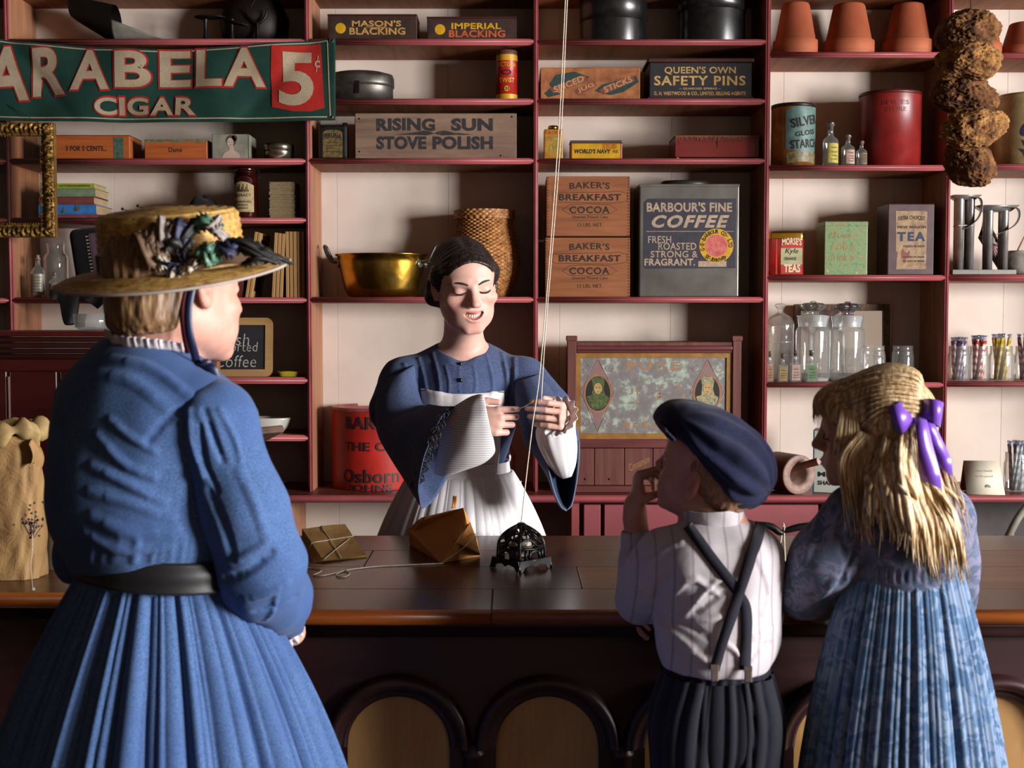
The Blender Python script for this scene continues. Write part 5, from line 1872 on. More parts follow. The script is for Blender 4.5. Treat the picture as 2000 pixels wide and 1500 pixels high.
for k, (l, r, t, c, lab) in enumerate(((1498, 1512, 686, '#8f6a4a', 'small square scent bottle with brown label, nearest the upright'), (1520, 1540, 690, '#857040', 'small square scent bottle with ochre label, second from the upright'),
                                       (1544, 1566, 684, '#a08478', 'small square scent bottle with pinkish label, third from the upright'), (1574, 1598, 684, '#56704c', 'small square scent bottle with green label'))):
 small_bottle(l, r, t, 747, YF + 0.018, lab, c, '#4a3626', square=True)

it = It('framed_mirror', 1553, 1740, 594, 747, YB - 0.045, 'mirror in a dark gilt frame leaning behind the glass jars', 'mirror')
it.o.rotation_euler = (-0.06, 0, 0)
w, h = it.w / 2, it.h
mb = MB()
frame_ring(mb, [(-w, 0), (w, 0), (w, h), (-w, h)], [(-w + 0.022, 0.022), (w - 0.022, 0.022), (w - 0.022, h - 0.022), (-w + 0.022, h - 0.022)], -0.006, 0.012)
M_GILTDARK = plain('dark gilt', '#5a3c18', 0.4, 0.4, c2='#2c1a0c', scale=70, bmp=0.4, bscale=160)
mb.build('frame', M_GILTDARK, it.o)
m, nt, b = new_mat('old mirror')
b.inputs['Metallic'].default_value = 1
b.inputs['Base Color'].default_value = (0.75, 0.73, 0.73, 1)
b.inputs['Roughness'].default_value = 0.1
MB().box((-w + 0.02, 0.004, 0.02), (w - 0.02, 0.008, h - 0.02)).build('glass', m, it.o)

# mortar lying on its side, printed tin on the ledge
it = It('wooden_mortar', 1507, 1597, 873, 'ledge', YL + 0.05, 'turned wooden mortar lying on its side with its pale mouth facing out', 'mortar')
R = it.w / 2 * 0.86
Mx = Matrix.Translation((0, 0.0, R)) @ Matrix.Rotation(0.42, 4, 'Z') @ Matrix.Rotation(PI / 2, 4, 'X')
M_MORT = wood('mortar wood', '#4a2116', '#6e3a26', 'z', 8, 0.5, 0.1)
MB().lathe([(R, 0.03), (R * 1.0, -0.09), (R * 0.95, -0.1), (0, -0.1)], 40, Mx).build('body', M_MORT, it.o)
MB().lathe([(R * 1.0, 0.028), (R * 1.0, 0.034), (R * 0.96, 0.036), (R * 0.58, 0.036), (R * 0.5, 0.028), (R * 0.34, -0.045), (0, -0.055)], 40, Mx).build('mouth', plain('pale worn mouth', '#94786c', 0.6, c2='#77584c', scale=60, bmp=0.1), it.o)
a = Vector((it.X(1535), -0.018, it.Z(918)))
b2 = Vector((it.X(1591), -0.075, it.Z(896)))
o = thing('wooden_pestle', it.o.location + a, 'wooden pestle with pale round end poking out of the lying mortar', 'pestle')
d = b2 - a
Mp = d.to_track_quat('Z', 'Y').to_matrix().to_4x4()
MB().lathe([(0, -0.03), (0.009, -0.03), (0.0105, 0.0), (0.0125, d.length), (0.0125, d.length + 0.0005)], 24, Mp).build('shaft', M_MORT, o)
MB().lathe([(0.0126, d.length), (0.0126, d.length + 0.001), (0.009, d.length + 0.003), (0, d.length + 0.003)], 24, Mp).build('end_face', plain('pestle end', '#b08e80', 0.6), o)
it = It('spice_box', 1592, 1650, 842, 'ledge', YL + 0.06, 'white lettered tin box with a dark side beside the mortar', 'tin')
it.o.rotation_euler = (0, 0, -0.32)
w, h = it.w / 2, it.h
MB().box((-w, 0, 0), (w, 0.09, h), 0.002).build('body', plain('dark print side', '#231811', 0.5, c2='#4a3524', scale=60), it.o)
mb = MB()
panel(mb, -w + 0.001, 0.001, w, h, 0, 0.0008)
mb.build('front_label', plain('pale label', '#b5b8ae', 0.5, var=0.05), it.o)
mb = MB()
panel(mb, -w + 0.001, 0.001, -w + 0.005, h, -0.0008)
mb.build('label_edge', plain('blue edge', '#2f5a70', 0.5), it.o)
MB().box((-w, 0, h), (w, 0.09, h + 0.002)).build('lid', plain('grey blue lid', '#5d6664', 0.4, 0.3), it.o)
mb = MB()
for t, z, hh in (('COFFEE', 0.5, 0.1), ('MILL', 0.3, 0.08), ('SHAKER', 0.16, 0.07)):
 letter(mb, t, 0.004, z * h, w * 1.5, hh * h, -0.0014, bold=0.04)
mb.build('lettering', INK, it.o)

# fifth bay: crock, candle moulds, flags, white pot, stick candy, card
it = It('stoneware_crock', 1940, 2062, 188, 321, YF + 0.128, 'cream stoneware crock with blue painted flower behind the sponges', 'crock')
R, h = it.w / 2, it.h
MB().lathe([(0, 0), (R * 0.93, 0), (R * 0.97, h * 0.02), (R, h * 0.4), (R * 0.98, h * 0.85), (R * 0.94, h * 0.93), (R * 0.99, h * 0.95), (R * 0.99, h), (R * 0.9, h), (R * 0.88, h * 0.9), (R * 0.9, h * 0.1), (0, h * 0.05)], 56).build('body', plain('salt glaze', '#a8946c', 0.35, c2='#8c7a54', scale=30, spec=0.5), it.o)
mb = MB()


def leaf(cx, cz, l, wd, a):
 pts = []
 for t in np.linspace(0, 2 * PI, 15)[:-1]:
  x, z = l * math.cos(t) / 2, wd * math.sin(t) / 2 * (1 - 0.4 * math.cos(t))
  pts.append((cx + x * math.cos(a) - z * math.sin(a), cz + x * math.sin(a) + z * math.cos(a)))
 q = [((R + 0.0012) * math.sin(x / R), -(R + 0.0012) * math.cos(x / R), z) for x, z in pts]
 mb.add(q, [tuple(range(len(q)))])


x0 = it.X(1985) * 1.0
for (dx, z, l, wd, a) in ((0.004, 0.82, 0.06, 0.02, 1.2), (-0.002, 0.6, 0.07, 0.03, 1.4), (-0.022, 0.48, 0.045, 0.02, 1.5), (-0.018, 0.3, 0.035, 0.01, 2.2), (-0.006, 0.24, 0.045, 0.01, 1.9), (0.006, 0.2, 0.05, 0.01, 1.7), (-0.022, 0.2, 0.03, 0.008, 2.5), (-0.012, 0.13, 0.035, 0.008, 2.2)):
 leaf(x0 * 1.05 + dx, z * h, l * 0.9, wd, a)
mb.build('painted_flower', plain('cobalt blue', '#26346e', 0.4), it.o)

M_MOULD = plain('moulded tin', '#a19d9a', 0.34, 0.6, c2='#827e7b', scale=15)


def mould(l, r, t, lab, tray_t, Y, cut=False):
 it = It('candle_mould', l, r, t, 536, Y, lab, 'candle mould')
 w, h = it.w / 2, it.h
 MB().box((-w * 0.95, 0, 0), (w * 0.95, 0.05, 0.016), 0.001).build('base', M_GREYTIN, it.o)
 ht = it.Z(tray_t)
 mb = MB()
 mb.add([(-w * 0.62, 0.004, ht - 0.002), (w * 0.62, 0.004, ht - 0.002), (w * 0.62, 0.046, ht - 0.002), (-w * 0.62, 0.046, ht - 0.002), (-w, -0.006, h), (w, -0.006, h), (w, 0.056, h), (-w, 0.056, h)],
           [(0, 1, 2, 3), (0, 1, 5, 4), (1, 2, 6, 5), (2, 3, 7, 6), (3, 0, 4, 7)])
 mb.smooth = False
 mb.build('tray', M_MOULD, it.o, thick=0.002)
 for sx in (-0.42, 0.42):
  for y in (0.013, 0.037):
   MB().lathe([(0, 0.016), (0.0115, 0.016), (0.0125, ht)], 18, Matrix.Translation((sx * w * 0.92, y, 0))).build('tube', M_MOULD, it.o)
 mb = MB()
 pts = bez([(w * 0.3, -0.004, h * 0.97), (w * 0.85, -0.012, h * 0.95), (w * 0.95, -0.014, h * 0.83), (w * 0.7, -0.01, h * 0.7), (w * 0.1, -0.002, h * 0.6), (-w * 0.2, 0.002, h * 0.57)], 26)
 mb.ribbon([p + Vector((0, -0.009, 0)) for p in pts], [p + Vector((0, 0.011, 0)) for p in pts])
 mb.build('handle', M_MOULD, it.o, thick=0.0015)
 if cut:
  MB().box((-w * 0.62, 0, h * 0.6), (w * 0.62, 0.05, h * 0.635), 0.003).build('band', M_MOULD, it.o)


mould(1858, 1912, 381, 'taller tin candle mould beside the upright', 388, YF + 0.012, True)
mould(1908, 1986, 401, 'shorter tin candle mould with a wide flared tray', 411, YF + 0.012)
it = It('white_pot', 1953, 2032, 490, 536, YF + 0.07, 'round white glazed pot holding small flags', 'pot')
R, h = it.w / 2, it.h
MB().lathe([(0, 0), (R * 0.6, 0), (R * 0.85, h * 0.15), (R, h * 0.48), (R * 0.86, h * 0.85), (R * 0.66, h * 0.96), (R * 0.68, h), (R * 0.58, h), (R * 0.56, h * 0.93), (R * 0.8, h * 0.6), (0, h * 0.2)], 44).build('body', plain('crazed white glaze', '#a9a29a', 0.3, c2='#8a827a', scale=50, spec=0.5), it.o)
M_FB, M_FR, M_FW = plain('flag blue', '#243a70', 0.8), plain('flag red', '#a83a3a', 0.8), plain('flag white', '#b8b0ab', 0.8)


def flag(base, tip, lab, W, H, side, sag):
 """A small cloth union flag on a stick: blue field, white and red crosses, hanging in a fold."""
 o = thing('hand_flag', base, lab, 'flag', 0, 'small flags in the white pot')
 d = tip - base
 MB().tube([(0, 0, 0), d], 0.0028, 8).build('stick', wood('flag stick', '#8a6236', '#a97f4a', 'z', 10), o)
 u0 = d.normalized()
 hx = Vector((side, 0.15, -sag)).normalized()

 def P_(x, y, e=0.0):
  return d - u0 * (1 - y) * H + hx * (x * W) + Vector((0, -0.0012 - e + 0.006 * math.sin(x * 5 + y * 2), 0))
 for k, (m_, polys) in enumerate(((M_FB, [((0, 0), (1, 0), (1, 1), (0, 1))]),
                                     (M_FW, [((0, 0), (0.12, 0), (1, 0.86), (1, 1), (0.88, 1), (0, 0.14)), ((1, 0), (1, 0.14), (0.12, 1), (0, 1), (0, 0.86), (0.88, 0)), ((0.4, 0), (0.6, 0), (0.6, 1), (0.4, 1)), ((0, 0.34), (1, 0.34), (1, 0.66), (0, 0.66))]),
                                     (M_FR, [((0, 0), (0.05, 0), (1, 0.94), (1, 1), (0.95, 1), (0, 0.06)), ((1, 0), (1, 0.06), (0.05, 1), (0, 1), (0, 0.94), (0.95, 0)), ((0.44, 0), (0.56, 0), (0.56, 1), (0.44, 1)), ((0, 0.41), (1, 0.41), (1, 0.59), (0, 0.59))]))):
  mb = MB()
  for q, pl in enumerate(polys):
   pl = [p for p in pl]
   xs = sorted(set([0.0, 1.0]))
   pts = []
   for (a, b_), (c, d_) in zip(pl, pl[1:] + pl[:1]):
    for t in np.linspace(0, 1, 7)[:-1]:
     pts.append((a + (c - a) * t, b_ + (d_ - b_) * t))
   mb.add([P_(x, y, 0.0007 * k + 0.00015 * q) for x, y in pts], [tuple(range(len(pts)))])
  mb.build(('field', 'white_cross', 'red_cross')[k], m_, o)


bz = at(1972, 506, YF + 0.075)
flag(bz, at(1921, 421, YF + 0.085), 'small union flag leaning left between the candle moulds', 0.075, 0.125, -0.16, 0.95)
flag(bz + Vector((0.012, 0, 0)), at(2022, 420, YF + 0.07), 'small union flag leaning right at the edge of the view', 0.1, 0.09, -0.4, 0.9)

CANDY = [('#6e5a72', '#a79aa5'), ('#b3332e', '#c9bdb8'), ('#ab8a22', '#c0a95c'), ('#7c2a44', '#a8808c'), ('#7d8796', '#b5b5b5')]


def candy_mat(k):
 nm = 'stick candy %d' % k
 if nm in MATS:
  return MATS[nm]
 m, nt, b = new_mat(nm)
 v = coords(nt, (1, 1, 1))
 w = nt.nodes.new('ShaderNodeTexWave')
 w.bands_direction = 'DIAGONAL'
 w.inputs['Scale'].default_value = 26
 nt.links.new(v, w.inputs['Vector'])
 nt.links.new(ramp(nt, w.outputs['Fac'], [(0.42, CANDY[k][0]), (0.58, CANDY[k][1])]), b.inputs['Base Color'])
 b.inputs['Roughness'].default_value = 0.25
 MATS[nm] = m
 return m


def candy_jar(l, r, t, tj, row, Y, k, lab, clab):
 it = It('candy_jar', l, r, tj, row, Y, lab, 'jar', 'stick candy jars')
 R, h = it.w / 2, it.h
 MB().lathe([(0, 0.002), (R * 0.94, 0.002), (R, 0.007), (R, h * 0.72), (R * 0.96, h * 0.77), (R * 0.9, h * 0.8), (R * 0.94, h * 0.82), (R * 0.9, h * 0.84), (R * 0.9, h)], 36).build('body', M_JARGLASS, it.o)
 H = at(0, t, Y).z - it.z
 src = None
 n = 11
 for j in range(n):
  a = 2 * PI * j / n * 1.0 + 0.3 * k
  rr = R * (0.62 if j % 3 else 0.2)
  b0 = Vector((rr * 0.7 * math.cos(a), rr * 0.7 * math.sin(a), 0.004))
  b1 = Vector((rr * math.cos(a + 0.9), rr * math.sin(a + 0.9), 0))
  dirn = Vector((b1.x - b0.x, b1.y - b0.y, H * 0.9)).normalized()
  L = H * random.uniform(0.9, 1.0)
  if src is None:
   src = thing('candy_stick', (0, 0, 0), clab, 'candy', 0, 'stick candy in jars')
   MB().tube([(0, 0, 0), (0, 0, L * 0.5), (0, 0, L)], 0.0052, 10).build('stick', candy_mat(k), src)
   mb = MB()
   mb.tube([(0, 0, L), (0, 0, L + 0.003), (0.001, 0, L + 0.006), (0.002, 0.001, L + 0.011)], [0.0056, 0.003, 0.0055, 0.0075], 7)
   mb.build('twist_wrapper', glass('cellophane', '#cfd4e6', 0.15, 2.0), src)
   o = src
  else:
   o = src.copy()
   COL.objects.link(o)
   for ch in src.children:
    c = ch.copy()
    COL.objects.link(c)
    c.parent = o
  o.location = it.o.location + b0
  o.rotation_mode = 'QUATERNION'
  o.rotation_quaternion = dirn.to_track_quat('Z', 'Y')


candy_jar(1853, 1896, 660, 676, 746, YF + 0.05, 0, 'glass jar of violet and white stick candy, leftmost on the candy shelf', 'violet and white stick candy in the leftmost candy jar')
candy_jar(1895, 1932, 662, 676, 746, YF + 0.05, 1, 'glass jar of red and white stick candy', 'red and white striped stick candy in its jar')
candy_jar(1934, 1981, 660, 676, 746, YF + 0.05, 2, 'glass jar of yellow stick candy', 'yellow striped stick candy in its jar')
candy_jar(1984, 2030, 660, 676, 746, YF + 0.05, 3, 'glass jar of dark red stick candy at the right edge', 'dark red stick candy in the jar at the right edge')
candy_jar(1968, 2016, 862, 884, 'ledge', YL + 0.1, 4, 'glass jar of grey white stick candy on the ledge', 'grey white stick candy in the jar on the ledge')
it = It('tent_card', 1893, 1966, 902, 'ledge', YL + 0.03, 'folded white card standing on the ledge at right', 'card', rz=-0.12)
w, h = it.w / 2, it.h
mb = MB()
mb.add([(-w, -0.02, 0.0006), (w, -0.02, 0.0006), (w * 0.86, 0.03, h), (-w, 0.03, h)], [(0, 1, 2, 3)])
mb.build('front_leaf', plain('white card stock', '#cfc6b2', 0.6, var=0.03), it.o, thick=0.001)
mb = MB()
mb.add([(-w, 0.08, 0.0006), (w, 0.08, 0.0006), (w * 0.86, 0.031, h), (-w, 0.031, h)], [(0, 1, 2, 3)])
mb.build('rear_leaf', plain('card back', '#b3783c', 0.7), it.o, thick=0.001)
mb = MB()
for t, f in (('Fancy Goods', 0.66), ('by the pound', 0.5)):
 vs, fs = glyphs(t, 0.0)
 mb.add([((x - 0.5) * w * 0.9, -0.02 + 0.05 * (f + z * 0.08) - 0.0012, h * (f + z * 0.08)) for x, z, _ in vs], fs)
mb.prism([(a * w, h * b_) for a, b_ in ((0.0, 0.22), (0.3, 0.22), (0.25, 0.28), (0.15, 0.31), (0.05, 0.28))], -0.0105, -0.008)
mb.build('printing', plain('grey print', '#8c8880', 0.8), it.o)
# --- cigar banner hung across the shelves
YBAN = 4.165
M_BANNER = cloth('dark green banner canvas', '#14332c', '#1c3d33', weave=500, bmp=0.2, rough=0.8, mott=7)
M_BANCREAM = cloth('banner cream paint', '#a3917a', '#8a775e', weave=500, bmp=0.15, mott=9)
M_BANRED = cloth('banner red paint', '#a2261f', '#8c1d19', weave=500, bmp=0.15, mott=9)


def ban_top(px):
 return 97 - 24 * abs((px - 290) / 370) ** 1.8 if px > 290 else 97 - 22 * abs((290 - px) / 300) ** 1.7


def ban_bot(px):
 return 240 - 4 * ((px - 320) / 330) ** 2


def ban(px, py, e=0.0):
 """Banner surface at photo position px, py, with soft hanging folds."""
 v = (py - 70) / 170
 d = 0.006 * math.sin(px * 0.021 + 2.2 * v) + 0.004 * math.sin(px * 0.043 - 3.4 * v + 1) + 0.005 * math.sin((px + 0.9 * py) * 0.03)
 d += 0.007 * math.exp(-((px - 615 + (py - 75) * 0.9) / 22) ** 2) + 0.006 * math.exp(-((px - 30 - (py - 90) * 0.8) / 18) ** 2)
 p = at(px, py, YBAN)
 return Vector((p.x, YBAN - 0.012 + d - e, p.z))


ban0 = ban(300, 160)
banner = thing('cigar_banner', ban0, 'dark green cloth cigar banner with cream and red letters hung across the shelves', 'banner')
mb = MB()
mb.grid(lambda u, v: ban(-130 + 786 * u, ban_bot(-130 + 786 * u) * (1 - v) + ban_top(-130 + 786 * u) * v) - ban0, 150, 26)
mb.build('cloth', M_BANNER, banner, thick=0.0012)


def on_banner(mb, vs, fs, e):
 """Cuts flat outlines fine and lays them on the banner."""
 bm = bmesh.new()
 vv = [bm.verts.new((x, y, 0)) for x, y in vs]
 for f in fs:
  try:
   bm.faces.new([vv[i] for i in f])
  except ValueError:
   pass
 bmesh.ops.triangulate(bm, faces=bm.faces)
 for _ in range(5):
  ed = [e_ for e_ in bm.edges if e_.calc_length() > 6]
  if not ed:
   break
  bmesh.ops.subdivide_edges(bm, edges=ed, cuts=1)
  bmesh.ops.triangulate(bm, faces=bm.faces)
 bm.verts.ensure_lookup_table()
 bm.verts.index_update()
 mb.add([ban(v.co.x, v.co.y, e) - ban0 for v in bm.verts], [[v.index for v in f.verts] for f in bm.faces])
 bm.free()


def ban_text(mb, t, l, tp, r, bt, e, bold, tl=0.0):
 vs, fs = glyphs(t, bold, 0.0, 1.02)
 on_banner(mb, [(l + x * (r - l), bt - z * (bt - tp) + tl * (x - 0.5)) for x, z, _ in vs], fs, e)


for ch, l, tp, r, bt, tl in (('A', -26, 92, 58, 200, -8), ('R', 66, 94, 131, 188, -5), ('A', 141, 99, 216, 177, -2), ('B', 228, 102, 297, 172, 0), ('E', 313, 101, 374, 171, 0), ('L', 385, 99, 437, 171, 0), ('A', 441, 96, 519, 171, 0)):
 mb = MB()
 ban_text(mb, ch, l - 3.5, tp - 3.5, r + 3.5, bt + 3.5, 0.003, 0.05, tl)
 mb.build('letter_outline', M_BANRED, banner)
 mb = MB()
 ban_text(mb, ch, l, tp, r, bt, 0.005, 0.028, tl)
 mb.build('letter', M_BANCREAM, banner)
xs_ = 188
for ch, wd in zip('CIGAR', (43, 13, 43, 47, 42)):
 mb = MB()
 ban_text(mb, ch, xs_ - 1.5, 190 - 2, xs_ + wd + 1.5, 229, 0.003, 0.05)
 mb.build('letter_outline', M_BANRED, banner)
 mb = MB()
 ban_text(mb, ch, xs_ + 1, 192, xs_ + wd - 1, 226, 0.005, 0.03)
 mb.build('letter', M_BANCREAM, banner)
 xs_ += wd + 2.5
mb = MB()
on_banner(mb, [(533, 91), (560, 92), (627, 86), (631, 150), (635, 212), (610, 219), (575, 219), (532, 210), (530, 150)], [tuple(range(9))], 0.003)
mb.build('price_panel', M_BANRED, banner)
mb = MB()
ban_text(mb, '5', 546, 103, 614, 208, 0.005, 0.03)
ban_text(mb, 'c', 615, 119, 626, 133, 0.005, 0.02)
on_banner(mb, [(621, 110), (623, 110), (622, 118), (620, 118)], [(0, 1, 2, 3)], 0.005)
on_banner(mb, [(618.5, 134), (620.5, 134), (619.5, 142), (617.5, 142)], [(0, 1, 2, 3)], 0.005)
mb.build('price_figure', M_BANCREAM, banner)
mb = MB()
top = [(x, ban_top(x) + 5) for x in np.linspace(-125, 640, 90)]
bot = [(x, ban_bot(x) - 7) for x in np.linspace(-125, 640, 90)]
side = [(640 + 6 * t, (ban_top(640) + 5) * (1 - t) + (ban_bot(640) - 7) * t) for t in np.linspace(0, 1, 24)]
for line_ in (top, bot, side):
 nx = 1.1
 if line_ is side:
  a, b_ = [(x - nx, y) for x, y in line_], [(x + nx, y) for x, y in line_]
 else:
  a, b_ = [(x, y - nx) for x, y in line_], [(x, y + nx) for x, y in line_]
 mb.ribbon([ban(x, y, 0.0024) - ban0 for x, y in a], [ban(x, y, 0.0024) - ban0 for x, y in b_])
mb.build('border_line', M_BANCREAM, banner)
for px, py in ((648, 80), (647, 229)):
 p = ban(px, py, 0.001) - ban0
 MB().lathe([(0.003, -0.002), (0.005, 0.0008), (0.006, 0.0016), (0.0085, 0.0004), (0.0085, -0.002)], 20, Matrix.Translation(p) @ Matrix.Rotation(PI / 2, 4, 'X')).build('grommet', plain('dull steel', '#6c6a66', 0.35, 0.8), banner)
 MB().lathe([(0, 0.005), (0.003, 0.003), (0.003, -0.02)], 12, Matrix.Translation(p) @ Matrix.Rotation(PI / 2, 4, 'X')).build('nail', IRON, banner)

# --- tin scoop and iron tools on the top left shelf
it = It('tin_scoop', 150, 360, 0, 75, YF + 0.11, 'large tin scoop lying on the top shelf above the banner', 'scoop')
M_SCOOP = plain('grey scoop tin', '#8f887e', 0.5, 0.15, c2='#6b645b', scale=16, bmp=0.05)
x0, xm, x1 = it.X(150), it.X(236), it.X(359)
rad = 0.066


def trough(u, v):
 x = xm + (x1 - xm) * u
 lim = 1.5 * (1 - u) ** 0.75 + 0.12
 a = -lim + 2 * lim * v
 return (x, rad * math.sin(a) * 0.95, 0.0008 + rad * (1 - math.cos(a)) * 1.0)


MB().grid(trough, 24, 24).build('body', M_SCOOP, it.o, thick=0.0015)
MB().grid(lambda u, v: (x0 + (xm - x0) * u, (rad * (0.55 + 0.45 * u)) * math.sin(2 * PI * v), rad * 1.0 + (1 - u) * 0.06 + rad * (0.55 + 0.45 * u) * -math.cos(2 * PI * v) * (1 if u > 0.01 else 0.9)), 8, 32).build('rear_cone', plain('dark scoop tin', '#161311', 0.5, 0.4), it.o)
mb = MB().tube([(x1 - (x1 - xm) * (1 - u), rad * 0.95 * math.sin(1.5 * (1 - u) ** 0.75 + 0.12) * -1, 0.001 + rad * (1 - math.cos(1.5 * (1 - u) ** 0.75 + 0.12))) for u in np.linspace(0, 1, 30)], 0.0014, 6)
mb.build('rolled_edge', M_SCOOP, it.o)
it = It('cobbler_last', 380, 505, 30, 75, YF + 0.07, 'black iron cobbler last with a foot-shaped plate on legs', 'cobbler last')
h = it.h
mb = MB()
for px in (408, 459):
 mb.lathe([(0.012, 0), (0.01, 0.012), (0.006, h * 0.35), (0.006, h * 0.7), (0.009, h * 0.85)], 12, Matrix.Translation((it.X(px), 0, 0)))
mb.build('leg', IRON, it.o)
for (cx_, wd, zt) in ((411, 31, 0.93), (465, 26, 0.72)):
 mb = MB().grid(lambda u, v: (it.X(cx_) + wd / ppm(it.Y) * math.cos(2 * PI * u) * math.sin(PI * v) * (1 + 0.2 * math.cos(2 * PI * u)), 0.03 * math.sin(2 * PI * u) * math.sin(PI * v), h * zt - 0.006 * math.cos(PI * v) - 0.012 * (math.cos(2 * PI * u) * math.sin(PI * v) if cx_ > 450 else 0)), 28, 10, True)
 mb.build('sole_plate', IRON, it.o)
it = It('forked_stand', 484, 532, 17, 75, YF + 0.05, 'black iron forked stand with upturned horns near the upright', 'stand')
h = it.h
MB().lathe([(0.014, 0), (0.008, 0.012), (0.006, h * 0.3), (0.0075, h * 0.55), (0.005, h * 0.6)], 14).build('post', IRON, it.o)
mb = MB().tube(bez([(it.X(486), 0, h * 1.0), (it.X(492), 0, h * 0.75), (it.X(508), 0, h * 0.56), (it.X(522), 0, h * 0.72), (it.X(528), 0, h * 0.98)], 24), [0.0022 + 0.004 * math.sin(PI * k / 24) for k in range(25)], 8)
mb.build('fork', IRON, it.o)
it = It('iron_kettle', 436, 570, -12, 75, YF + 0.15, 'dark iron kettle in the shade behind the forked stand', 'kettle')
R, h = it.w / 2, it.h
MB().lathe([(0, 0), (R * 0.7, 0), (R * 0.95, h * 0.2), (R, h * 0.5), (R * 0.8, h * 0.8), (R * 0.4, h * 0.95), (0, h)], 36, None, 1, 0.8).build('body', plain('rust black iron', '#241a17', 0.55, 0.4, c2='#15100e', scale=20), it.o)
MB().tube(bez([(R * 0.5, 0, h * 0.8), (R * 0.3, -R * 0.5, h * 0.98), (it.X(505) * 0.6, -R * 0.72, h * 0.62)], 14), 0.002, 6).build('bail', IRON, it.o)

# --- gilt picture frame hanging in front of the left shelves
YG = 4.11
gx0, gx1 = at(-150, 350, YG).x, at(106, 350, YG).x
gz0, gz1 = at(0, 463, YG).z, at(0, 240, YG).z
gilt = thing('picture_frame', ((gx0 + gx1) / 2, YG, gz0), 'ornate gilt picture frame hung at the far left over the shelves', 'picture frame')
w, h = (gx1 - gx0) / 2, gz1 - gz0
M_GILT, nt, b = new_mat('carved gilt')
v = coords(nt)
f1 = noise(nt, v, 75, 4, 0.6, 1.2)
nt.links.new(ramp(nt, f1, [(0.36, '#2b1a0a'), (0.5, '#6e4e1e'), (0.64, '#a8823c')]), b.inputs['Base Color'])
b.inputs['Metallic'].default_value = 0.55
b.inputs['Roughness'].default_value = 0.38
bump(nt, b, f1, 0.8, 0.006)
bw = 24 / ppm(YG)
mb = MB()


def gprof(t, e):
 """Depth of the moulding across its width and a carved ripple along it."""
 base = -0.012 * math.sin(PI * min(1, t * 1.15)) ** 0.7 - 0.004 * (t < 0.12)
 return base - 0.0035 * math.sin(e * 420) * math.sin(PI * t) - 0.002 * math.sin(e * 233 + 8 * t)


def grail(a, b_, inx, inz):
 def fn(u, v):
  x = a[0] + (b_[0] - a[0]) * u
  z = a[1] + (b_[1] - a[1]) * u
  sh = v * bw
  x += inx * sh + (0 if inz == 0 else (1 - 2 * u) * sh * (1 if b_[0] > a[0] else -1))
  z += inz * sh + (0 if inx == 0 else (1 - 2 * u) * sh * (1 if b_[1] > a[1] else -1))
  return (x, gprof(v, (x if inz else z)), z)
 mb.grid(fn, 110, 10)


grail((-w, 0), (w, 0), 0, 1)
grail((-w, h), (w, h), 0, -1)
grail((-w, 0), (-w, h), 1, 0)
grail((w, 0), (w, h), -1, 0)
mb.build('moulding', M_GILT, gilt)
mb = MB()
frame_ring(mb, [(-w - 0.001, -0.001), (w + 0.001, -0.001), (w + 0.001, h + 0.001), (-w - 0.001, h + 0.001)], [(-w + bw, bw), (w - bw, bw), (w - bw, h - bw), (-w + bw, h - bw)], 0.0, 0.022)
mb.build('back_frame', plain('gilt side', '#8d6a38', 0.45, 0.3, c2='#6a4a20', scale=40), gilt)
mb = MB()
n = 40
for k in range(n):
 z = bw + (h - 2 * bw) * (k + 0.5) / n
 mb.lathe([(0, 0.0025), (0.0022, 0.0012), (0.0022, -0.0012), (0, -0.0025)], 6, Matrix.Translation((w - bw - 0.003, -0.002, z)))
 x = -w + bw + (2 * w - 2 * bw) * (k + 0.5) / n
 for zz in (bw + 0.003, h - bw - 0.003):
  mb.lathe([(0, 0.0025), (0.0022, 0.0012), (0.0022, -0.0012), (0, -0.0025)], 6, Matrix.Translation((x, -0.002, zz)))
mb.build('beading', M_GILT, gilt)
MB().box((-w + bw - 0.004, 0.006, bw - 0.004), (w - bw + 0.004, 0.0085, h - bw + 0.004)).build('pane', glass('frame pane', '#e6e2dc', 0.02, 0.5, 0.0), gilt)
o = thing('hanging_wire', ((gx0 + gx1) / 2, YG + 0.018, gz1), 'thin wire from which the gilt frame hangs', 'wire')
MB().tube([(-w * 0.8, 0.01, -0.004), (0, 0.03, 0.09), (w * 0.8, 0.01, -0.004)], 0.0008, 5).build('strand', IRON, o)

# --- tall dark red cabinet standing on the counter at the left
YK = 2.90
cab = thing('counter_cabinet', (at(150, 700, YK).x, YK, ZT + 0.0006), 'dark red panelled cabinet standing on the counter behind the paper bags', 'cabinet')
kx = lambda p: at(p, 700, YK).x - cab.location.x
kz = lambda p: at(150, p, YK).z - cab.location.z
ztop = kz(647)
MB().box((kx(-320), 0.0, 0), (kx(372), 0.26, kz(700)), 0.002).build('body', M_DARKRED, cab)
MB().box((kx(-330), -0.03, kz(657)), (kx(384), 0.28, ztop), 0.003, seg=2).build('top', plain('red cabinet top', '#4f1210', 0.35, c2='#3a0c0c', scale=10), cab)
mb = MB()
for a, b_, d in ((668, 658, -0.022), (680, 669, -0.012), (690, 681, -0.018), (701, 691, -0.008)):
 mb.box((kx(-322), d, kz(a)), (kx(374), 0.02, kz(b_)), 0.003, seg=2)
mb.build('cornice', wood('cabinet cornice', '#1a0908', '#36130e', 'x', 8, 0.4), cab)
for a, b_ in ((-300, 14), (20, 112), (119, 360)):
 MB().box((kx(a), -0.004, 0.02), (kx(b_), 0.0, kz(724)), 0.003).build('panel', M_DARKRED, cab)
MB().box((kx(15), -0.006, kz(850)), (kx(19), 0.0, kz(735)), 0.001).build('edge_strip', plain('worn edge', '#6b3428', 0.5), cab)
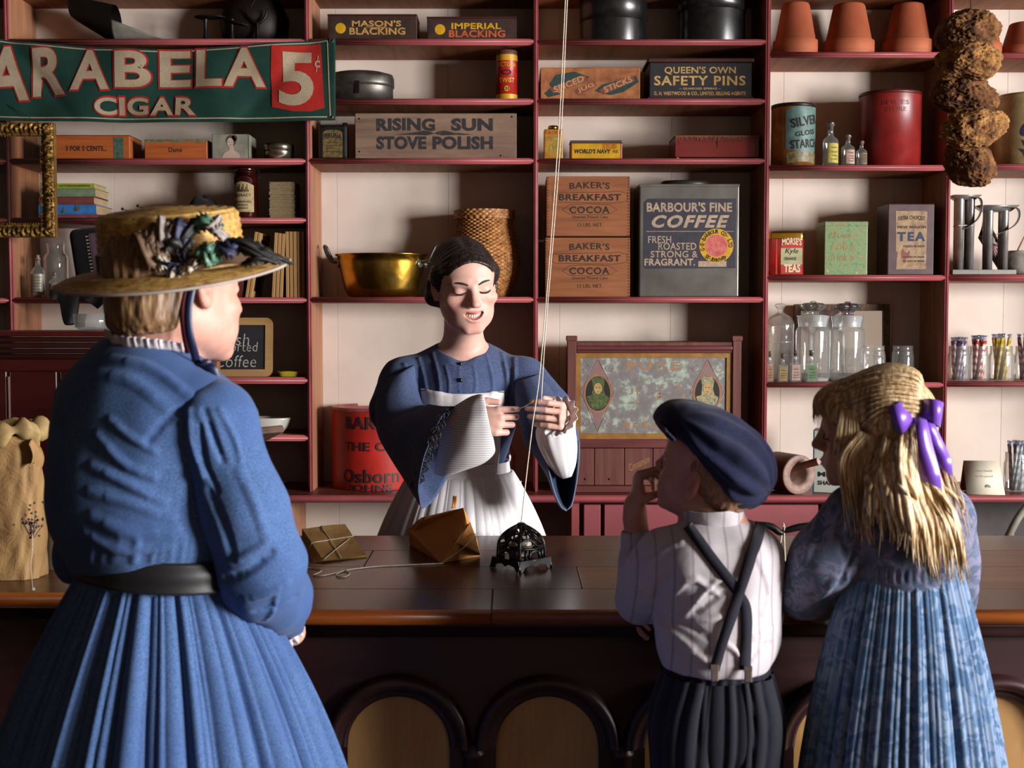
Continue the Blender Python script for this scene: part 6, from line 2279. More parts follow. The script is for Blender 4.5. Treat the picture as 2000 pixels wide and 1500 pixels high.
it_ = thing('glass_bowl', (at(182, 630, YK + 0.1).x, YK + 0.1, cab.location.z + ztop + 0.0005), 'clear low glass bowl on top of the dark red cabinet', 'bowl')
R, h = 38 / ppm(YK + 0.1), at(0, 613, YK + 0.1).z - it_.location.z
MB().lathe([(0, 0.002), (R * 0.7, 0.002), (R * 0.9, h * 0.2), (R, h), (R * 0.985, h), (R * 0.88, h * 0.22), (0, 0.006)], 44).build('body', M_JARGLASS, it_)

# --- wooden roll-paper stand between the hatted woman and the shelves
YR = 2.80
rs = thing('paper_roll_stand', (at(420, 1040, YR).x, YR, ZT + 0.0006), 'wooden wrapping paper stand with turned rail, sloping cutter board and paper roll', 'paper stand')
rx = lambda p: at(p, 850, YR).x - rs.location.x
rz_ = lambda p: at(420, p, YR).z - rs.location.z
M_RWOOD = wood('paper stand oak', '#5f3a20', '#8c5c36', 'z', 9, 0.5, 0.1)
M_RWOOD2 = wood('paper stand grey oak', '#43302a', '#6b5044', 'x', 9, 0.5, 0.1)
for a, b_ in ((404, 411), (415, 430)):
 MB().box((rx(a), -0.012, 0), (rx(b_), 0.012, rz_(683)), 0.003, seg=2).build('post', M_RWOOD, rs)
MB().tube([(rx(360), 0.0, rz_(688)), (rx(400), -0.005, rz_(680)), (rx(445), -0.01, rz_(670)), (rx(451), -0.011, rz_(668))], [0.012, 0.012, 0.012, 0.009], 18).build('rail', M_RWOOD, rs)
a, b_ = Vector((rx(425), 0.05, rz_(886))), Vector((rx(521), -0.03, rz_(838)))
d = (b_ - a)
M = Matrix.Translation(a) @ d.to_track_quat('X', 'Z').to_matrix().to_4x4()
MB().box((-0.06, -0.06, -0.008), (d.length, 0.06, 0.009), 0.004, M, seg=2).build('cutter_board', M_RWOOD2, rs)
MB().tube([(rx(503), 0.0, rz_(960)), (rx(503), 0.0, rz_(842))], 0.0055, 12).build('rod', plain('grey rod', '#5b5450', 0.45, 0.4), rs)
MB().lathe([(0.0, 0.036), (0.005, 0.033), (0.008, 0.02), (0.005, 0.01), (0.009, 0.004), (0.009, -0.01)], 16, Matrix.Translation((rx(500), 0, rz_(828)))).build('knob', plain('grey pewter', '#6e6260', 0.35, 0.6), rs)
MB().prism([(rx(470), rz_(945)), (rx(520), rz_(908)), (rx(520), rz_(930)), (rx(478), rz_(958))], -0.02, 0.03).build('wedge', M_RWOOD2, rs)
rr = 36 / ppm(YR)
MB().lathe([(0.0, 0.03), (rr, 0.03), (rr, -0.18), (0, -0.18)], 48, Matrix.Translation((rx(501), 0.0, rz_(966))) @ Matrix.Rotation(PI / 2, 4, 'X') @ Matrix.Rotation(0.3, 4, 'Y')).build('paper_roll', plain('kraft roll end', '#a58a5c', 0.8, c2='#8f7448', scale=40), rs)
MB().box((rx(395), -0.06, 0), (rx(515), 0.12, 0.02), 0.004).build('base', M_RWOOD2, rs)

# --- sponges strung on a cord
M_SPONGE, nt, b = new_mat('natural sponge')
v = coords(nt)
f1 = noise(nt, v, 26, 5, 0.65)
f2 = noise(nt, v, 95, 3, 0.6)
oi = nt.nodes.new('ShaderNodeObjectInfo')
tint = ramp(nt, oi.outputs['Random'], [(0.2, '#7d5236'), (0.8, '#f0e2c8')])
nt.links.new(mixc(nt, 1.0, ramp(nt, f1, [(0.35, '#4a2c16'), (0.5, '#8a6238'), (0.68, '#b8945e')]), tint, 'MULTIPLY'), b.inputs['Base Color'])
b.inputs['Roughness'].default_value = 0.95
bump(nt, b, f2, 0.9, 0.006)
YS = 3.7
cord = thing('hanging_string', at(1893, -60, YS), 'thin dark cord holding the five hanging sponges', 'cord')
SPG = [(1897, 60, 60, 44, 'topmost pale sponge on the hanging cord'), (1883, 125, 60, 36, 'dark sponge second from the top of the cord'), (1887, 184, 63, 40, 'pale ragged sponge in the middle of the cord'), (1891, 254, 61, 38, 'spiky sponge with a reddish right side, fourth on the cord'), (1902, 318, 51, 39, 'lowest sponge on the cord, pointing down left')]
pts = [at(1893, -60, YS)] + [at(a, b_ - r * 0.6, YS) for a, b_, _, r, _ in SPG] + [at(1902, 330, YS)]
MB().tube([p - cord.location for p in [Vector((at(1893, 0, YS).x, YS, ZC - 0.002))] + pts], 0.0014, 6).build('strand', IRON, cord)
for k, (px, py, rx_, rz2, lab) in enumerate(SPG):
 c = at(px, py, YS)
 bm = bmesh.new()
 bmesh.ops.create_icosphere(bm, subdivisions=6, radius=1)
 co = np.array([v_.co[:] for v_ in bm.verts])
 R3 = np.array([rx_ / ppm(YS), rx_ / ppm(YS) * 0.85, rz2 / ppm(YS)])
 L = 1 + 0.16 * vnoise(co, 1.6, k + 1) + 0.08 * vnoise(co, 4.1, k + 11)
 nn = vnoise(co, 15, k + 31)
 holes = np.clip(vnoise(co, 8.5, k + 71) - 0.25, 0, 1)
 L += 0.045 * nn - 0.16 * holes + 0.02 * vnoise(co, 34, k)
 co2 = co * L[:, None]
 tw = {0: 0.12, 1: 0.0, 2: -0.2, 3: 0.1, 4: -0.6}[k]
 x, z = co2[:, 0] * R3[0], co2[:, 2] * R3[2]
 co2 = np.stack([x * math.cos(tw) - z * math.sin(tw), co2[:, 1] * R3[1], x * math.sin(tw) + z * math.cos(tw)], 1)
 for v_, q in zip(bm.verts, co2):
  v_.co = q
 me = bpy.data.meshes.new('sponge')
 bm.to_mesh(me)
 bm.free()
 me.polygons.foreach_set('use_smooth', [True] * len(me.polygons))
 o = link('hanging_sponge', me, None, [M_SPONGE])
 o.location = c + Vector((0, 0.03 * (-1) ** k, 0))
 tag(o, lab, 'sponge', 'sponges on the hanging cord')
# ------------------------------------------------------------------ things on the counter
M_KRAFT = plain('kraft paper', '#b28b52', 0.75, c2='#987240', scale=9, bmp=0.12, bscale=35)
M_KRAFT2 = plain('orange kraft paper', '#cf8f48', 0.7, c2='#b57532', scale=8, bmp=0.12, bscale=35)
M_STRING = plain('white cotton string', '#d8cbb8', 0.8, var=0.15, scale=200)
ZI = ZT + 0.0006


def faceted(name, pts, faces, mat, parent, sub=2, amp=0.0015, seed=1, thick=0.0):
 """A creased paper shape: flat facets cut fine and slightly crumpled."""
 bm = bmesh.new()
 vv = [bm.verts.new(p) for p in pts]
 for f in faces:
  bm.faces.new([vv[i] for i in f])
 bmesh.ops.recalc_face_normals(bm, faces=bm.faces)
 bmesh.ops.triangulate(bm, faces=[f for f in bm.faces if len(f.verts) > 4])
 bmesh.ops.subdivide_edges(bm, edges=bm.edges, cuts=7, use_grid_fill=True)
 bm.normal_update()
 co = np.array([v.co[:] for v in bm.verts])
 no = np.array([v.normal[:] for v in bm.verts])
 d = amp * vnoise(co, 28, seed) + amp * 0.7 * np.abs(vnoise(co, 60, seed + 5))
 zmin = co[:, 2].min()
 d *= np.clip((co[:, 2] - zmin) / 0.01, 0, 1)
 for v, q in zip(bm.verts, co + no * d[:, None]):
  v.co = q
 me = bpy.data.meshes.new(name)
 bm.to_mesh(me)
 bm.free()
 o = link(name, me, parent, [mat])
 if thick:
  md = o.modifiers.new('t', 'SOLIDIFY')
  md.thickness = thick
 return o


# parcel tied with string
base = atz(650, 1090, ZI)
parcel = thing('wrapped_parcel', (base.x, base.y, ZI), 'flat brown paper parcel tied with crossed string beside the woman in blue', 'parcel')
A = [atz(p, q, ZI) - Vector(base) for p, q in ((620, 1099), (718, 1088), (683, 1066), (588, 1083))]
A = [Vector((a.x, a.y, 0)) for a in A]
A = [atz(612, 1099, ZI), atz(717, 1088, ZI), atz(692, 1058, ZI), atz(590, 1066, ZI)]
A = [Vector((a.x - base.x, a.y - base.y, 0)) for a in A]
hz = lambda px, py, Y: at(px, py, Y) - Vector((base.x, base.y, ZI))
Tp = [hz(632, 1097, base.y + A[0].y + 0.001), hz(716, 1085, base.y + A[1].y + 0.001), hz(674, 1024, base.y + A[2].y - 0.03), hz(590, 1032, base.y + A[3].y - 0.02)]
Tp[0].z = max(Tp[0].z, 0.004)
Tp[1].z = max(Tp[1].z, 0.004)
faceted('wrapper', A + Tp, [(3, 2, 1, 0), (4, 5, 6, 7), (0, 1, 5, 4), (1, 2, 6, 5), (2, 3, 7, 6), (3, 0, 4, 7)], M_KRAFT, parcel, amp=0.0018)
nrm = (Tp[1] - Tp[0]).cross(Tp[3] - Tp[0]).normalized() * 0.0022
tp = lambda u, v: Tp[0] * (1 - u) * (1 - v) + Tp[1] * u * (1 - v) + Tp[2] * u * v + Tp[3] * (1 - u) * v + nrm
mb = MB()
mb.tube([tp(t * 1.0, 0.52 + 0.06 * t) for t in np.linspace(0, 1, 9)], 0.0012, 6)
mb.tube([tp(0.4 + 0.04 * t, t) for t in np.linspace(0, 1, 9)], 0.0012, 6)
mb.tube([tp(0.02 + 0.85 * t, 0.02 + 0.5 * t) for t in np.linspace(0, 1, 9)], 0.001, 6)
mb.tube([tp(0, 0.52), A[0] * 0.5 + A[3] * 0.5 + Vector((0, 0, 0.003))], 0.0012, 6)
mb.build('string', M_STRING, parcel)

# open-ended paper bag on its side
base = atz(868, 1098, ZI)
bag = thing('paper_bag', (base.x, base.y, ZI), 'orange brown paper bag lying open toward the string holder', 'paper bag')
g = lambda px, py: (lambda p: Vector((p.x - base.x, p.y - base.y, 0)))(atz(px, py, ZI))
k_ = lambda px, py, dy: at(px, py, base.y + dy) - Vector((base.x, base.y, ZI))
f0, f1_, b1_, b0 = g(861, 1100), g(938, 1086), g(930, 1058), g(800, 1064)
l1 = k_(797, 1034, b0.y - 0.03)
r1 = k_(911, 994, 0.05)
r2 = k_(914, 1020, 0.03)
p_front = g(861, 1100) + Vector((0, 0, 0.002))
peak = k_(905, 992, 0.06)
mouth_in = k_(884, 1065, 0.02)
pts = [b0, f0, l1, peak, k_(912, 1022, 0.035), b1_, f1_, k_(822, 1010, 0.10), k_(930, 1045, 0.06)]
faceted('paper', pts, [(0, 1, 2), (1, 4, 3, 2), (2, 3, 7), (3, 4, 8), (0, 2, 7), (3, 8, 5), (7, 3, 5, 0), (0, 5, 6, 1), (8, 6, 5)], M_KRAFT2, bag, amp=0.0022, seed=4, thick=0.0012)
faceted('mouth_flap', [f0 + Vector((0.002, -0.001, 0.001)), k_(911, 1026, 0.03), k_(919, 1020, 0.028), k_(937, 1080, 0.018), f1_ + Vector((0, 0, 0.002)), k_(893, 1060, 0.014)], [(0, 5, 1), (1, 5, 2), (5, 3, 2), (5, 4, 3), (0, 4, 5)], plain('paper inside', '#cb9250', 0.75, c2='#a96d2c', scale=9), bag, amp=0.001, seed=9, thick=0.001)
mb = MB()
q0, q1 = k_(886, 993, 0.06), k_(889, 969, 0.06)
mb.grid(lambda u, v: q0 + (q1 - q0) * v + Vector(((u - 0.5) * 0.0095, 0.004 * math.sin(3 * v + u), 0)), 4, 6)
mb.build('twisted_neck', M_KRAFT2, bag, thick=0.003)
MB().tube(bez([f0 + Vector((0.004, -0.003, 0.003)), k_(905, 1070, 0.0), k_(930, 1042, 0.02)], 12), 0.0011, 6).build('string', M_STRING, bag)

# loose string on the boards
o = thing('loose_string', (base.x - 0.15, base.y, ZI), 'loose curl of white string lying across the counter boards', 'string')
pts = [(566, 1114), (580, 1110), (605, 1109), (627, 1113), (622, 1119), (612, 1123), (630, 1124), (655, 1119), (672, 1114), (682, 1120), (676, 1126), (660, 1126), (658, 1121), (672, 1115), (700, 1110), (740, 1106), (800, 1103), (850, 1101), (866, 1100)]
MB().tube([atz(p, q, ZI + 0.0013) - o.location for p, q in [(v.x, v.y) for v in bez([(a, b_, 0) for a, b_ in pts], 110)]], 0.0013, 6).build('strand', M_STRING, o)

# cast-iron string holder
hb = atz(1018, 1108, ZI)
holder = thing('string_holder', (hb.x, hb.y, ZI), 'black cast iron pierced dome string holder on the counter', 'string holder', 0.72)
M_CAST = plain('glossy cast iron', '#131014', 0.28, 0.4, var=0.3, spec=0.6, bmp=0.05)
H = at(0, 1020, hb.y).z - ZI
B = 0.037


def dome(side, s, t):
 """Face 0..3 of a square dome: s across -1..1, t up 0..1."""
 r = B * (1 - 0.1 * t) * (1 - 0.93 * max(0, (t - 0.3) / 0.7) ** 2.5)
 z = 0.022 + (H - 0.026) * (t ** 0.92)
 x, y = s * r, -r * (1 + 0.22 * (1 - s * s))
 c, n = math.cos(side * PI / 2), math.sin(side * PI / 2)
 return Vector((x * c - y * n, x * n + y * c, z))


for side in range(4):
 mb = MB()
 tb = lambda pts, r: mb.tube([dome(side, s, t) for s, t in pts], r, 7)
 tb([(-1, t) for t in np.linspace(0, 1, 16)], 0.0032)
 tb([(s, 0) for s in np.linspace(-1, 1, 9)], 0.003)
 tb([(s, 0.3 + 0.02 * abs(s)) for s in np.linspace(-1, 1, 9)], 0.0026)
 for a in (-0.5, 0.5):
  tb([(a + 0.44 * math.cos(q), 0.46 + 0.12 * math.sin(q)) for q in np.linspace(-0.2, PI + 0.2, 12)], 0.0026)
  tb([(a + 0.44 * math.cos(q), 0.46 - 0.1 * math.sin(q)) for q in np.linspace(0, PI, 10)], 0.0024)
  tb([(a * 1.05 + 0.36 * math.cos(q) * (1 - 0.3 * math.sin(q)), 0.7 + 0.13 * math.sin(q)) for q in np.linspace(0, 2 * PI, 15)], 0.0024)
  tb([(a, 0.58), (a * 0.8, 0.78), (a * 0.4, 0.95)], 0.0022)
 tb([(0.0, 0.3), (0, 0.55), (0, 0.8), (0, 1)], 0.0026)
 tb([(0.42 * math.cos(q), 0.05 + 0.2 * math.sin(q)) for q in np.linspace(0, PI, 12)], 0.003)
 for a in (-0.62, -0.36, 0.36, 0.62):
  tb([(a, 0.3), (a * 1.05, 0.12), (a * 1.1, 0.0)], 0.0034)
 mb.build('pierced_side', M_CAST, holder)
MB().lathe([(0.012, H - 0.008), (0.009, H - 0.002), (0.004, H), (0.0025, H - 0.004), (0.006, H - 0.01)], 16).build('crown_ring', M_CAST, holder)
mb = MB()
for side in range(4):
 M = Matrix.Rotation(side * PI / 2, 4, 'Z')
 ol = [(-B * 1.18, 0.024), (-B * 1.3, 0.008), (-B * 1.42, 0), (-B * 1.0, 0), (-B * 0.8, 0.01), (-B * 0.3, 0.013), (0, 0.008), (B * 0.3, 0.013), (B * 0.8, 0.01), (B * 1.0, 0), (B * 1.42, 0), (B * 1.3, 0.008), (B * 1.18, 0.024)]
 mb.prism(ol[::-1], -B * 1.28, -B * 1.2, M)
mb.box((-B * 1.2, -B * 1.2, 0.018), (B * 1.2, B * 1.2, 0.024), 0.001)
mb.build('footed_base', M_CAST, holder)
ball = thing('string_ball', (hb.x, hb.y, ZI + 0.0245), 'ball of pale string inside the iron string holder', 'string')
mb = MB()
mb.lathe([(0, 0)] + [(0.022 * math.sin(a), 0.022 - 0.022 * math.cos(a)) for a in np.linspace(0.2, PI - 0.2, 12)] + [(0, 0.044)], 24)
for k in range(14):
 a, b_ = random.uniform(0, PI), random.uniform(0, PI)
 e1 = Vector((math.cos(a), math.sin(a), 0))
 e2 = Vector((-math.sin(a) * math.cos(b_), math.cos(a) * math.cos(b_), math.sin(b_)))
 mb.tube([Vector((0, 0, 0.022)) + 0.0225 * (e1 * math.cos(q) + e2 * math.sin(q)) for q in np.linspace(0, 2 * PI, 25)[:-1]], 0.001, 5, closed=True)
mb.build('winding', M_STRING, ball)

# string from the ceiling through her hands to the holder
top = at(1105, -40, 3.2)
topz = Vector((at(1110, 0, 3.2).x + 0.04, 3.2, ZC - 0.005))
hook = thing('ceiling_string', topz, 'thin white string running from the ceiling to the iron string holder', 'string')
hold_top = Vector((hb.x, hb.y, ZI + H - 0.002))
HANDL = at(1041, 772, 3.02)
p1 = [topz, at(1104, 0, 3.15), at(1088, 300, 3.1), at(1058, 690, 3.02), at(1040, 830, 2.98), at(1028, 930, 2.9), hold_top]
p2 = [topz + Vector((0.006, 0, 0)), at(1108, 0, 3.15), at(1093, 300, 3.11), at(1066, 640, 3.05), at(1057, 785, 3.0)]
MB().tube([p - topz for p in bez(p1, 70)], 0.0013, 6).build('strand', M_STRING, hook)
MB().tube([p - topz for p in bez(p2, 50)], 0.0012, 6).build('strand', M_STRING, hook)

MB().tube(bez([at(1012, 799, 3.0) - topz, at(1028, 792, 2.99) - topz, at(1042, 783, 2.98) - topz], 10), 0.0008, 5).build('pulled_end', M_STRING, hook)

# big brown paper sack and white paper cone at the left
M_SACK, nt, b = new_mat('creased sack paper')
v = coords(nt)
f1 = noise(nt, v, 7, 5)
nt.links.new(ramp(nt, f1, [(0.35, '#8b6840'), (0.65, '#b08a58')]), b.inputs['Base Color'])
b.inputs['Roughness'].default_value = 0.75
bump(nt, b, noise(nt, v, 24, 5, 0.7, 1.0), 0.6, 0.008)
YSK = 2.70
sk0 = Vector((at(8, 1100, YSK).x, YSK, ZI))
sack = thing('paper_sack', sk0, 'tall brown paper sack with a crumpled rolled top at the left end', 'paper sack')
Hs = at(0, 850, YSK).z - ZI
WS = 80 / ppm(YSK)


def sackf(u, v):
 a = 2 * PI * u
 c, s_ = math.cos(a), math.sin(a)
 e = 0.55 + 0.2 * v
 x = math.copysign(abs(c) ** e, c) * WS * (0.98 - 0.1 * v + 0.05 * math.sin(3 * v))
 y = math.copysign(abs(s_) ** e, s_) * WS * 0.62 * (1 - 0.35 * v)
 n = 0.006 * math.sin(5 * a + 4 * v) * v + 0.004 * math.sin(11 * a + 9 * v) + 0.003 * math.sin(17 * a - 20 * v)
 return (x * (1 + n * 6), y * (1 + n * 6), Hs * v)


MB().grid(sackf, 90, 60, True).build('body', M_SACK, sack)


def rollf(u, v):
 a = 2 * PI * u
 c, s_ = math.cos(a), math.sin(a)
 b_ = 2 * PI * v
 rr = 0.016 * (1 + 0.35 * math.sin(7 * a) + 0.25 * math.sin(13 * a + 1))
 X = math.copysign(abs(c) ** 0.75, c) * WS * 0.93
 Y_ = math.copysign(abs(s_) ** 0.75, s_) * WS * 0.45
 k = 1 + rr / WS * math.cos(b_) * 1.1
 return (X * k, Y_ * k, Hs + 0.01 + 0.008 * math.sin(5 * a) + rr * math.sin(b_) * 1.2)


MB().grid(rollf, 90, 14, True).build('rolled_top', plain('pale sack top', '#b59a66', 0.7, c2='#95774a', scale=20, bmp=0.5, bscale=40), sack)
mb = MB().grid(lambda u, v: (WS * (0.86 + 0.09 * math.sin(PI * v) + 0.06 * u), -0.02 + 0.05 * (u - 0.5), Hs * (0.78 + 0.17 * v) + 0.01 * math.sin(5 * u)), 8, 12)
mb.build('side_fold', M_SACK, sack, thick=0.002)
o = thing('paper_scraps', (atz(15, 1128, ZI).x, atz(15, 1128, ZI).y, ZI), 'dry dark leaf scrap on the counter before the paper sack', 'leaf')
mb = MB().grid(lambda u, v: (-0.03 + 0.06 * u + 0.006 * math.sin(9 * v), -0.014 + 0.03 * v * math.sin(PI * u), 0.001 + 0.006 * abs(math.sin(4 * u + 3 * v))), 12, 6)
mb.build('leaf', plain('dry leaf', '#3a2a26', 0.8, c2='#6b5a52', scale=90), o)
o.name = 'dried_leaf'
# bunch of dried flowers hanging by a string on the sack
fb = Vector((at(62, 1020, 2.575).x, 2.575, at(62, 1020, 2.575).z))
o = thing('dried_flowers', fb, 'small dark dried flower bunch dangling on a string before the sack', 'dried flowers')
mb = MB()
for k in range(40):
 p = Vector((random.gauss(0, 0.012), random.gauss(0, 0.006), random.gauss(0, 0.014)))
 mb.lathe([(0, -0.003), (0.0035, 0), (0, 0.003)], 6, Matrix.Translation(p))
 if k % 4 == 0:
  mb.tube([p, p * 0.2 + Vector((0, 0, -0.03))], 0.0008, 4)
f_ = mb.build('blooms', plain('dusky blooms', '#3d2e30', 0.9, c2='#5c4a4c', scale=120), o)
f_['kind'] = 'stuff'
st = atz(64, 1151, ZI + 0.004) - fb
MB().tube(bez([(0, 0, 0.01), (0.002, -0.004, -0.05), (-0.004, 0, -0.09), st], 20), 0.0009, 5).build('string', M_STRING, o)
MB().lathe([(0, -0.004), (0.005, -0.001), (0.004, 0.003), (0, 0.004)], 10, Matrix.Translation(st)).build('bead', CREAM, o)
cb = atz(122, 1109, ZI)
cone = thing('paper_cone', (cb.x, cb.y + 0.02, ZI), 'pale grey paper cone standing between the sack and the woman in blue', 'paper cone')
Hc = at(0, 935, cb.y + 0.02).z - ZI
Rb = 49 / ppm(cb.y)


def conef(u, v):
 a = 2 * PI * u
 r = Rb * (1 - 0.78 * v ** 1.6) * (1 + 0.01 * math.sin(6 * a))
 return (r * math.cos(a) - 0.22 * Rb * v + 0.0, r * 0.8 * math.sin(a), Hc * v * (1 if v < 0.95 else 1))


MB().grid(conef, 48, 24, True).build('paper', plain('grey sugar paper', '#a3937f', 0.8, c2='#8c7c68', scale=7, bmp=0.1, bscale=60), cone)
MB().lathe([(0, 0.001), (Rb, 0.001)], 32, None, 1, 0.8).build('base', plain('grey sugar paper', '#a3937f', 0.8), cone)

# beam scale seen between the boy and the girl
yb = 2.62
sb = thing('beam_scale', (at(1530, 1100, yb).x, yb, ZI), 'black iron beam balance with string-hung pan between the two children', 'balance scale')
bx = lambda p: at(p, 1030, yb).x - sb.location.x
bz_ = lambda p: at(1530, p, yb).z - sb.location.z
mb = MB().tube(bez([(bx(1470), 0, bz_(1022)), (bx(1505), 0, bz_(1028)), (bx(1524), 0, bz_(1040)), (bx(1536), 0, bz_(1036)), (bx(1570), 0, bz_(1028)), (bx(1640), 0, bz_(1022))], 30), [0.0045 + 0.003 * abs(math.sin(k / 5)) for k in range(31)], 10)
mb.build('beam', IRON, sb)
MB().box((bx(1655), -0.02, 0.0), (bx(1680), 0.02, bz_(1010)), 0.004).build('pillar', IRON, sb)
MB().box((bx(1600), -0.06, 0.0), (bx(1730), 0.06, 0.014), 0.004).build('base', IRON, sb)
mb = MB()
for a, b_, y in ((1530, 1521, 0.02), (1531, 1531, -0.02)):
 mb.tube([(bx(a), 0, bz_(1028)), (bx(b_), y, 0.03)], 0.0012, 5)
mb.tube([(bx(1530), 0.007, bz_(1027)), (bx(1530), 0, bz_(1022)), (bx(1531), -0.007, bz_(1028)), (bx(1530), 0, bz_(1046)), (bx(1530), 0.007, bz_(1027))], 0.0013, 5)
mb.build('string', M_STRING, sb)
MB().box((bx(1508), -0.04, 0.002), (bx(1552), 0.04, 0.03), 0.004).build('pan', IRON, sb)

# hoop-back chair behind the counter at right
yc = 3.75
ch = thing('windsor_chair', (at(2060, 1000, yc).x, yc, 0), 'pale hoop-back chair behind the counter at the right edge', 'chair')
cxp = lambda p: at(p, 1000, yc).x - ch.location.x
czp = lambda p: at(2000, p, yc).z
M_CHAIR = plain('pale grey chair paint', '#9a948a', 0.45, c2='#7d766c', scale=20)
hoop = [(cxp(2060 - 124 * math.cos(a)), 0.0 - 0.03 * math.sin(a), 0.45 + (czp(950) - 0.45) * math.sin(a) ** 0.75) for a in np.linspace(0.0, PI, 40)]
MB().tube(hoop, 0.0115, 12).build('hoop', M_CHAIR, ch)
for k in range(7):
 a = PI * (k + 1) / 8
 t = Vector((cxp(2060 - 124 * math.cos(a)), -0.03 * math.sin(a), 0.45 + (czp(950) - 0.45) * math.sin(a) ** 0.75))
 MB().tube([(cxp(2060) + (t.x - cxp(2060)) * 0.8, -0.02, 0.45), t], 0.0045, 8).build('spindle', M_CHAIR, ch)
MB().lathe([(0, 0.42), (0.19, 0.42), (0.21, 0.44), (0.2, 0.452), (0, 0.445)], 36, Matrix.Translation((cxp(2060), -0.17, 0))).build('seat', M_CHAIR, ch)
for sx in (-1, 1):
 for y, ty in ((-0.3, -0.36), (-0.06, 0.0)):
  MB().tube([(cxp(2060) + sx * 0.13, y, 0.425), (cxp(2060) + sx * 0.19, ty, 0.0)], [0.013, 0.016], 10).build('leg', M_CHAIR, ch)
# ------------------------------------------------------------------ people
M_SKIN, nt, b = new_mat('skin')
va = nt.nodes.new('ShaderNodeVertexColor')
va.layer_name = 'tone'
v = coords(nt)
nt.links.new(mixc(nt, 1.0, va.outputs['Color'], ramp(nt, noise(nt, v, 55, 3), [(0.3, (0.86, 0.84, 0.84, 1)), (0.7, (1, 1, 1, 1))]), 'MULTIPLY'), b.inputs['Base Color'])
b.inputs['Roughness'].default_value = 0.48
b.inputs['Specular IOR Level'].default_value = 0.35
b.inputs['Subsurface Weight'].default_value = 0.12
b.inputs['Subsurface Radius'].default_value = (0.012, 0.004, 0.002)
b.inputs['Subsurface Scale'].default_value = 0.5


def hair_mat(name, c1, c2, c3, rough=0.42):
 m, nt, b = new_mat(name)
 v = coords(nt, (1, 1, 0.12))
 f = noise(nt, v, 160, 4, 0.6)
 nt.links.new(ramp(nt, f, [(0.3, c1), (0.5, c2), (0.72, c3)]), b.inputs['Base Color'])
 b.inputs['Roughness'].default_value = rough
 b.inputs['Specular IOR Level'].default_value = 0.4
 bump(nt, b, f, 0.5, 0.002)
 return m


def frame(f, up=(0, 0, 1)):
 """Rotation whose columns are right, forward and up for a body facing f."""
 f = np.array(f, float)
 f /= np.linalg.norm(f)
 r = np.cross(f, up)
 r /= np.linalg.norm(r)
 return np.stack([r, f, np.cross(r, f)], 1)


def roll(R, a):
 return R @ np.array(Matrix.Rotation(a, 3, 'Y'))


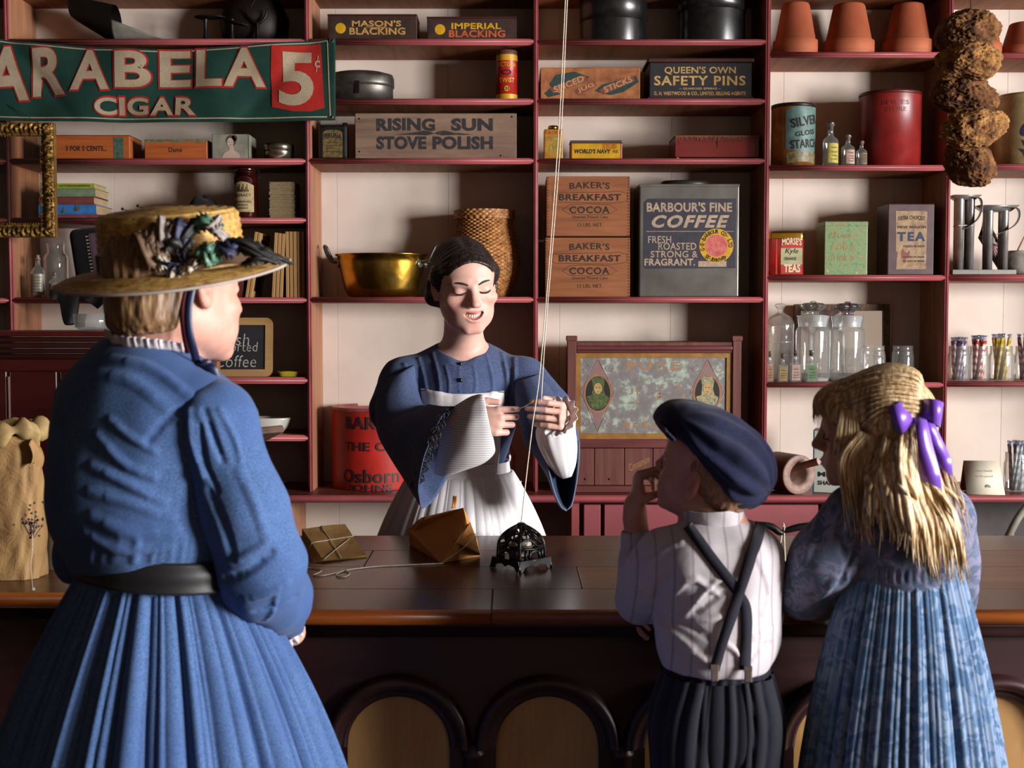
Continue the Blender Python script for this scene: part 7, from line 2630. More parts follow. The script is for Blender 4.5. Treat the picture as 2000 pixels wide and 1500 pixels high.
class Head:
 """A head in its own axes: x to the person's right, y forward, z up; units of an adult head."""

 def __init__(s, c, R, k=1.0):
  s.c, s.R, s.k = np.array(c, float), np.array(R, float), k

 def p(s, *q):
  return s.c + s.R @ (np.array(q, float) * s.k)

 def loc(s, P):
  return (P - s.c) @ s.R / s.k

 def ell(s, F, q, r, k=0.012, mode='add', rot=None):
  F.ell(s.p(*q), np.array(r) * s.k, s.R if rot is None else s.R @ rot, k * s.k, mode)

 def cap(s, F, a, b_, ra, rb, k=0.008, mode='add'):
  F.cap(s.p(*a), s.p(*b_), ra * s.k, rb * s.k, k * s.k, mode)

 def build(s, F, smile=0.0, child=False, nose=1.0, closed=False):
  E, K = s.ell, s.cap
  E(F, (0, -0.018, 0.028), (0.073, 0.094, 0.079), 0.01)
  E(F, (0, 0.028, -0.028), (0.06, 0.062, 0.078 if not child else 0.068), 0.03)
  E(F, (0, 0.046, -0.066), (0.043, 0.040, 0.036), 0.025)
  E(F, (0, 0.048, 0.042), (0.059, 0.042, 0.047), 0.03)
  K(F, (-0.012, 0.074, -0.093), (0.012, 0.074, -0.093), 0.016, 0.016, 0.016)
  for x in (-1, 1):
   E(F, (x * 0.042, 0.004, -0.055), (0.017, 0.035, 0.026), 0.03)
   E(F, (x * (0.039 + 0.003 * smile), 0.060 + 0.002 * smile, -0.03 + 0.008 * smile), (0.022 + 0.003 * smile, 0.021, 0.019), 0.016)
   E(F, (x * 0.032, 0.05, -0.064), (0.018, 0.024, 0.026), 0.025)
   E(F, (x * 0.03, 0.1, 0.004), (0.017, 0.014, 0.0105), 0.01, 'sub')
   E(F, (x * 0.031, 0.0755, 0.001), (0.0145, 0.0105, 0.0088), 0.005)
   K(F, (x * 0.012, 0.087, 0.019), (x * 0.043, 0.074, 0.021), 0.006, 0.005, 0.012)
   # ear
   E(F, (x * 0.073, -0.006, -0.004), (0.008, 0.017, 0.03), 0.006, 'add', rotm(0.15, 0, x * 0.35))
   E(F, (x * 0.08, -0.003, 0.0), (0.006, 0.009, 0.017), 0.003, 'sub', rotm(0.15, 0, x * 0.35))
   E(F, (x * 0.073, 0.0, -0.026), (0.006, 0.009, 0.01), 0.005)
  K(F, (0, 0.088, 0.014), (0, 0.104 * (0.97 + 0.03 * nose), -0.024), 0.0075, 0.0105, 0.01)
  E(F, (0, 0.106 + 0.003 * (nose - 1), -0.027), (0.0115, 0.012, 0.0095), 0.006)
  for x in (-1, 1):
   E(F, (x * 0.0115, 0.096, -0.031), (0.0062, 0.009, 0.006), 0.005)
  # lips along a curve; the smile lifts the corners and opens the mouth
  w = 0.021 + 0.0095 * smile
  dz = 0.0065 * smile
  cz, cy = -0.059 + 0.0145 * smile, 0.0835 - 0.0045 * smile
  up = [(-w, cy, cz), (-w * 0.5, 0.0925 - 0.001 * smile, -0.0585 + dz + 0.0015 * smile), (0, 0.0965 - 0.001 * smile, -0.0585 + dz), (w * 0.5, 0.0925 - 0.001 * smile, -0.0585 + dz + 0.0015 * smile), (w, cy, cz)]
  lo = [(-w, cy, cz), (-w * 0.55, 0.0915 - 0.0015 * smile, -0.066 + dz - 0.0045 * smile), (0, 0.0945 - 0.0015 * smile, -0.0675 + dz - 0.0100 * smile), (w * 0.55, 0.0915 - 0.0015 * smile, -0.066 + dz - 0.0045 * smile), (w, cy, cz)]
  s.up, s.lo = [np.array(q) for q in up], [np.array(q) for q in lo]
  E(F, (0, 0.072, -0.058), (0.034 + 0.004 * smile, 0.022, 0.024), 0.016)
  cv = lambda c: [tuple(q) for q in bez(c, 12)]
  for q, r in ((cv(up), 0.0036 - 0.0008 * smile), (cv(lo), 0.0046 - 0.0006 * smile)):
   for i, (a, b_) in enumerate(zip(q, q[1:])):
    t = 1 - abs(i - 5.5) / 7.5
    K(F, a, b_, r * (0.55 + 0.45 * t), r * (0.55 + 0.45 * t), 0.0045)
  if smile > 0.3:
   q = [((a.x + b_.x) / 2 * 0.86, (a.y + b_.y) / 2 + 0.002, (a.z * 0.53 + b_.z * 0.47)) for a, b_ in zip(bez(up, 12), bez(lo, 12))]
   for i, (a, b_) in enumerate(zip(q, q[1:])):
    t = 1 - (abs(i - 5.5) / 6.2) ** 2
    K(F, a, b_, 0.001 + 0.0058 * t, 0.001 + 0.0058 * t, 0.001, 'sub')
   s.mid = q

 def tone(s, P, base, lip, blush=0.5):
  q = s.loc(P)
  base = np.array(lin(base)[:3])
  C = np.tile(base, (len(P), 1))
  red = base * np.array([0.98, 0.62, 0.6])
  g = np.zeros(len(P))
  for x, y, z, r in ((0.042, 0.075, -0.028, 0.022), (-0.042, 0.075, -0.028, 0.022), (0, 0.11, -0.027, 0.014), (0.075, -0.005, 0, 0.028), (-0.075, -0.005, 0, 0.028), (0, 0.085, -0.092, 0.016)):
   g = np.maximum(g, np.exp(-(((q - [x, y, z]) ** 2).sum(1)) / r ** 2))
  C += (red - C) * (blush * g)[:, None]
  d = np.full(len(P), 9.0)
  for c in (s.up, s.lo):
   for a, b_ in zip(c, c[1:]):
    t = np.clip(((q - a) @ (b_ - a)) / ((b_ - a) @ (b_ - a)), 0, 1)
    d = np.minimum(d, np.linalg.norm(q - a - t[:, None] * (b_ - a), axis=1))
  k = np.clip((0.0058 - d) / 0.0016, 0, 1) * (q[:, 1] > 0.075)
  C += (np.array(lin(lip)[:3]) - C) * k[:, None]
  return C


def hand(F, w, x, y, z, k=1.0, bends=((30, 60, 40),) * 4, thumb=((0.2, 0.7, -0.2), (0.1, 1, -0.15)), spread=0.0):
 """Palm, four fingers (little first) and thumb. x points to the thumb side, y along the hand, z out of its back."""
 w, x, y, z = (np.array(q, float) for q in (w, x, y, z))
 y /= np.linalg.norm(y)
 x = x - y * (x @ y)
 x /= np.linalg.norm(x)
 s_ = 1 if np.dot(np.cross(x, y), z) > 0 else -1
 z = np.cross(x, y) * s_
 P_ = lambda a, b_, c: w + k * (x * a + y * b_ + z * c)
 F.cap(P_(-0.004, -0.03, 0), P_(0, 0.012, 0), 0.024 * k, 0.023 * k, 0.01)
 Q = np.stack([x, y, z], 1)
 F.ell(P_(0.0, 0.045, 0), np.array((0.038, 0.05, 0.0135)) * k, Q, 0.012 * k)
 F.ell(P_(0.022, 0.03, -0.008), np.array((0.018, 0.03, 0.013)) * k, Q, 0.01 * k)
 lens = ((0.031, 0.021, 0.018), (0.039, 0.027, 0.021), (0.043, 0.03, 0.022), (0.039, 0.026, 0.021))
 tips = []
 for i in range(4):
  xx = -0.029 + 0.0195 * i
  p = P_(xx, 0.084 - 0.006 * abs(i - 2), 0.001)
  F.cap(P_(xx * 0.8, 0.05, 0.0), p, 0.0095 * k, 0.0092 * k, 0.006 * k)
  a = 0.0
  fan = (i - 1.6) * spread
  for j in range(3):
   a += math.radians(bends[i][j])
   d = (y * math.cos(fan) + x * math.sin(fan)) * math.cos(a) - z * math.sin(a)
   q = p + d * lens[i][j] * k
   r0, r1 = (0.0092, 0.0082, 0.0075, 0.0066)[j:j + 2]
   F.cap(p, q, r0 * k, r1 * k, 0.0018 * k)
   p = q
  tips.append(p)
 p = P_(0.03, 0.018, -0.006)
 F.cap(P_(0.016, 0.012, -0.004), p, 0.0125 * k, 0.012 * k, 0.008 * k)
 for j, (d, l) in enumerate(zip((thumb[0], thumb[1]), (0.036, 0.03))):
  d = x * d[0] + y * d[1] + z * d[2]
  q = p + d / np.linalg.norm(d) * l * k
  F.cap(p, q, (0.0112, 0.0095)[j] * k, (0.0098, 0.008)[j] * k, 0.003 * k)
  p = q
 return tips, p


def loft(rings, n=48, m=40, fold=None):
 """Surface through rings of (centre, half-axis a, half-axis b), smoothly joined; fold(u, v) scales it."""
 cs, as_, bs = ([Vector(r[i]) for r in rings] for i in range(3))
 C_, A_, B_ = bez(cs, m), bez(as_, m), bez(bs, m)
 mb = MB()

 def fn(u, v):
  j = min(m, int(round(v * m)))
  t = 2 * PI * u
  f = fold(u, v) if fold else 1.0
  return C_[j] + A_[j] * (math.cos(t) * f) + B_[j] * (math.sin(t) * f)
 mb.grid(fn, n, m, True)
 return mb


def pleats(n, seed, sharp=1.6):
 rnd = random.Random(seed)
 cuts = sorted(rnd.random() for _ in range(n))
 cuts = [(i + 0.75 * (rnd.random() - 0.5)) / n for i in range(n)]
 ph = [rnd.uniform(0.5, 1.0) for _ in range(n)]

 def f(u):
  u %= 1.0
  best = 0
  for i in range(n):
   a, b_ = cuts[i], cuts[(i + 1) % n] + (1 if i == n - 1 else 0)
   for sh in (0, 1):
    if a <= u + sh < b_:
     t = (u + sh - a) / (b_ - a)
     best = ph[i] * math.sin(PI * t) ** (1 / sharp)
  return best
 return f


def skirt(c0, r0, c1, r1, n, seed, depth, nv=60, nu=480, ell=0.85, rot=0.0, belly=0.25, a0=0.0, a1=1.0, out=0.0):
 """Gathered skirt from a waist ring to a hem ring with deepening pleats."""
 pf, pf2 = pleats(n, seed), pleats(int(n * 2.3), seed + 9)
 c0, c1 = Vector(c0), Vector(c1)
 mb = MB()

 def fn(u, v):
  uu = a0 + (a1 - a0) * u
  t = 2 * PI * uu + rot
  s_ = v + belly * math.sin(PI * min(1, v * 1.0)) * (1 - v)
  R = r0 + (r1 - r0) * min(1, s_) + out
  d = depth * (0.25 + 0.75 * min(1, v * 1.6))
  w = uu + 0.012 * math.sin(5 * v + 9 * uu) * v
  R += d * (pf(w) - 0.62) + d * 0.42 * (pf2(w + 0.01 * v) - 0.6) * (1 - 0.6 * v)
  e = 1 - (1 - ell) * (1 - 0.5 * v)
  p = c0 + (c1 - c0) * v
  return (p.x + R * math.cos(t), p.y + e * R * math.sin(t), p.z)
 mb.grid(fn, nu, nv, a1 - a0 > 0.999)
 return mb


class Skin_:
 """Ray-casts onto a finished garment so trims lie on it."""

 def __init__(s, P, Q):
  s.t = BVHTree.FromPolygons([tuple(p) for p in P], [tuple(int(i) for i in q) for q in Q])

 def hit(s, px, py, off=0.003, o=None):
  o = Vector((0, 0, CAMZ)) if o is None else o
  d = ray(px, py).normalized()
  h = s.t.ray_cast(o, d)
  if h[0] is None:
   h = s.t.find_nearest(at(px, py, 2.2))
  n = h[1] if h[1].dot(d) < 0 else -h[1]
  return h[0] + n * off

 def strip(s, pts, w, n=30, off=0.003):
  """A band w wide along the pixel path, lying on the garment."""
  c = bez([(a, b_, 0) for a, b_ in pts], n)
  L, R = [], []
  for i, p in enumerate(c):
   t = (c[min(i + 1, n)] - c[max(i - 1, 0)]).normalized()
   nx, ny = -t.y, t.x
   L.append(s.hit(p.x + nx * w / 2, p.y + ny * w / 2, off))
   R.append(s.hit(p.x - nx * w / 2, p.y - ny * w / 2, off))
  for arr in (L, R):
   for _ in range(3):
    arr[1:-1] = [(a + b_ * 2 + c_) / 4 for a, b_, c_ in zip(arr, arr[1:], arr[2:])]
  return MB().ribbon(L, R)


def cloth_mesh(F, name, mat, parent, folds=(), wrinkle=0.0012, seed=3, smooth=2, freq=9):
 P, Q = F.mesh(smooth)
 N = normals(P, Q)
 P = P + N * (wrinkle * (vnoise(P * [1, 1, 0.6], freq * 2, seed) + 0.6 * vnoise(P, freq * 5, seed + 4)))[:, None]
 if folds:
  sk = Skin_(P, Q)
  for pts, w, h in folds:
   c = [(v.x, v.y) for v in bez([(a, b_, 0) for a, b_ in pts], 5)]
   H_ = [sk.hit(a, b_, 0) for a, b_ in c]
   g = np.zeros(len(P))
   for i, (a, b_) in enumerate(zip(H_, H_[1:])):
    a, b_ = np.array(a), np.array(b_)
    ba = b_ - a
    t = np.clip(((P - a) @ ba) / max(ba @ ba, 1e-9), 0, 1)
    d = np.linalg.norm(P - a - t[:, None] * ba, axis=1)
    e = math.sin(PI * (i + 0.9) / 5.8) ** 0.6
    g = np.maximum(g, e * np.exp(-(d / w) ** 2) - 0.45 * e * np.exp(-((d - 1.9 * w) / w) ** 2))
   P = P + N * (h * g)[:, None]
   N = normals(P, Q)
 P = relax(P, Q, 0.3)
 return np_mesh(name, P, Q, mat, parent), Skin_(P, Q)


def person(name, loc, label):
 return thing(name, loc, label, 'person')


def fit(o, root):
 """Vertices were built in world space: shift the child so that it stays there under its root."""
 for ch in o:
  ch.location = -Vector(root.location)


def legs(F, hip, f, zk, zs, r=(0.08, 0.055, 0.036), gap=0.08):
 """Two legs with feet below a hip point, toes along f."""
 f = np.array([f[0], f[1], 0.0]) / math.hypot(f[0], f[1])
 side = np.array([f[1], -f[0], 0])
 for s_ in (-1, 1):
  a = np.array(hip) + side * s_ * gap
  k, an = a + f * 0.01, a + side * s_ * 0.01
  F.chain([a, [k[0], k[1], zk], [an[0], an[1], 0.075]], r, 0.02)
  F.cap([an[0], an[1], 0.04], an * [1, 1, 0] + f * zs + [0, 0, 0.03], 0.034, 0.026, 0.03)


def locks(mb, paths, r, seg=5, flat=0.55):
 for pts in paths:
  c = bez(pts, 14)
  n = len(c) - 1
  w = r * random.uniform(0.7, 1.25)
  mb.tube(c, [w * (0.35 + 0.65 * math.sin(PI * min(1, 0.12 + 1.1 * i / n)) ** 0.6) * (1 - 0.75 * max(0, i / n - 0.75) * 4 * 0.9) for i in range(n + 1)], seg, flat=flat)
# --- the shopkeeper behind the counter
V = lambda *a: Vector(a)
DRESS = cloth('navy chambray', '#4c587a', '#414d70', weave=420, bmp=0.35, var=0.34, mott=14)
DRESS_SHADE = cloth('shaded navy inside', '#26324c', weave=520)  # darker dress cloth: shade inside the sleeve put into the colour
WHITE = cloth('white cotton', '#d9d5d8', weave=700, bmp=0.15, var=0.05)
WHITESTR = cloth('white corded cotton', '#d6d2d4', weave=700, bmp=0.15, var=0.05, stripe=('Z', 55, '#b4afb2', 0.62))
YW = 3.46
root = person('shopkeeper', (at(900, 900, YW).x, YW, 0), 'smiling woman in navy bell-sleeved dress and white apron pulling string behind counter')
root.name = 'person'
rx0 = root.location.x
a3 = lambda px, py, Y: np.array(at(px, py, Y))
hc = a3(907, 556, 3.36)
fw = np.array([math.sin(0.28), -math.cos(0.28), -0.22])
hd = Head(hc, roll(frame(fw), 0.09), 1.06)
F_ = Field((rx0 - 0.3, 2.9, 0.0), (rx0 + 0.36, 3.72, 1.72), 0.0026)
hd.build(F_, smile=1.0)
neckb = a3(905, 690, 3.47)
F_.cap(hd.p(0, -0.022, -0.05), neckb, 0.05, 0.052, 0.02)
F_.cap(hd.p(0, 0.01, -0.085), neckb + [0, -0.03, 0.01], 0.035, 0.045, 0.03)
chest = a3(905, 790, 3.46)
F_.ell(chest + [0, 0, 0.0], (0.135, 0.095, 0.17), None, 0.02)
F_.ell(a3(905, 722, 3.455), (0.13, 0.07, 0.06), None, 0.05)
SR, SL = a3(790, 745, 3.44), a3(1022, 745, 3.44)
for S_ in (SR, SL):
 F_.cap(neckb + [0, 0.01, -0.03], S_, 0.045, 0.045, 0.03)
ER, WR = a3(778, 858, 3.34), a3(914, 823, 3.085)
EL, WL = a3(1096, 885, 3.28), a3(1103, 815, 3.12)
F_.chain([SR, ER, WR], [0.048, 0.04, 0.026], 0.01)
F_.chain([SL, EL, WL], [0.048, 0.04, 0.026], 0.01)
waist = a3(902, 915, YW)
F_.cap(chest, waist, 0.11, 0.1, 0.05)
F_.ell(waist + [0, 0, -0.14], (0.15, 0.12, 0.12), None, 0.05)
for sx in (-1, 1):
 h_ = waist + [sx * 0.08, 0, -0.16]
 F_.chain([h_, [h_[0] + sx * 0.01, h_[1], 0.5], [h_[0] + sx * 0.012, h_[1] + 0.01, 0.09]], [0.085, 0.058, 0.038], 0.02)
 F_.cap([h_[0] + sx * 0.012, h_[1] + 0.03, 0.042], [h_[0] + sx * 0.03, h_[1] - 0.13, 0.032], 0.038, 0.03, 0.03)
hand(F_, WR, (0.10, 0.05, 1), (1, -0.16, 0.02), (0, -1, 0.1), 0.95, ((38, 88, 60), (34, 90, 60), (30, 88, 55), (18, 58, 34)), ((0.55, 0.75, -0.15), (-0.1, 1, -0.12)))
hand(F_, WL, (0.1, 0.1, 0.98), (-0.18, -0.95, 0.12), (0.96, -0.18, 0), 0.9, ((72, 26, 16), (68, 24, 14), (64, 24, 14), (58, 30, 18)), ((0.3, 0.7, -0.7), (0.1, 0.7, -0.8)), 0.03)
Pb, Qb = F_.mesh(1)
col = hd.tone(Pb, '#dcae9f', '#b8625e', 0.5)
parts = [np_mesh('body', Pb, Qb, M_SKIN, root, col)]
EYEW = plain('eye white', '#c9c0ba', 0.25)
HAIRD = hair_mat('dark brown hair', '#120d0c', '#231a18', '#3d302c', 0.36)
BROW = plain('brow hair', '#3a2620', 0.7)
for x in (-1, 1):
 parts.append(MB().tube(bez([hd.p(x * a, b_, c_) for a, b_, c_ in ((0.0125, 0.094, 0.0175), (0.026, 0.0915, 0.0225), (0.041, 0.083, 0.0235), (0.054, 0.069, 0.0185))], 16), [0.0022 * (1 - k / 24) + 0.0012 * math.sin(PI * min(1, (k + 3) / 19)) for k in range(17)], 6).build('eyebrow', BROW, root))
 lid = [(0.0165, 0.0872, -0.0010), (0.024, 0.0912, -0.0042), (0.032, 0.0915, -0.0050), (0.04, 0.088, -0.0038), (0.0465, 0.0815, 0.0)]
 parts.append(MB().tube(bez([hd.p(x * a, b_, c_) for a, b_, c_ in lid], 16), [0.0008 + 0.0013 * math.sin(PI * k / 16) for k in range(17)], 6).build('eyelash', plain('lash', '#1c1210', 0.6), root))
# teeth behind the parted lips
mb = MB()
tz = [(q[0], q[2]) for q in hd.mid]
for k in range(9):
 x = -0.0234 + 0.0052 * k
 z = np.interp(x + 0.0026, [q[0] for q in tz], [q[1] for q in tz])
 y = 0.0895 - 16 * (x + 0.0026) ** 2
 mb.lathe([(0, -0.0052), (0.0022, -0.005), (0.003, -0.002), (0.003, 0.0046), (0, 0.0056)], 10, Matrix([list(r) + [t] for r, t in zip(hd.R * hd.k, hd.p(x + 0.0026, y, z + 0.0012))] + [[0, 0, 0, 1]]), 1.0, 0.6)
parts.append(mb.build('teeth', plain('teeth', '#cfc4b4', 0.25, var=0.03), root))

# hair: parted cap drawn back over the ears into a low knot
F_ = Field(hc - 0.16, hc + 0.16, 0.0024)
hd.ell(F_, (0, -0.022, 0.031), (0.0785, 0.0985, 0.0845), 0.0)
hd.ell(F_, (0, 0.036, 0.05), (0.068, 0.060, 0.047), 0.02)
hd.ell(F_, (0, -0.055, -0.02), (0.07, 0.062, 0.07), 0.03)
for x in (-1, 1):
 hd.cap(F_, (x * 0.068, 0.012, 0.03), (x * 0.07, -0.045, -0.035), 0.02, 0.022, 0.02)
hd.ell(F_, (0, -0.118, -0.05), (0.042, 0.034, 0.036), 0.012)
# clear the face, keeping a rounded hairline
hd.ell(F_, (0, 0.1, 0.0), (0.069, 0.08, 0.07), 0.004, 'sub')
hd.ell(F_, (0, 0.09, -0.06), (0.08, 0.078, 0.09), 0.006, 'sub')
hd.cap(F_, (0, 0.07, 0.110), (0, -0.04, 0.132), 0.012, 0.014, 0.008, 'sub')
for x in (-1, 1):
 hd.ell(F_, (x * 0.085, -0.004, -0.008), (0.02, 0.017, 0.026), 0.003, 'sub')
Ph, Qh = F_.mesh(1)
q = hd.loc(Ph)
N = normals(Ph, Qh)
ang = np.arctan2(q[:, 2] - 0.02, q[:, 1] + 0.05)
Ph = Ph + N * (0.0007 * np.sin(ang * 48 + 10 * np.abs(q[:, 0]) / 0.07) + 0.0004 * vnoise(q * [1, 0.3, 0.3], 300, 2))[:, None]
parts.append(np_mesh('hair', Ph, Qh, HAIRD, root))

# bodice
F_ = Field((rx0 - 0.3, 3.1, 0.98), (rx0 + 0.34, 3.7, 1.5), 0.0035)
F_.ell(chest, (0.148, 0.112, 0.18), None, 0.02)
F_.ell(a3(905, 775, 3.40), (0.115, 0.07, 0.075), None, 0.05)
F_.ell(a3(905, 735, 3.455), (0.12, 0.078, 0.07), None, 0.05)
for S_ in (SR, SL):
 F_.cap(neckb + [0, 0.012, -0.03], S_, 0.056, 0.06, 0.03)
F_.cap(chest, waist, 0.118, 0.112, 0.05)
F_.cap(SR, a3(772, 800, 3.38), 0.066, 0.07, 0.02)
F_.cap(SL, a3(1072, 800, 3.37), 0.066, 0.062, 0.02)
nb = a3(906, 668, 3.44)
F_.cap(nb + [0, 0.0, 0.10], nb + [0, -0.012, -0.004], 0.072, 0.064, 0.006, 'sub')
F_.cap(nb + [0, -0.05, 0.02], nb + [0, -0.1, -0.01], 0.05, 0.05, 0.01, 'sub')
folds = [([(790, 712), (808, 755), (815, 810)], 0.007, 0.007), ([(818, 700), (832, 750), (836, 800)], 0.006, 0.006), ([(845, 690), (858, 740), (860, 790)], 0.006, 0.004), ([(870, 715), (878, 750), (874, 790)], 0.005, 0.003),
         ([(950, 695), (962, 745), (960, 790)], 0.006, 0.005), ([(980, 690), (990, 740), (985, 795)], 0.007, 0.007), ([(1005, 700), (1006, 750), (998, 800)], 0.007, 0.006), ([(1042, 738), (1025, 770), (1010, 810)], 0.007, -0.008),
         ([(800, 735), (782, 770), (775, 820)], 0.006, -0.007), ([(750, 745), (775, 770), (800, 800)], 0.008, 0.007), ([(745, 780), (770, 800), (800, 820)], 0.007, 0.006), ([(925, 715), (930, 750), (922, 790)], 0.005, 0.003), ([(897, 699), (897, 740), (897, 785)], 0.003, 0.002)]
bod, sk = cloth_mesh(F_, 'bodice', DRESS, root, folds, 0.0015, 5)
parts.append(bod)
for py in (712, 743):
 p = sk.hit(899, py, 0.001)
 parts.append(MB().lathe([(0, 0.004), (0.005, 0.003), (0.006, 0), (0.006, -0.003)], 14, Matrix.Translation(p) @ Matrix.Rotation(PI / 2, 4, 'X')).build('button', plain('black button', '#0d0c10', 0.25), root))
parts.append(sk.strip([(863, 655), (868, 672), (885, 692), (905, 699), (925, 693), (941, 676), (948, 656)], 5, 40, 0.0015).build('neckband', DRESS, root, thick=0.002))


def sleeve(name, rings, mat, seed, amp=0.035, lob=5, thick=0.0018, n=72, m=48, inner=None):
 f = lambda u, v: 1 + amp * (math.sin(lob * 2 * PI * u + seed + 3 * v) * 0.6 + 0.5 * math.sin((lob + 4) * 2 * PI * u - 5 * v + seed)) * (0.3 + 0.7 * v)
 o = loft(rings, n, m, f).build(name, mat, root, thick=thick)
 parts.append(o)
 return o


def ring(p0, p1, Y, dep, dy=0.0, tilt=0.0):
 """Ring whose long axis runs between two photo points at distance Y, dep deep; dy slants it in depth."""
 a, b_ = at(*p0, Y - dy), at(*p1, Y + dy)
 return ((a + b_) / 2, (b_ - a) / 2, V(tilt, dep, 0))


# his-side numbers: photo points of the bell sleeve silhouettes
sleeve('bell_sleeve', [ring((752, 742), (812, 712), 3.41, 0.056), ring((735, 775), (815, 752), 3.37, 0.064), ring((733, 815), (825, 790), 3.32, 0.072), ring((740, 852), (840, 790), 3.26, 0.08), ring((765, 895), (852, 792), 3.2, 0.085), ring((800, 945), (868, 794), 3.15, 0.085, 0, 0.015), ring((832, 990), (886, 794), 3.11, 0.085, 0, 0.034)], DRESS, 1.0, 0.03)
sleeve('undersleeve', [ring((848, 925), (874, 802), 3.15, 0.05), ring((868, 930), (895, 790), 3.12, 0.058), ring((908, 918), (918, 776), 3.09, 0.058), ring((945, 903), (936, 770), 3.075, 0.05), ring((966, 880), (944, 772), 3.07, 0.042), ring((958, 856), (946, 782), 3.07, 0.034), ring((951, 850), (948, 786), 3.07, 0.031)], WHITESTR, 2.0, 0.04)
sleeve('bell_sleeve', [ring((1000, 745), (1056, 728), 3.41, 0.058), ring((1005, 775), (1072, 752), 3.37, 0.06), ring((1012, 815), (1100, 790), 3.33, 0.06), ring((1024, 862), (1124, 832), 3.30, 0.055), ring((1034, 880), (1131, 862), 3.28, 0.05)], DRESS, 0.4, 0.03)
# the open bell hangs down behind the white sleeve: back panel, hem, turned front edge
rim = lambda pts, Y: bez([at(a, b_, Y) for a, b_ in pts], 24)
Lo = rim([(1034, 872), (1050, 900), (1068, 930), (1080, 962), (1092, 988), (1104, 998)], 3.22)
Li = rim([(1062, 862), (1068, 900), (1076, 938), (1085, 968), (1096, 990), (1104, 996)], 3.17)
Rf = rim([(1131, 862), (1131, 890), (1128, 925), (1122, 962), (1116, 986), (1106, 997)], 3.2)
for nm, A_, B_, bow, m_ in (('bell_sleeve', Lo, Li, 0.0, DRESS), ('sleeve_shaded_inside', Li, Rf, 0.11, DRESS_SHADE), ('bell_sleeve', Lo, Rf, 0.12, DRESS)):
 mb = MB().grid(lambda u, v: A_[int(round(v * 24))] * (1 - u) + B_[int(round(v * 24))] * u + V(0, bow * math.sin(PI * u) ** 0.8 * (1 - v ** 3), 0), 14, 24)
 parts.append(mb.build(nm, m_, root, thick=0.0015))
parts.append(MB().tube(Li + Rf[::-1], 0.0022, 6).build('sleeve_hem', plain('blue hem', '#5d6880', 0.8), root))
sleeve('undersleeve', [ring((1098, 934), (1116, 930), 3.2, 0.012), ring((1085, 925), (1124, 905), 3.19, 0.035), ring((1066, 900), (1127, 870), 3.16, 0.045), ring((1050, 866), (1124, 842), 3.13, 0.048), ring((1048, 838), (1122, 826), 3.125, 0.046), ring((1066, 830), (1124, 818), 3.11, 0.04), ring((1080, 826), (1124, 808), 3.10, 0.032)], WHITE, 3.0, 0.06, 8)
mb = MB()
ax, c = V(-0.3, -0.85, 0.25).normalized(), at(1096, 817, 3.085)
e1 = ax.cross(V(0, 1, 0)).normalized()
e2 = ax.cross(e1)
mb.grid(lambda u, v: c + (e1 * math.cos(2 * PI * u) * 1.15 + e2 * math.sin(2 * PI * u)) * (0.022 + 0.022 * v + 0.003 * v * math.sin(2 * PI * u * 13)) + ax * (0.004 + 0.02 * v + 0.003 * v * math.cos(2 * PI * u * 13)), 160, 6, True)
parts.append(mb.build('lace_cuff', WHITE, root, thick=0.001))
mb = MB()
for t in np.linspace(0, 1, 40):      # braid loops along the first sleeve's hem
 a, b_ = 868 + (812 - 868) * t, 803 + (950 - 803) * t
 c = at(a + 6 * math.sin(t * 44), b_, 3.12 - 0.082 * math.sin(PI * (0.15 + 0.7 * (1 - t))) - 0.006)
 mb.tube([c + V(0.007 * math.cos(k), -0.001, 0.007 * math.sin(k)) for k in np.linspace(0, 2 * PI, 11)[:-1]], 0.0016, 5, closed=True)
parts.append(mb.build('braid_trim', plain('black braid', '#0c0b10', 0.5), root))

# apron: bib laid on the bodice, band and gathered skirt over the blue one
mb = MB()


def bibp(u, v):
 t, b_ = (823 + 162 * u, 758 + 16 * math.sin(PI * u) * (0.7 - 0.3 * u) + 6 * u), (838 + 130 * u, 908)
 p = sk.hit(t[0] * (1 - v) + b_[0] * v, t[1] * (1 - v) + b_[1] * v, 0.006 + 0.004 * math.sin(9 * u + 2 * v) ** 2)
 return p


mb.grid(bibp, 28, 20)
parts.append(mb.build('apron_bib', WHITE, root, thick=0.0015))
for a, b_, c_, d_ in ((827, 765, 839, 760), (969, 767, 982, 767)):
 parts.append(MB().tube([sk.hit(a, b_, 0.011), sk.hit((a + c_) / 2, (b_ + d_) / 2, 0.013), sk.hit(c_, d_, 0.011)], 0.0011, 5).build('pin', plain('steel pin', '#3b3734', 0.3, 0.8), root))
wc = V(*waist)
parts.append(loft([(wc + V(0, 0, 0.022), V(0.128, 0, 0), V(0, 0.122, 0)), (wc, V(0.13, 0, 0.0), V(0, 0.124, 0)), (wc + V(0, 0, -0.02), V(0.134, 0, 0), V(0, 0.127, 0))], 64, 8).build('apron_band', WHITE, root, thick=0.002))
bl = skirt(wc + V(0, 0.01, -0.005), 0.118, (wc.x, wc.y + 0.03, 0.03), 0.25, 26, 4, 0.02, 40, 300, belly=0.9).build('skirt', DRESS, root)
parts.append(bl)
parts.append(skirt(wc + V(0, -0.004, -0.006), 0.128, (wc.x, wc.y + 0.02, 0.12), 0.26, 24, 8, 0.022, 50, 380, a0=0.42, a1=1.08, out=0.012, belly=1.05).build('apron_skirt', WHITE, root, thick=0.0015))
mb = MB().tube(bez([at(968, 938, 3.3), at(972, 880, 3.29), at(974, 850, 3.3)], 10), 0.002, 6)
parts.append(mb.build('apron_tie', WHITE, root))
fit(parts, root)
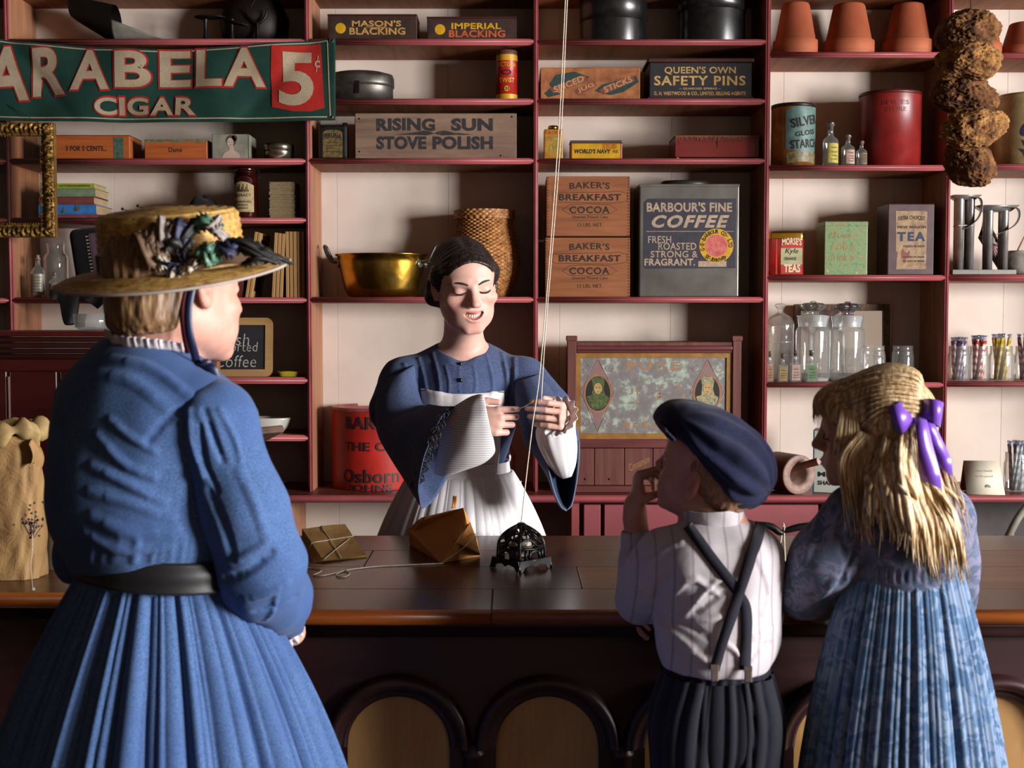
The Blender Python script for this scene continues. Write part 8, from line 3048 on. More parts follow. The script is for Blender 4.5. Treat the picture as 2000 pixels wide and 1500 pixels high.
# --- the woman in blue with the straw hat
BLUE = cloth('blue chambray', '#48628f', '#3a5180', weave=330, bmp=0.3, var=0.2, mott=5)
YW = 2.03
wst = a3(312, 1094, YW)
root = person('person', (wst[0], YW, 0), 'woman in blue dress and feathered straw hat seen from behind at left')
AL = math.radians(40)
hd = Head(a3(347, 562, 2.03), roll(frame((math.sin(AL), math.cos(AL), -0.05)), -0.05), 1.05)
ft = frame((math.sin(0.7), math.cos(0.7), 0))
F_ = Field((wst[0] - 0.3, 1.72, 0.0), (wst[0] + 0.32, 2.45, 1.72), 0.003)
hd.build(F_, smile=0.2)
nb = a3(290, 705, 2.02)
F_.cap(hd.p(0, -0.03, -0.045), nb, 0.053, 0.062, 0.025)
F_.ell(a3(285, 900, 2.03), (0.13, 0.1, 0.2), ft, 0.03)
SR, SL = a3(410, 815, 1.97), a3(180, 790, 2.16)
for S_ in (SR, SL):
 F_.cap(nb + [0, 0, -0.05], S_, 0.055, 0.05, 0.04)
ER, WR = a3(520, 1120, 1.99), a3(562, 1228, 2.20)
F_.chain([SR, ER, WR], [0.048, 0.04, 0.026], 0.01)
EL = a3(170, 1090, 2.25)
F_.chain([SL, EL, a3(300, 1180, 2.36)], [0.045, 0.04, 0.026], 0.01)
hand(F_, WR, (-0.6, 0.3, 0.6), (-0.35, 0.9, -0.1), (0.6, 0.2, 0.7), 0.95, ((20, 30, 20),) * 4)
hand(F_, a3(300, 1180, 2.36), (0.3, 0.2, 0.9), (0.9, 0.4, 0), (0.2, 0.9, 0.3), 0.95, ((20, 30, 20),) * 4)
F_.cap(a3(285, 950, 2.03), wst, 0.11, 0.1, 0.05)
F_.ell(wst + [0, 0, -0.14], (0.12, 0.1, 0.13), ft, 0.05)
legs(F_, wst + [0, 0, -0.16], (0.6, 0.8), 0.48, 0.14)
Pb, Qb = F_.mesh(1)
parts = [np_mesh('body', Pb, Qb, M_SKIN, root, hd.tone(Pb, '#cf9b89', '#b8706a', 0.6))]
# short brown hair below the hat
HB = hair_mat('short brown hair', '#4a3320', '#75573a', '#a08058', 0.5)
F_ = Field(hd.c - 0.15, hd.c + 0.15, 0.0024)
hd.ell(F_, (0, -0.022, 0.03), (0.0775, 0.099, 0.083), 0)
hd.ell(F_, (0, -0.055, -0.04), (0.062, 0.058, 0.055), 0.03)
hd.ell(F_, (0, 0.036, 0.05), (0.066, 0.058, 0.045), 0.02)
hd.ell(F_, (0, 0.1, -0.015), (0.075, 0.085, 0.066), 0.006, 'sub')
hd.ell(F_, (0, 0.075, -0.075), (0.1, 0.082, 0.085), 0.006, 'sub')
hd.ell(F_, (0, -0.03, -0.132), (0.1, 0.1, 0.07), 0.01, 'sub')
for x in (-1, 1):
 hd.ell(F_, (x * 0.082, -0.002, -0.008), (0.022, 0.02, 0.032), 0.004, 'sub')
Ph, Qh = F_.mesh(1)
N = normals(Ph, Qh)
q = hd.loc(Ph)
Ph = Ph + N * (0.0022 * vnoise(q * [1, 1, 0.22], 120, 2) + 0.001 * vnoise(q * [1, 1, 0.3], 260, 5))[:, None]
parts.append(np_mesh('hair', Ph, Qh, HB, root))
# bodice and sleeve
F_ = Field((wst[0] - 0.32, 1.72, 1.0), (wst[0] + 0.33, 2.45, 1.5), 0.0036)
F_.ell(a3(282, 880, 2.03), (0.158, 0.125, 0.2), ft, 0.03)
F_.ell(a3(240, 930, 2.02), (0.105, 0.1, 0.16), ft, 0.06)
F_.ell(a3(270, 815, 2.03), (0.14, 0.1, 0.1), ft, 0.05)
F_.ell(a3(285, 1015, 2.03), (0.15, 0.125, 0.075), ft, 0.05)
for S_ in (SR, SL):
 F_.cap(nb + [0, 0.0, -0.086], S_, 0.056, 0.06, 0.045)
F_.cap(a3(285, 950, 2.03), wst, 0.125, 0.118, 0.05)
F_.chain([SL, EL, a3(300, 1180, 2.36)], [0.06, 0.055, 0.035], 0.02)
hn = a3(312, 680, 2.03)
F_.cap(hn + [0.01, 0.02, 0.12], hn + [-0.006, 0, -0.006], 0.076, 0.07, 0.008, 'sub')
folds = [([(215, 700), (300, 720), (390, 790)], 0.010, 0.006), ([(190, 730), (260, 745), (330, 800)], 0.012, 0.005), ([(300, 930), (240, 905), (190, 850)], 0.009, 0.006), ([(320, 980), (250, 945), (180, 910)], 0.010, 0.007), ([(335, 1010), (260, 985), (175, 960)], 0.01, 0.005), ([(300, 880), (250, 850), (215, 820)], 0.008, 0.005),
         ([(180, 1010), (250, 1040), (340, 1035)], 0.012, 0.006), ([(165, 1040), (230, 1075), (330, 1070)], 0.009, 0.005), ([(290, 860), (330, 815), (400, 775)], 0.007, -0.006)]
for k in range(15):
 x = 170 + 20 * k + random.uniform(-8, 8)
 folds.append(([(x, 1098), (x + 3, 1086), (x + 8, random.uniform(1035, 1075))], 0.005, random.uniform(0.001, 0.004)))
bod, sk = cloth_mesh(F_, 'bodice', BLUE, root, folds, 0.004, 8, 2, 5)
parts.append(bod)
F_ = Field((SR[0] - 0.15, 1.82, 0.93), (SR[0] + 0.24, 2.3, 1.4), 0.0034)
S2 = a3(418, 830, 1.955)
M1 = a3(470, 990, 1.955)
F_.chain([a3(395, 800, 1.985), S2, M1, a3(515, 1110, 1.98), a3(545, 1165, 2.05), a3(560, 1215, 2.16)], [0.055, 0.063, 0.066, 0.066, 0.052, 0.032], 0.02)
F_.cap(a3(505, 1150, 1.99), a3(550, 1190, 2.06), 0.05, 0.035, 0.03)
folds = [([(330, 845), (322, 880), (345, 960)], 0.006, 0.004), ([(370, 800), (375, 860), (395, 930)], 0.006, 0.007), ([(400, 800), (420, 860), (435, 900)], 0.006, -0.007), ([(390, 830), (400, 900), (425, 960)], 0.005, -0.006), ([(430, 800), (460, 860), (470, 900)], 0.006, 0.005), ([(345, 860), (352, 920), (380, 1000)], 0.007, 0.006),
         ([(440, 1130), (485, 1115), (530, 1080)], 0.008, -0.009), ([(450, 1100), (490, 1080), (535, 1050)], 0.008, 0.006), ([(480, 1170), (520, 1160), (560, 1140)], 0.008, 0.007), ([(500, 1195), (540, 1185), (580, 1165)], 0.006, -0.006), ([(410, 960), (440, 1030), (455, 1090)], 0.008, -0.006), ([(470, 920), (500, 990), (520, 1050)], 0.01, 0.005), ([(520, 1210), (535, 1190), (540, 1160)], 0.005, 0.005)]
slv, sk2 = cloth_mesh(F_, 'sleeve', BLUE, root, folds, 0.004, 12, 2, 6)
parts.append(slv)
LACE = cloth('lace white', '#c8bfc4', weave=300, var=0.15)


def ruffle(c, a, b_, ax, h, amp, n, nm='lace_trim'):
 c, a, b_, ax = (Vector(q) for q in (c, a, b_, ax))
 mb = MB().grid(lambda u, v: c + (a * math.cos(2 * PI * u) + b_ * math.sin(2 * PI * u)) * (1 + amp * v * math.sin(2 * PI * u * n)) + ax * (h * v), n * 8, 4, True)
 parts.append(mb.build(nm, LACE, root, thick=0.0015))


ca, cb_ = at(206, 643, 2.05), at(358, 702, 1.99)
ruffle((ca + cb_) / 2 + V(0.012, 0.055, -0.004), (cb_ - ca) / 2 * 1.08, V(0.015, 0.078, -0.008), V(-0.003, -0.002, 0.013), 1, 0.05, 26)
bp = []
for k in range(61):        # follow the top edge of the bodice round the nape
 px = 206 + 150 * k / 60
 py, last = 745, None
 while py > 620:
  h = sk.t.ray_cast(Vector((0, 0, CAMZ)), ray(px, py - 1).normalized())[0]
  if h is None or (last is not None and h.y - last > 0.012):
   break
  py, last = py - 1, h.y
 bp.append(sk.hit(px, py + 4, 0.001))
for _ in range(4):
 bp[1:-1] = [(a + b_ * 2 + c_) / 4 for a, b_, c_ in zip(bp, bp[1:], bp[2:])]
parts.append(MB().grid(lambda u, v: bp[int(round(u * 60))] + V(0.002 * math.sin(40 * u), -0.006 * v + 0.003 * v * math.sin(75 * u), -0.002 + 0.015 * v + 0.0015 * v * math.cos(75 * u)), 60, 4).build('lace_collar', LACE, root, thick=0.0015))
cc = at(562, 1224, 2.16)
ruffle(cc, V(0.018, 0.004, 0.014), V(-0.012, 0.02, 0.014), V(0.003, 0.014, -0.012), 1, 0.18, 12)
# belt and gathered skirt
wv = Vector(wst)
belt_t = V(0, 0, 0.024)
parts.append(loft([(wv + belt_t, V(0.131, -0.03, -0.012), V(0.02, 0.122, 0)), (wv, V(0.136, -0.03, -0.012), V(0.02, 0.126, 0)), (wv - belt_t, V(0.138, -0.03, -0.012), V(0.02, 0.127, 0))], 72, 10, lambda u, v: 1 + 0.008 * math.sin(9 * v + 5 * u)).build('belt', cloth('black satin', '#0d0b0f', rough=0.5, spec=0.4, weave=200), root, thick=0.003))
parts.append(skirt(wv + V(0, 0.0, -0.018), 0.128, (wv.x + 0.01, YW + 0.0, 0.03), 0.40, 26, 21, 0.052, 60, 620, belly=0.42).build('skirt', BLUE, root))
# straw hat
hatc = at(338, 520, 2.03)
Rh = np.array(Matrix.Rotation(math.radians(9), 3, 'X') @ Matrix.Rotation(math.radians(-3.4), 3, 'Y'))
Mh = Matrix([list(r) + [t] for r, t in zip(Rh, hatc)] + [[0, 0, 0, 1]])
m, nt, b = new_mat('plaited straw')
v = coords(nt)
f1 = noise(nt, v, 90, 4, 0.65)
nt.links.new(ramp(nt, f1, [(0.3, '#7c5526'), (0.5, '#b48a48'), (0.72, '#d2ad6a')]), b.inputs['Base Color'])
b.inputs['Roughness'].default_value = 0.6
bump(nt, b, f1, 0.4, 0.002)
M_STRAW = m
hat = []
prof, zc0 = [], 0.086
for k in range(110):
 t = k / 109
 rip = 0.0009 * math.sin(2 * PI * 15 * t)
 if t < 0.38:
  s_ = t / 0.38
  prof.append((0.083 * s_, zc0 + 0.006 * (1 - s_ * s_) + rip))
 elif t < 0.52:
  a = (t - 0.38) / 0.14 * PI / 2
  prof.append((0.083 + 0.011 * math.sin(a) + rip, zc0 - 0.014 + 0.014 * math.cos(a)))
 else:
  s_ = (t - 0.52) / 0.48
  prof.append((0.094 + 0.003 * s_ + rip, (zc0 - 0.014) * (1 - s_)))
hat.append(MB().lathe(prof, 72, Mh, 1.17, 1.0).build('hat_crown', M_STRAW, root, thick=0.002))


def brim(u, v):
 a = 2 * PI * u
 r = 0.096 + 0.086 * v + 0.0007 * math.sin(2 * PI * 16 * v)
 z = -0.003 - 0.012 * v * v + 0.006 * v * math.cos(a) + 0.004 * v * math.sin(2 * a + 1) + 0.0009 * math.sin(2 * PI * 16 * v)
 return Mh @ V(r * math.cos(a) * (1.17 - 0.17 * v), r * math.sin(a), z)


hat.append(MB().grid(brim, 120, 50, True).build('hat_brim', M_STRAW, root, thick=0.003))
mb = MB().tube([brim(k / 120, 1.0) for k in range(120)], 0.0026, 6, closed=True)
hat.append(mb.build('brim_binding', plain('pale binding', '#a89a92', 0.8), root))
mb = MB().grid(lambda u, v: Mh @ V(0.1 * 1.17 * math.cos(2 * PI * u), 0.1 * math.sin(2 * PI * u), 0.002 + 0.024 * v + 0.002 * math.sin(14 * PI * u)), 72, 4, True)
hat.append(mb.build('hat_band', cloth('brown hat band', '#4a3826', mott=20), root))
FE = [plain('brown feather', '#4f3a2c', 0.8, c2='#7a6048', scale=70), plain('navy feather', '#171a30', 0.6, c2='#2b3050', scale=60), plain('green feather', '#2f5a4c', 0.5, c2='#567a62', scale=60), plain('white down', '#a9a09a', 0.9, c2='#857c76', scale=60), plain('barred feather', '#b5a894', 0.7, c2='#1c1a1c', scale=110, lo=0.46, hi=0.52), plain('black feather', '#14110f', 0.6)]
rnd = random.Random(5)


def feather(px, py, ang, L, W, mi, lift=0.02, Y=1.925, fluff=0.3):
 p0 = at(px, py, Y)
 d = V(math.cos(ang), 0.25 * math.cos(ang), math.sin(ang))
 n = V(-math.sin(ang), 0, math.cos(ang))
 ph = rnd.random() * 6

 def fn(u, v):
  s_ = (u - 0.5) * 2
  w = W * math.sin(PI * min(1, 0.06 + 0.94 * v)) ** 0.7 * (1 + fluff * math.sin(37 * v + ph + 9 * abs(s_)) * abs(s_))
  return p0 + d * (L * v) + n * (s_ * w) + V(0, -lift * math.sin(PI * v) * (1 - 0.4 * s_ * s_) + 0.004 * math.sin(9 * v + 5 * s_ + ph), 0.012 * math.sin(3 * v + ph))
 return MB().grid(fn, 8, 26).build('feather', FE[mi], root, thick=0.0008)


for px, py, ang, L, W, mi in ((325, 500, 2.3, 0.045, 0.018, 0), (330, 500, 2.75, 0.055, 0.02, 0), (318, 500, 1.9, 0.04, 0.016, 0), (335, 485, 1.3, 0.035, 0.012, 0), (340, 480, 2.1, 0.04, 0.012, 3), (340, 505, -1.7, 0.03, 0.012, 1), (333, 515, 3.6, 0.022, 0.014, 4), (338, 522, -1.2, 0.02, 0.016, 4), (360, 500, 1.75, 0.05, 0.012, 1), (365, 498, -0.6, 0.03, 0.012, 4),
                              (385, 470, -0.9, 0.055, 0.016, 2), (378, 462, 0.5, 0.05, 0.014, 2), (395, 480, -0.6, 0.03, 0.012, 2), (405, 462, 0.3, 0.035, 0.014, 3), (408, 450, 1.0, 0.03, 0.012, 3), (420, 470, -0.1, 0.05, 0.012, 1), (430, 478, -0.25, 0.09, 0.008, 5), (440, 485, -0.12, 0.1, 0.008, 5), (450, 498, 0.05, 0.085, 0.01, 5), (470, 505, -0.3, 0.06, 0.008, 5), (350, 485, 0.9, 0.045, 0.012, 5), (375, 500, 2.7, 0.05, 0.014, 5)):
 hat.append(feather(px, py, ang, L, W, mi))
# chin ribbon and bow
RIB = cloth('navy ribbon', '#141d42', rough=0.45, spec=0.4, weave=300, bmp=0.1)


def band(pts, w, nm, mat, tw=V(1, 0.1, 0)):
 c = bez(pts, 20)
 return MB().ribbon([p - tw * w / 2 for p in c], [p + tw * w / 2 for p in c]).build(nm, mat, root, thick=0.0012)


hat.append(band([at(378, 548, 1.94), at(368, 600, 1.935), at(370, 650, 1.935), at(380, 690, 1.95), at(384, 712, 1.97)], 0.0125, 'chin_ribbon', RIB))
hat.append(band([at(366, 550, 1.955), at(356, 600, 1.95), at(360, 650, 1.95), at(368, 690, 1.965)], 0.009, 'dark_red_strip', cloth('wine strip', '#4a1018', rough=0.5)))  # dark red strip just behind the chin ribbon
for a, b_, c_ in (((384, 712), (412, 720), (428, 760)), ((384, 712), (402, 735), (420, 775)), ((382, 710), (398, 708), (412, 722))):
 hat.append(band([at(*a, 1.965), at(*b_, 1.955), at(*c_, 1.965)], 0.02, 'ribbon_bow', RIB, V(0.7, 0, 0.5)))
parts += hat
fit(parts, root)
# --- the boy in the navy cap
YW = 2.2
wst = a3(1400, 1300, YW)
root = person('person', (wst[0], YW, 0), 'boy in navy cap, white shirt and crossed dark braces with a hand at his mouth')
th, ph = math.radians(35), math.radians(18)
hd = Head(a3(1384, 922, 2.2), roll(frame((-math.cos(th) * math.cos(ph), math.sin(th) * math.cos(ph), math.sin(ph))), -0.2), 0.88)
ft = frame((-0.3, 0.95, 0))
nb = a3(1396, 1030, 2.2)
SL, SR = a3(1300, 1098, 2.19), a3(1462, 1090, 2.22)
EL, WL = a3(1252, 1168, 2.30), a3(1240, 990, 2.31)
F_ = Field((wst[0] - 0.2, 2.0, 0.0), (wst[0] + 0.17, 2.56, 1.4), 0.0026)
hd.build(F_, child=True, nose=0.9)
F_.cap(hd.p(0, -0.03, -0.05), nb, 0.042, 0.045, 0.02)
F_.ell(a3(1395, 1150, 2.2), (0.085, 0.065, 0.12), ft, 0.03)
for S_ in (SL, SR):
 F_.cap(nb, S_, 0.04, 0.035, 0.03)
F_.chain([SL, EL, WL], [0.035, 0.03, 0.02], 0.01)
ER, WR = a3(1476, 1195, 2.29), a3(1318, 1196, 2.435)
F_.chain([SR, ER, WR], [0.035, 0.03, 0.021], 0.01)
hand(F_, WL, (0.05, -1, 0.1), (0.12, 0.02, 1), (-1, 0, 0.1), 0.72, ((78, 55, 40), (72, 45, 30), (66, 40, 25), (62, 30, 20)), ((0.35, 0.55, -0.8), (0.0, 0.55, -1)))
hand(F_, WR, (0.1, -0.6, 0.7), (-1, -0.25, 0.0), (0, 0.6, 0.8), 0.72, ((40, 50, 30),) * 4)
F_.cap(a3(1395, 1180, 2.2), wst, 0.075, 0.075, 0.04)
legs(F_, wst + [0, 0, -0.1], (-0.2, 0.95), 0.42, 0.1, (0.045, 0.034, 0.026), 0.045)
Pb, Qb = F_.mesh(1)
parts = [np_mesh('body', Pb, Qb, M_SKIN, root, hd.tone(Pb, '#c08a74', '#a8605a', 0.6))]
parts.append(MB().tube(bez([hd.p(-0.018, 0.0885, 0.001), hd.p(-0.032, 0.0905, -0.003), hd.p(-0.046, 0.08, 0.0)], 8), 0.0012, 5).build('eyelash', plain('lash', '#1c1210', 0.6), root))
HC = hair_mat('cropped fair hair', '#6d4a34', '#8a6248', '#a27a5a', 0.7)
F_ = Field(hd.c - 0.13, hd.c + 0.13, 0.0024)
hd.ell(F_, (0, -0.024, 0.026), (0.0745, 0.0955, 0.080), 0)
hd.ell(F_, (0, -0.05, -0.02), (0.058, 0.05, 0.045), 0.02)
hd.ell(F_, (0, 0.1, -0.02), (0.08, 0.09, 0.08), 0.006, 'sub')
hd.ell(F_, (0, 0.07, -0.085), (0.1, 0.085, 0.08), 0.006, 'sub')
for x in (-1, 1):
 hd.ell(F_, (x * 0.082, 0.0, -0.008), (0.022, 0.02, 0.03), 0.004, 'sub')
Ph, Qh = F_.mesh(1)
parts.append(np_mesh('hair', Ph + normals(Ph, Qh) * (0.001 * vnoise(hd.loc(Ph) * [1, 1, 0.3], 200, 2))[:, None], Qh, HC, root))
# cap: full gathered crown cut off along the head band, with a short peak
CAPM = cloth('navy wool cap', '#21233f', '#1a1b33', weave=420, bmp=0.3, var=0.25, mott=10)
F_ = Field(hd.c - 0.22, hd.c + 0.24, 0.003)
Rc = rotm(0, math.radians(39), 0)
F_.ell(a3(1398, 884, 2.2), (0.106, 0.105, 0.07), Rc, 0)
F_.ell(a3(1434, 922, 2.19), (0.06, 0.092, 0.064), Rc, 0.03)
F_.ell(a3(1325, 828, 2.22), (0.045, 0.075, 0.035), Rc, 0.03)
F_.half(a3(1366, 917, 2.2), (-0.772, -0.1, -0.63), hd.c - 0.3, hd.c + 0.3)
F_.ell(hd.p(0, -0.01, 0.0), np.array((0.074, 0.094, 0.09)) * 0.88, hd.R, 0.004, 'sub')
Pc, Qc = F_.mesh(2)
N = normals(Pc, Qc)
q = (Pc - a3(1470, 940, 2.15)) @ Rc
ang = np.arctan2(q[:, 1], q[:, 2])
fo = np.clip(((Pc - a3(1400, 890, 2.2)) @ np.array([0.5, -0.5, -0.3])) / 0.06 + 0.4, 0, 1)
Pc = Pc + N * (0.004 * fo * np.sin(ang * 10 + 5 * vnoise(Pc, 9, 3)) + 0.003 * vnoise(Pc, 22, 6) + 0.0015 * vnoise(Pc, 50, 1))[:, None]
parts.append(np_mesh('cap', relax(Pc, Qc, 0.4), Qc, CAPM, root))
mb = MB()
pk0 = [at(1303, 845, 2.13), at(1291, 822, 2.2), at(1300, 812, 2.3)]
for k in range(1):
 A_, B_ = bez(pk0, 20), bez([at(1318, 862, 2.10), at(1312, 848, 2.2), at(1316, 838, 2.31)], 20)
 mb.grid(lambda u, v: A_[int(round(u * 20))] * v + B_[int(round(u * 20))] * (1 - v) + V(-0.006 * math.sin(PI * v), 0, 0.004 * math.sin(PI * v)), 20, 8)
parts.append(mb.build('cap_peak', CAPM, root, thick=0.006))
# shirt
SHIRT = cloth('white striped shirt', '#b9b1b6', weave=600, bmp=0.12, var=0.06, stripe=('X', 11, '#9d939b', 0.93))
F_ = Field((wst[0] - 0.22, 2.02, 0.83), (wst[0] + 0.17, 2.52, 1.26), 0.003)
F_.ell(a3(1398, 1150, 2.2), (0.1, 0.085, 0.135), ft, 0.02)
F_.ell(a3(1396, 1240, 2.2), (0.1, 0.09, 0.072), ft, 0.04)
F_.cap(a3(1392, 1190, 2.2), a3(1398, 1270, 2.2), 0.09, 0.094, 0.03)
for S_ in (SL, SR):
 F_.cap(nb + [0, 0, -0.025], S_, 0.046, 0.05, 0.03)
F_.cap(a3(1440, 1100, 2.15), a3(1350, 1100, 2.15), 0.05, 0.05, 0.04)
F_.chain([SL, EL], [0.056, 0.047], 0.02)
F_.cap(a3(1290, 1120, 2.22), a3(1262, 1150, 2.27), 0.058, 0.05, 0.02)
F_.chain([EL, a3(1243, 1100, 2.305), a3(1241, 1046, 2.308)], [0.042, 0.032, 0.027], 0.015)
F_.chain([SR, ER, a3(1330, 1196, 2.43)], [0.053, 0.045, 0.032], 0.02)
F_.cap(SR, a3(1470, 1245, 2.23), 0.05, 0.045, 0.03)
F_.cap(a3(1240, 1040, 2.308), a3(1240, 1020, 2.308), 0.023, 0.023, 0.002, 'sub')
F_.cap(nb + [0, 0, 0.12], nb + [0, 0, 0.02], 0.046, 0.046, 0.004, 'sub')
F_.half(a3(1400, 1300, 2.2), (0, 0, -1), (wst[0] - 0.2, 2.0, 0.8), (wst[0] + 0.2, 2.5, 0.9), 0)
folds = [([(1400, 1160), (1350, 1130), (1300, 1180)], 0.007, 0.005), ([(1430, 1130), (1390, 1140), (1340, 1200)], 0.006, 0.006), ([(1440, 1150), (1400, 1165), (1360, 1195)], 0.006, -0.005), ([(1430, 1200), (1370, 1210), (1300, 1200)], 0.007, 0.006), ([(1275, 1215), (1320, 1240), (1380, 1290)], 0.008, 0.006), ([(1270, 1190), (1330, 1215), (1385, 1245)], 0.007, -0.006),
         ([(1290, 1260), (1340, 1270), (1400, 1300)], 0.007, 0.005), ([(1310, 1110), (1285, 1150), (1275, 1185)], 0.007, -0.006), ([(1330, 1060), (1300, 1075), (1262, 1110)], 0.008, 0.005), ([(1462, 1250), (1485, 1240), (1510, 1225)], 0.006, 0.005), ([(1465, 1290), (1485, 1265), (1505, 1255)], 0.006, -0.006), ([(1420, 1260), (1440, 1275), (1450, 1300)], 0.006, 0.006), ([(1235, 1130), (1250, 1145), (1270, 1160)], 0.006, 0.005), ([(1225, 1090), (1245, 1100), (1262, 1095)], 0.005, 0.004), ([(1480, 1090), (1500, 1150), (1490, 1200)], 0.007, 0.005)]
sh, sk = cloth_mesh(F_, 'shirt', SHIRT, root, folds, 0.0022, 4, 2, 9)
parts.append(sh)
nv_ = Vector(nb)
parts.append(loft([(nv_ + V(0.0, 0, -0.012), V(0.054, 0, 0), V(0, 0.053, 0)), (nv_ + V(-0.003, -0.006, 0.012), V(0.05, 0, 0.002), V(0, 0.05, 0)), (nv_ + V(-0.006, -0.012, 0.036), V(0.05, 0, 0.004), V(0, 0.05, 0))], 56, 12, lambda u, v: 1 + 0.015 * math.sin(14 * PI * u + 5 * v)).build('collar', SHIRT, root, thick=0.003))
BR = cloth('charcoal webbing', '#1d1c26', weave=700, bmp=0.3)
parts.append(sk.strip([(1344, 1030), (1385, 1085), (1440, 1155), (1456, 1200), (1453, 1306)], 20, 44, 0.004).build('brace', BR, root, thick=0.0015))
parts.append(sk.strip([(1482, 1026), (1474, 1060), (1452, 1125), (1432, 1185), (1394, 1304)], 20, 44, 0.006).build('brace', BR, root, thick=0.0015))
for a, b_ in ((1391, 1306), (1453, 1308)):
 p = sk.hit(a, b_ - 14, 0.008)
 z1 = at(a, b_ + 24, p.y).z
 mb = MB().box((p.x - 0.007, p.y - 0.004, p.z - 0.014), (p.x + 0.007, p.y + 0.0, p.z - 0.004), 0.001).box((p.x - 0.0065, p.y - 0.006, z1), (p.x + 0.0065, p.y - 0.001, p.z - 0.012), 0.002)
 parts.append(mb.build('brace_clip', plain('worn brass clip', '#8f8078', 0.3, 0.8), root))
TR = cloth('black cotton trousers', '#1e1f29', weave=500, rough=0.8)
mb = MB()
hv = Vector(wst)
mb = loft([(hv + V(0, 0, 0.012), V(0.088, 0, 0), V(0, 0.078, 0)), (hv, V(0.092, 0, 0), V(0, 0.082, 0)), (hv + V(0, 0, -0.012), V(0.092, 0, 0), V(0, 0.082, 0))], 160, 6, lambda u, v: 1 + 0.018 * math.sin(2 * PI * u * 34))
parts.append(mb.build('waistband', TR, root))
pf0 = pleats(24, 3)
parts.append(loft([(hv + V(0, 0, -0.006), V(0.09, 0, 0), V(0, 0.08, 0)), (hv + V(0, 0, -0.07), V(0.104, 0, 0), V(0, 0.086, 0)), (hv + V(0, 0, -0.14), V(0.1, 0, 0), V(0, 0.08, 0)), (hv + V(0, 0, -0.2), V(0.06, 0, 0), V(0, 0.05, 0))], 200, 24, lambda u, v: 1 + 0.09 * (pf0(u) - 0.6)).build('trouser_seat', TR, root))
for s_ in (-1, 1):
 pf = pleats(13, 5 + s_)
 c_ = hv + V(s_ * 0.052, 0, 0)
 mb = loft([(hv + V(s_ * 0.04, 0, -0.008), V(0.054, 0, 0), V(0, 0.08, 0)), (c_ + V(0, 0, -0.09), V(0.064, 0, 0), V(0, 0.083, 0)), (c_ + V(0, 0, -0.2), V(0.06, 0, 0), V(0, 0.073, 0)), (c_ + V(0.0, 0.01, -0.45), V(0.05, 0, 0), V(0, 0.06, 0)), (V(c_.x, c_.y + 0.01, 0.1), V(0.046, 0, 0), V(0, 0.052, 0))], 120, 40, lambda u, v: 1 + 0.16 * (pf(u + 0.05 * v) - 0.6) * (1 - 0.6 * v))
 parts.append(mb.build('trouser_leg', TR, root))
fit(parts, root)
cdy = at(1272, 935, 2.29)
o = thing('candy_piece', cdy, 'pale sweet held between the fingers of the boy in the cap', 'candy')
MB().lathe([(0, -0.006), (0.005, -0.004), (0.006, 0), (0.005, 0.004), (0, 0.006)], 12).build('sweet', CREAM, o)
# --- the girl with the purple bow
YW = 2.2
wst = a3(1766, 1114, YW)
root = person('person', (wst[0], YW, 0), 'blonde girl in blue flowered dress with a purple satin hair bow')
th, ph = math.radians(20), math.radians(-2)
hd = Head(a3(1704, 842, 2.2), roll(frame((-math.cos(th) * math.cos(ph), math.sin(th) * math.cos(ph), math.sin(ph))), -0.27), 0.89)
ft = frame((-0.35, 0.93, 0))
nb = a3(1712, 968, 2.2)
SL, SR = a3(1672, 1010, 2.18), a3(1842, 1010, 2.26)
EL, WL = a3(1568, 1152, 2.25), a3(1622, 1192, 2.42)
ER, WR = a3(1870, 1150, 2.36), a3(1740, 1190, 2.45)
F_ = Field((wst[0] - 0.22, 2.0, 0.0), (wst[0] + 0.17, 2.56, 1.42), 0.0028)
hd.build(F_, child=True, nose=0.9)
F_.cap(hd.p(0, -0.03, -0.05), nb, 0.04, 0.044, 0.02)
F_.ell(a3(1755, 1060, 2.21), (0.085, 0.065, 0.1), ft, 0.03)
for S_ in (SL, SR):
 F_.cap(nb, S_, 0.038, 0.034, 0.03)
F_.chain([SL, EL, WL], [0.034, 0.03, 0.02], 0.01)
F_.chain([SR, ER, WR], [0.034, 0.03, 0.02], 0.01)
hand(F_, WL, (0.3, -0.5, 0.6), (0.8, 0.3, 0.1), (-0.3, -0.3, 0.8), 0.75, ((30, 40, 20),) * 4)
hand(F_, WR, (-0.2, -0.7, 0.6), (-0.9, 0.2, 0.0), (0.2, 0.5, 0.8), 0.75, ((30, 40, 20),) * 4)
F_.cap(a3(1760, 1090, 2.2), wst + [0, 0, -0.12], 0.075, 0.075, 0.04)
legs(F_, wst + [0, 0, -0.2], (-0.3, 0.95), 0.42, 0.1, (0.05, 0.038, 0.028), 0.045)
Pb, Qb = F_.mesh(1)
parts = [np_mesh('body', Pb, Qb, M_SKIN, root, hd.tone(Pb, '#c4927c', '#b0645c', 0.6))]
parts.append(MB().tube(bez([hd.p(-0.018, 0.0885, 0.001), hd.p(-0.032, 0.0905, -0.003), hd.p(-0.046, 0.08, 0.0)], 8), 0.0012, 5).build('eyelash', plain('lash', '#1c1210', 0.6), root))
FLOR = cloth('blue flowered cotton', '#4b566c', '#5d687e', weave=500, bmp=0.15, var=0.12, pat='#6e6d86', mott=16)
SKIRTM = cloth('blue flowered skirt', '#486283', '#5d7a9c', weave=500, bmp=0.15, var=0.12, pat='#71839e', mott=16)
F_ = Field((wst[0] - 0.24, 2.02, 0.86), (wst[0] + 0.17, 2.54, 1.32), 0.003)
F_.ell(a3(1758, 1060, 2.21), (0.098, 0.078, 0.115), ft, 0.02)
F_.cap(a3(1760, 1080, 2.2), wst, 0.088, 0.09, 0.03)
for S_ in (SL, SR):
 F_.cap(nb + [0, 0, -0.02], S_, 0.046, 0.05, 0.03)
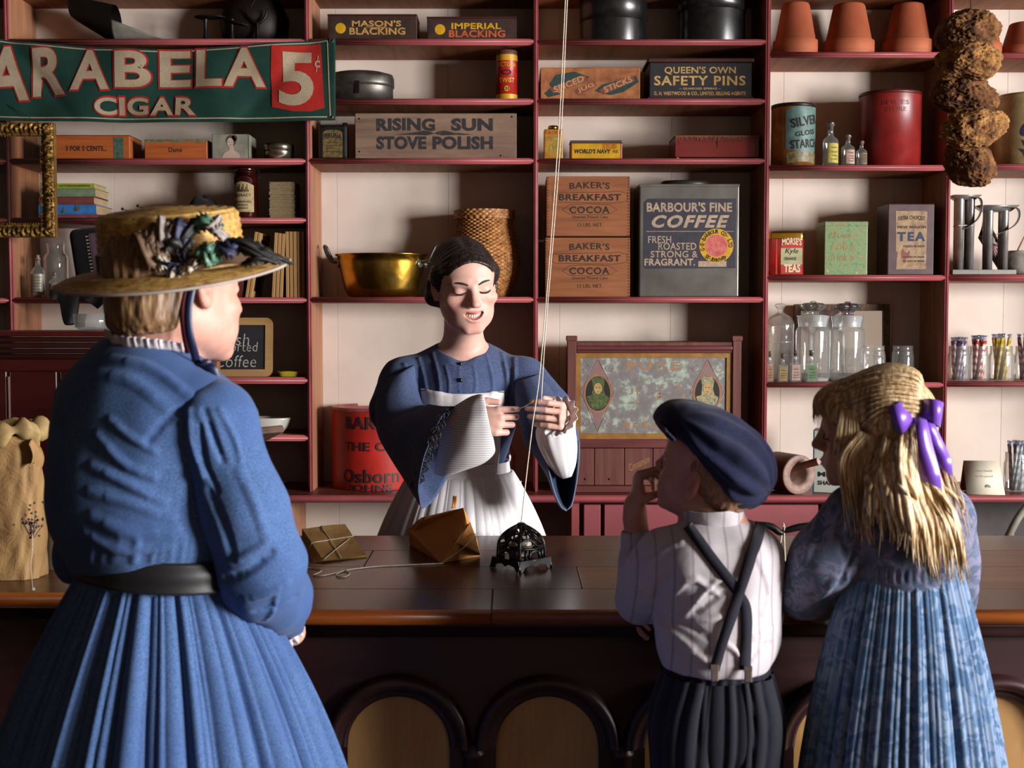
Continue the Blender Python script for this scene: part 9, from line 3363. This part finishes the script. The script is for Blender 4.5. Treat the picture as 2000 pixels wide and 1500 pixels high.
F_.chain([SL, a3(1610, 1090, 2.2), EL], [0.054, 0.057, 0.05], 0.02)
F_.cap(EL, WL, 0.048, 0.032, 0.02)
F_.chain([SR, ER, WR], [0.05, 0.05, 0.032], 0.02)
F_.cap(nb + [0, 0, 0.1], nb + [0, 0, 0.012], 0.044, 0.044, 0.004, 'sub')
folds = [([(1665, 960), (1640, 1040), (1655, 1100)], 0.008, -0.006), ([(1690, 1030), (1665, 1090), (1640, 1140)], 0.007, -0.008), ([(1600, 1010), (1580, 1070), (1560, 1120)], 0.01, 0.005), ([(1580, 1180), (1610, 1160), (1630, 1130)], 0.008, 0.005), ([(1700, 1060), (1720, 1090), (1760, 1110)], 0.008, 0.004)]
for k in range(16):
 x = 1655 + 15 * k
 folds.append(([(x, 1136), (x, 1126), (x + 1, 1110)], 0.004, 0.003))
bod, sk = cloth_mesh(F_, 'bodice', FLOR, root, folds, 0.002, 14, 2, 7)
parts.append(bod)
wv = Vector(wst)
parts.append(skirt(wv + V(0, 0, 0.004), 0.097, (wv.x, YW - 0.005, 0.2), 0.225, 34, 31, 0.024, 60, 560, belly=0.3).build('skirt', SKIRTM, root))
# hair: combed-back cap, gathered top lock, long loose lengths
BL = hair_mat('blonde hair', '#6f5433', '#b3946a', '#e6d8b8', 0.5)
F_ = Field(hd.c - 0.15, hd.c + 0.15, 0.0024)
hd.ell(F_, (0, -0.024, 0.03), (0.08, 0.1, 0.088), 0)
hd.ell(F_, (0, -0.05, -0.04), (0.068, 0.068, 0.07), 0.03)
hd.ell(F_, (0, 0.04, 0.05), (0.07, 0.06, 0.05), 0.02)
hd.ell(F_, (0, 0.1, -0.012), (0.085, 0.072, 0.066), 0.006, 'sub')
hd.ell(F_, (0, 0.07, -0.085), (0.1, 0.075, 0.085), 0.006, 'sub')
for x in (-1, 1):
 hd.ell(F_, (x * 0.084, 0.0, -0.01), (0.022, 0.02, 0.03), 0.004, 'sub')
Ph, Qh = F_.mesh(1)
mb = MB()
random.seed(21)
tie = hd.p(-0.012, -0.118, 0.055)
tie = np.array(at(1786, 792, 2.16))
paths = []
for k in range(150):       # from the hairline over the crown to the tie
 t = -1 + 2 * (k + random.random()) / 150
 a = t * 1.75
 s_ = hd.p(0.073 * math.sin(a), 0.052 * max(-0.1, math.cos(a)) + 0.012, 0.048 + 0.05 * math.cos(a) - 0.055 * max(0, abs(t) - 0.55))
 r_ = random.uniform(0.97, 1.06)
 m1 = hd.p(0.080 * math.sin(a) * r_, -0.025, (0.04 + 0.083 * math.cos(a * 0.8)) * r_)
 m2 = hd.p(0.055 * math.sin(a) * r_, -0.09, 0.055 + 0.055 * math.cos(a) * r_)
 paths.append([s_, m1, m2, tie + np.random.RandomState(k).normal(0, 0.005, 3)])
locks(mb, paths, 0.0042)
rnd = random.Random(9)
paths = []
for k in range(230):       # lengths down the back
 u = rnd.random()
 ex = 1690 + 203 * u
 a = PI * (0.12 + 0.76 * u)
 s_ = np.array(at(1702 + 82 * u, 842 + rnd.uniform(-40, 30) - 30 * u, 2.2)) + [0, -0.055 * math.sin(a) - 0.02, 0]
 ey = (1010 + 135 * min(1, 0.1 + 1.25 * u) + rnd.uniform(-60, 0)) if rnd.random() < 0.8 else rnd.uniform(960, 1090)
 yy = 2.085 + 0.07 * abs(u - 0.45) - rnd.uniform(0, 0.022)
 m1 = np.array(at(1697 + 130 * u + rnd.uniform(-6, 6), 925 + rnd.uniform(-15, 15), yy + 0.01))
 m2 = np.array(at(ex * 0.8 + 0.2 * (1697 + 110 * u) + rnd.uniform(-8, 8), 0.45 * 935 + 0.55 * ey, yy - 0.004))
 paths.append([s_, m1, m2, np.array(at(ex + rnd.uniform(-10, 10), ey, yy + 0.004))])
for k in range(40):        # side strands over the ear and shoulder
 a = rnd.random()
 s_ = hd.p(-0.078, 0.02 - 0.06 * a, 0.03 - 0.02 * a)
 ex, ey = 1652 + 60 * a + rnd.uniform(-6, 10), rnd.uniform(960, 1050) + 30 * a
 paths.append([s_, np.array(at(1640 + 62 * a + rnd.uniform(-6, 6), 905, 2.13)), np.array(at(ex, ey, 2.115 - 0.01 * a))])
for k in range(14):        # flyaway hairs at the right
 paths.append([hd.p(0.0, -0.11, 0.0), np.array(at(1862 + rnd.uniform(-8, 15), 960, 2.12)), np.array(at(1893 + rnd.uniform(-12, 20), rnd.uniform(1020, 1105), 2.12))])
mb2 = MB()
locks(mb2, paths[:-14], 0.0058)
locks(mb2, paths[-14:], 0.0014)
paths = []
for k in range(46):        # fringe
 t = -1 + 2 * k / 45
 s_ = hd.p(0.05 * t, 0.055 - 0.02 * t * t, 0.105 - 0.02 * t * t)
 paths.append([s_, hd.p(0.062 * t, 0.103 - 0.035 * t * t, 0.075), hd.p(0.066 * t, 0.112 - 0.045 * t * t, rnd.uniform(0.022, 0.04) - 0.012 * abs(t))])
for k in range(26):        # wisps before the ear
 paths.append([hd.p(-0.068, 0.05 - 0.03 * k / 26, 0.07), hd.p(-0.08, 0.062 - 0.045 * k / 26, 0.01), hd.p(-0.074, 0.07 - 0.06 * k / 26, rnd.uniform(-0.085, -0.03))])
locks(mb, paths, 0.0034)
parts.append(np_mesh('hair', Ph, Qh, BL, root))
parts.append(mb.build('combed_hair', BL, root))
parts.append(mb2.build('long_hair', BL, root))
# bow
SAT = plain('purple satin', '#6b38b4', 0.35, var=0.1, scale=8, spec=0.5, sheen=0.3)
kn = at(1790, 798, 2.135)


def loop(pts, w, nm, tw, n=30):
 c = bez(pts, n)
 L_, R_ = [], []
 for i, p in enumerate(c):
  k = w * (0.35 + 0.65 * math.sin(PI * min(1, i / n * 1.0)) ** 0.5)
  L_.append(p - Vector(tw) * k / 2)
  R_.append(p + Vector(tw) * k / 2 + V(0, 0.006 * math.sin(i * 0.5), 0))
 return MB().ribbon(L_, R_).build(nm, SAT, root, thick=0.001)


parts.append(loop([kn, at(1772, 806, 2.105), at(1750, 822, 2.10), at(1747, 826, 2.12), at(1765, 822, 2.15), kn + V(0, 0.02, -0.01)], 0.05, 'bow_loop', (-0.42, 0.1, 0.9)))
parts.append(loop([kn, at(1812, 798, 2.105), at(1836, 808, 2.105), at(1839, 812, 2.125), at(1815, 812, 2.15), kn + V(0, 0.02, -0.01)], 0.04, 'bow_loop', (0.2, 0.1, 0.97)))


def tail(pts, ws, nm):
 c = bez(pts, 24)
 L_, R_ = [], []
 for i, p in enumerate(c):
  t = i / 24
  k = ws[0] * (1 - t) + ws[1] * t
  s_ = V(1, 0.25 * math.sin(4 * t), 0.25).normalized() * k / 2
  L_.append(p - s_)
  R_.append(p + s_)
 L_.append(L_[-1] + V(0.002, 0, -0.006))
 R_.append(R_[-1] + V(0.004, 0, -0.03))
 return MB().ribbon(L_, R_).build(nm, SAT, root, thick=0.001)


parts.append(tail([kn, at(1800, 830, 2.095), at(1808, 880, 2.09), at(1816, 925, 2.085)], (0.018, 0.032), 'bow_tail'))
parts.append(tail([kn, at(1815, 830, 2.10), at(1832, 870, 2.105), at(1843, 900, 2.1)], (0.016, 0.024), 'bow_tail'))
parts.append(MB().lathe([(0, -0.012), (0.008, -0.009), (0.010, 0), (0.008, 0.009), (0, 0.012)], 16, Matrix.Translation(kn + V(0, -0.004, 0))).build('bow_knot', SAT, root))
fit(parts, root)
# ------------------------------------------------------------------ daylight and camera
for (y0, y1, z0, z1), pw in zip(WIN, (1010, 470)):
 L = bpy.data.lights.new('window_daylight', 'AREA')
 L.shape = 'RECTANGLE'
 L.size, L.size_y = y1 - y0, z1 - z0
 L.energy = pw
 L.color = (1.0, 0.985, 0.97)
 o = bpy.data.objects.new('window_daylight', L)
 COL.objects.link(o)
 o.location = (XR + 0.09, (y0 + y1) / 2, (z0 + z1) / 2)
 o.rotation_euler = (0, PI / 2, 0)
 o.rotation_euler = Vector((-1, 0, 0)).to_track_quat('-Z', 'Z').to_euler()
W = bpy.data.worlds.new('world')
SC.world = W
W.use_nodes = True
W.node_tree.nodes['Background'].inputs[0].default_value = (0.75, 0.82, 1.0, 1)
W.node_tree.nodes['Background'].inputs[1].default_value = 0.3
cam = bpy.data.cameras.new('camera')
cam.sensor_fit = 'HORIZONTAL'
cam.sensor_width = 36
cam.lens = 36 * F / 2000
cam.clip_start = 0.05
co = bpy.data.objects.new('camera', cam)
COL.objects.link(co)
co.location = (0, 0, CAMZ)
co.rotation_euler = (PI / 2 - PITCH, 0, 0)
cam.dof.use_dof = True
cam.dof.focus_distance = 3.5
cam.dof.aperture_fstop = 6.3
SC.camera = co
SC.view_settings.view_transform = 'Standard'
SC.view_settings.look = 'None'
SC.view_settings.exposure = 0.0
SC.view_settings.gamma = 1.0
SC.view_settings.use_curve_mapping = False
SC.cycles.max_bounces = 8
SC.cycles.transparent_max_bounces = 24
SC.cycles.caustics_reflective = False
SC.cycles.caustics_refractive = False
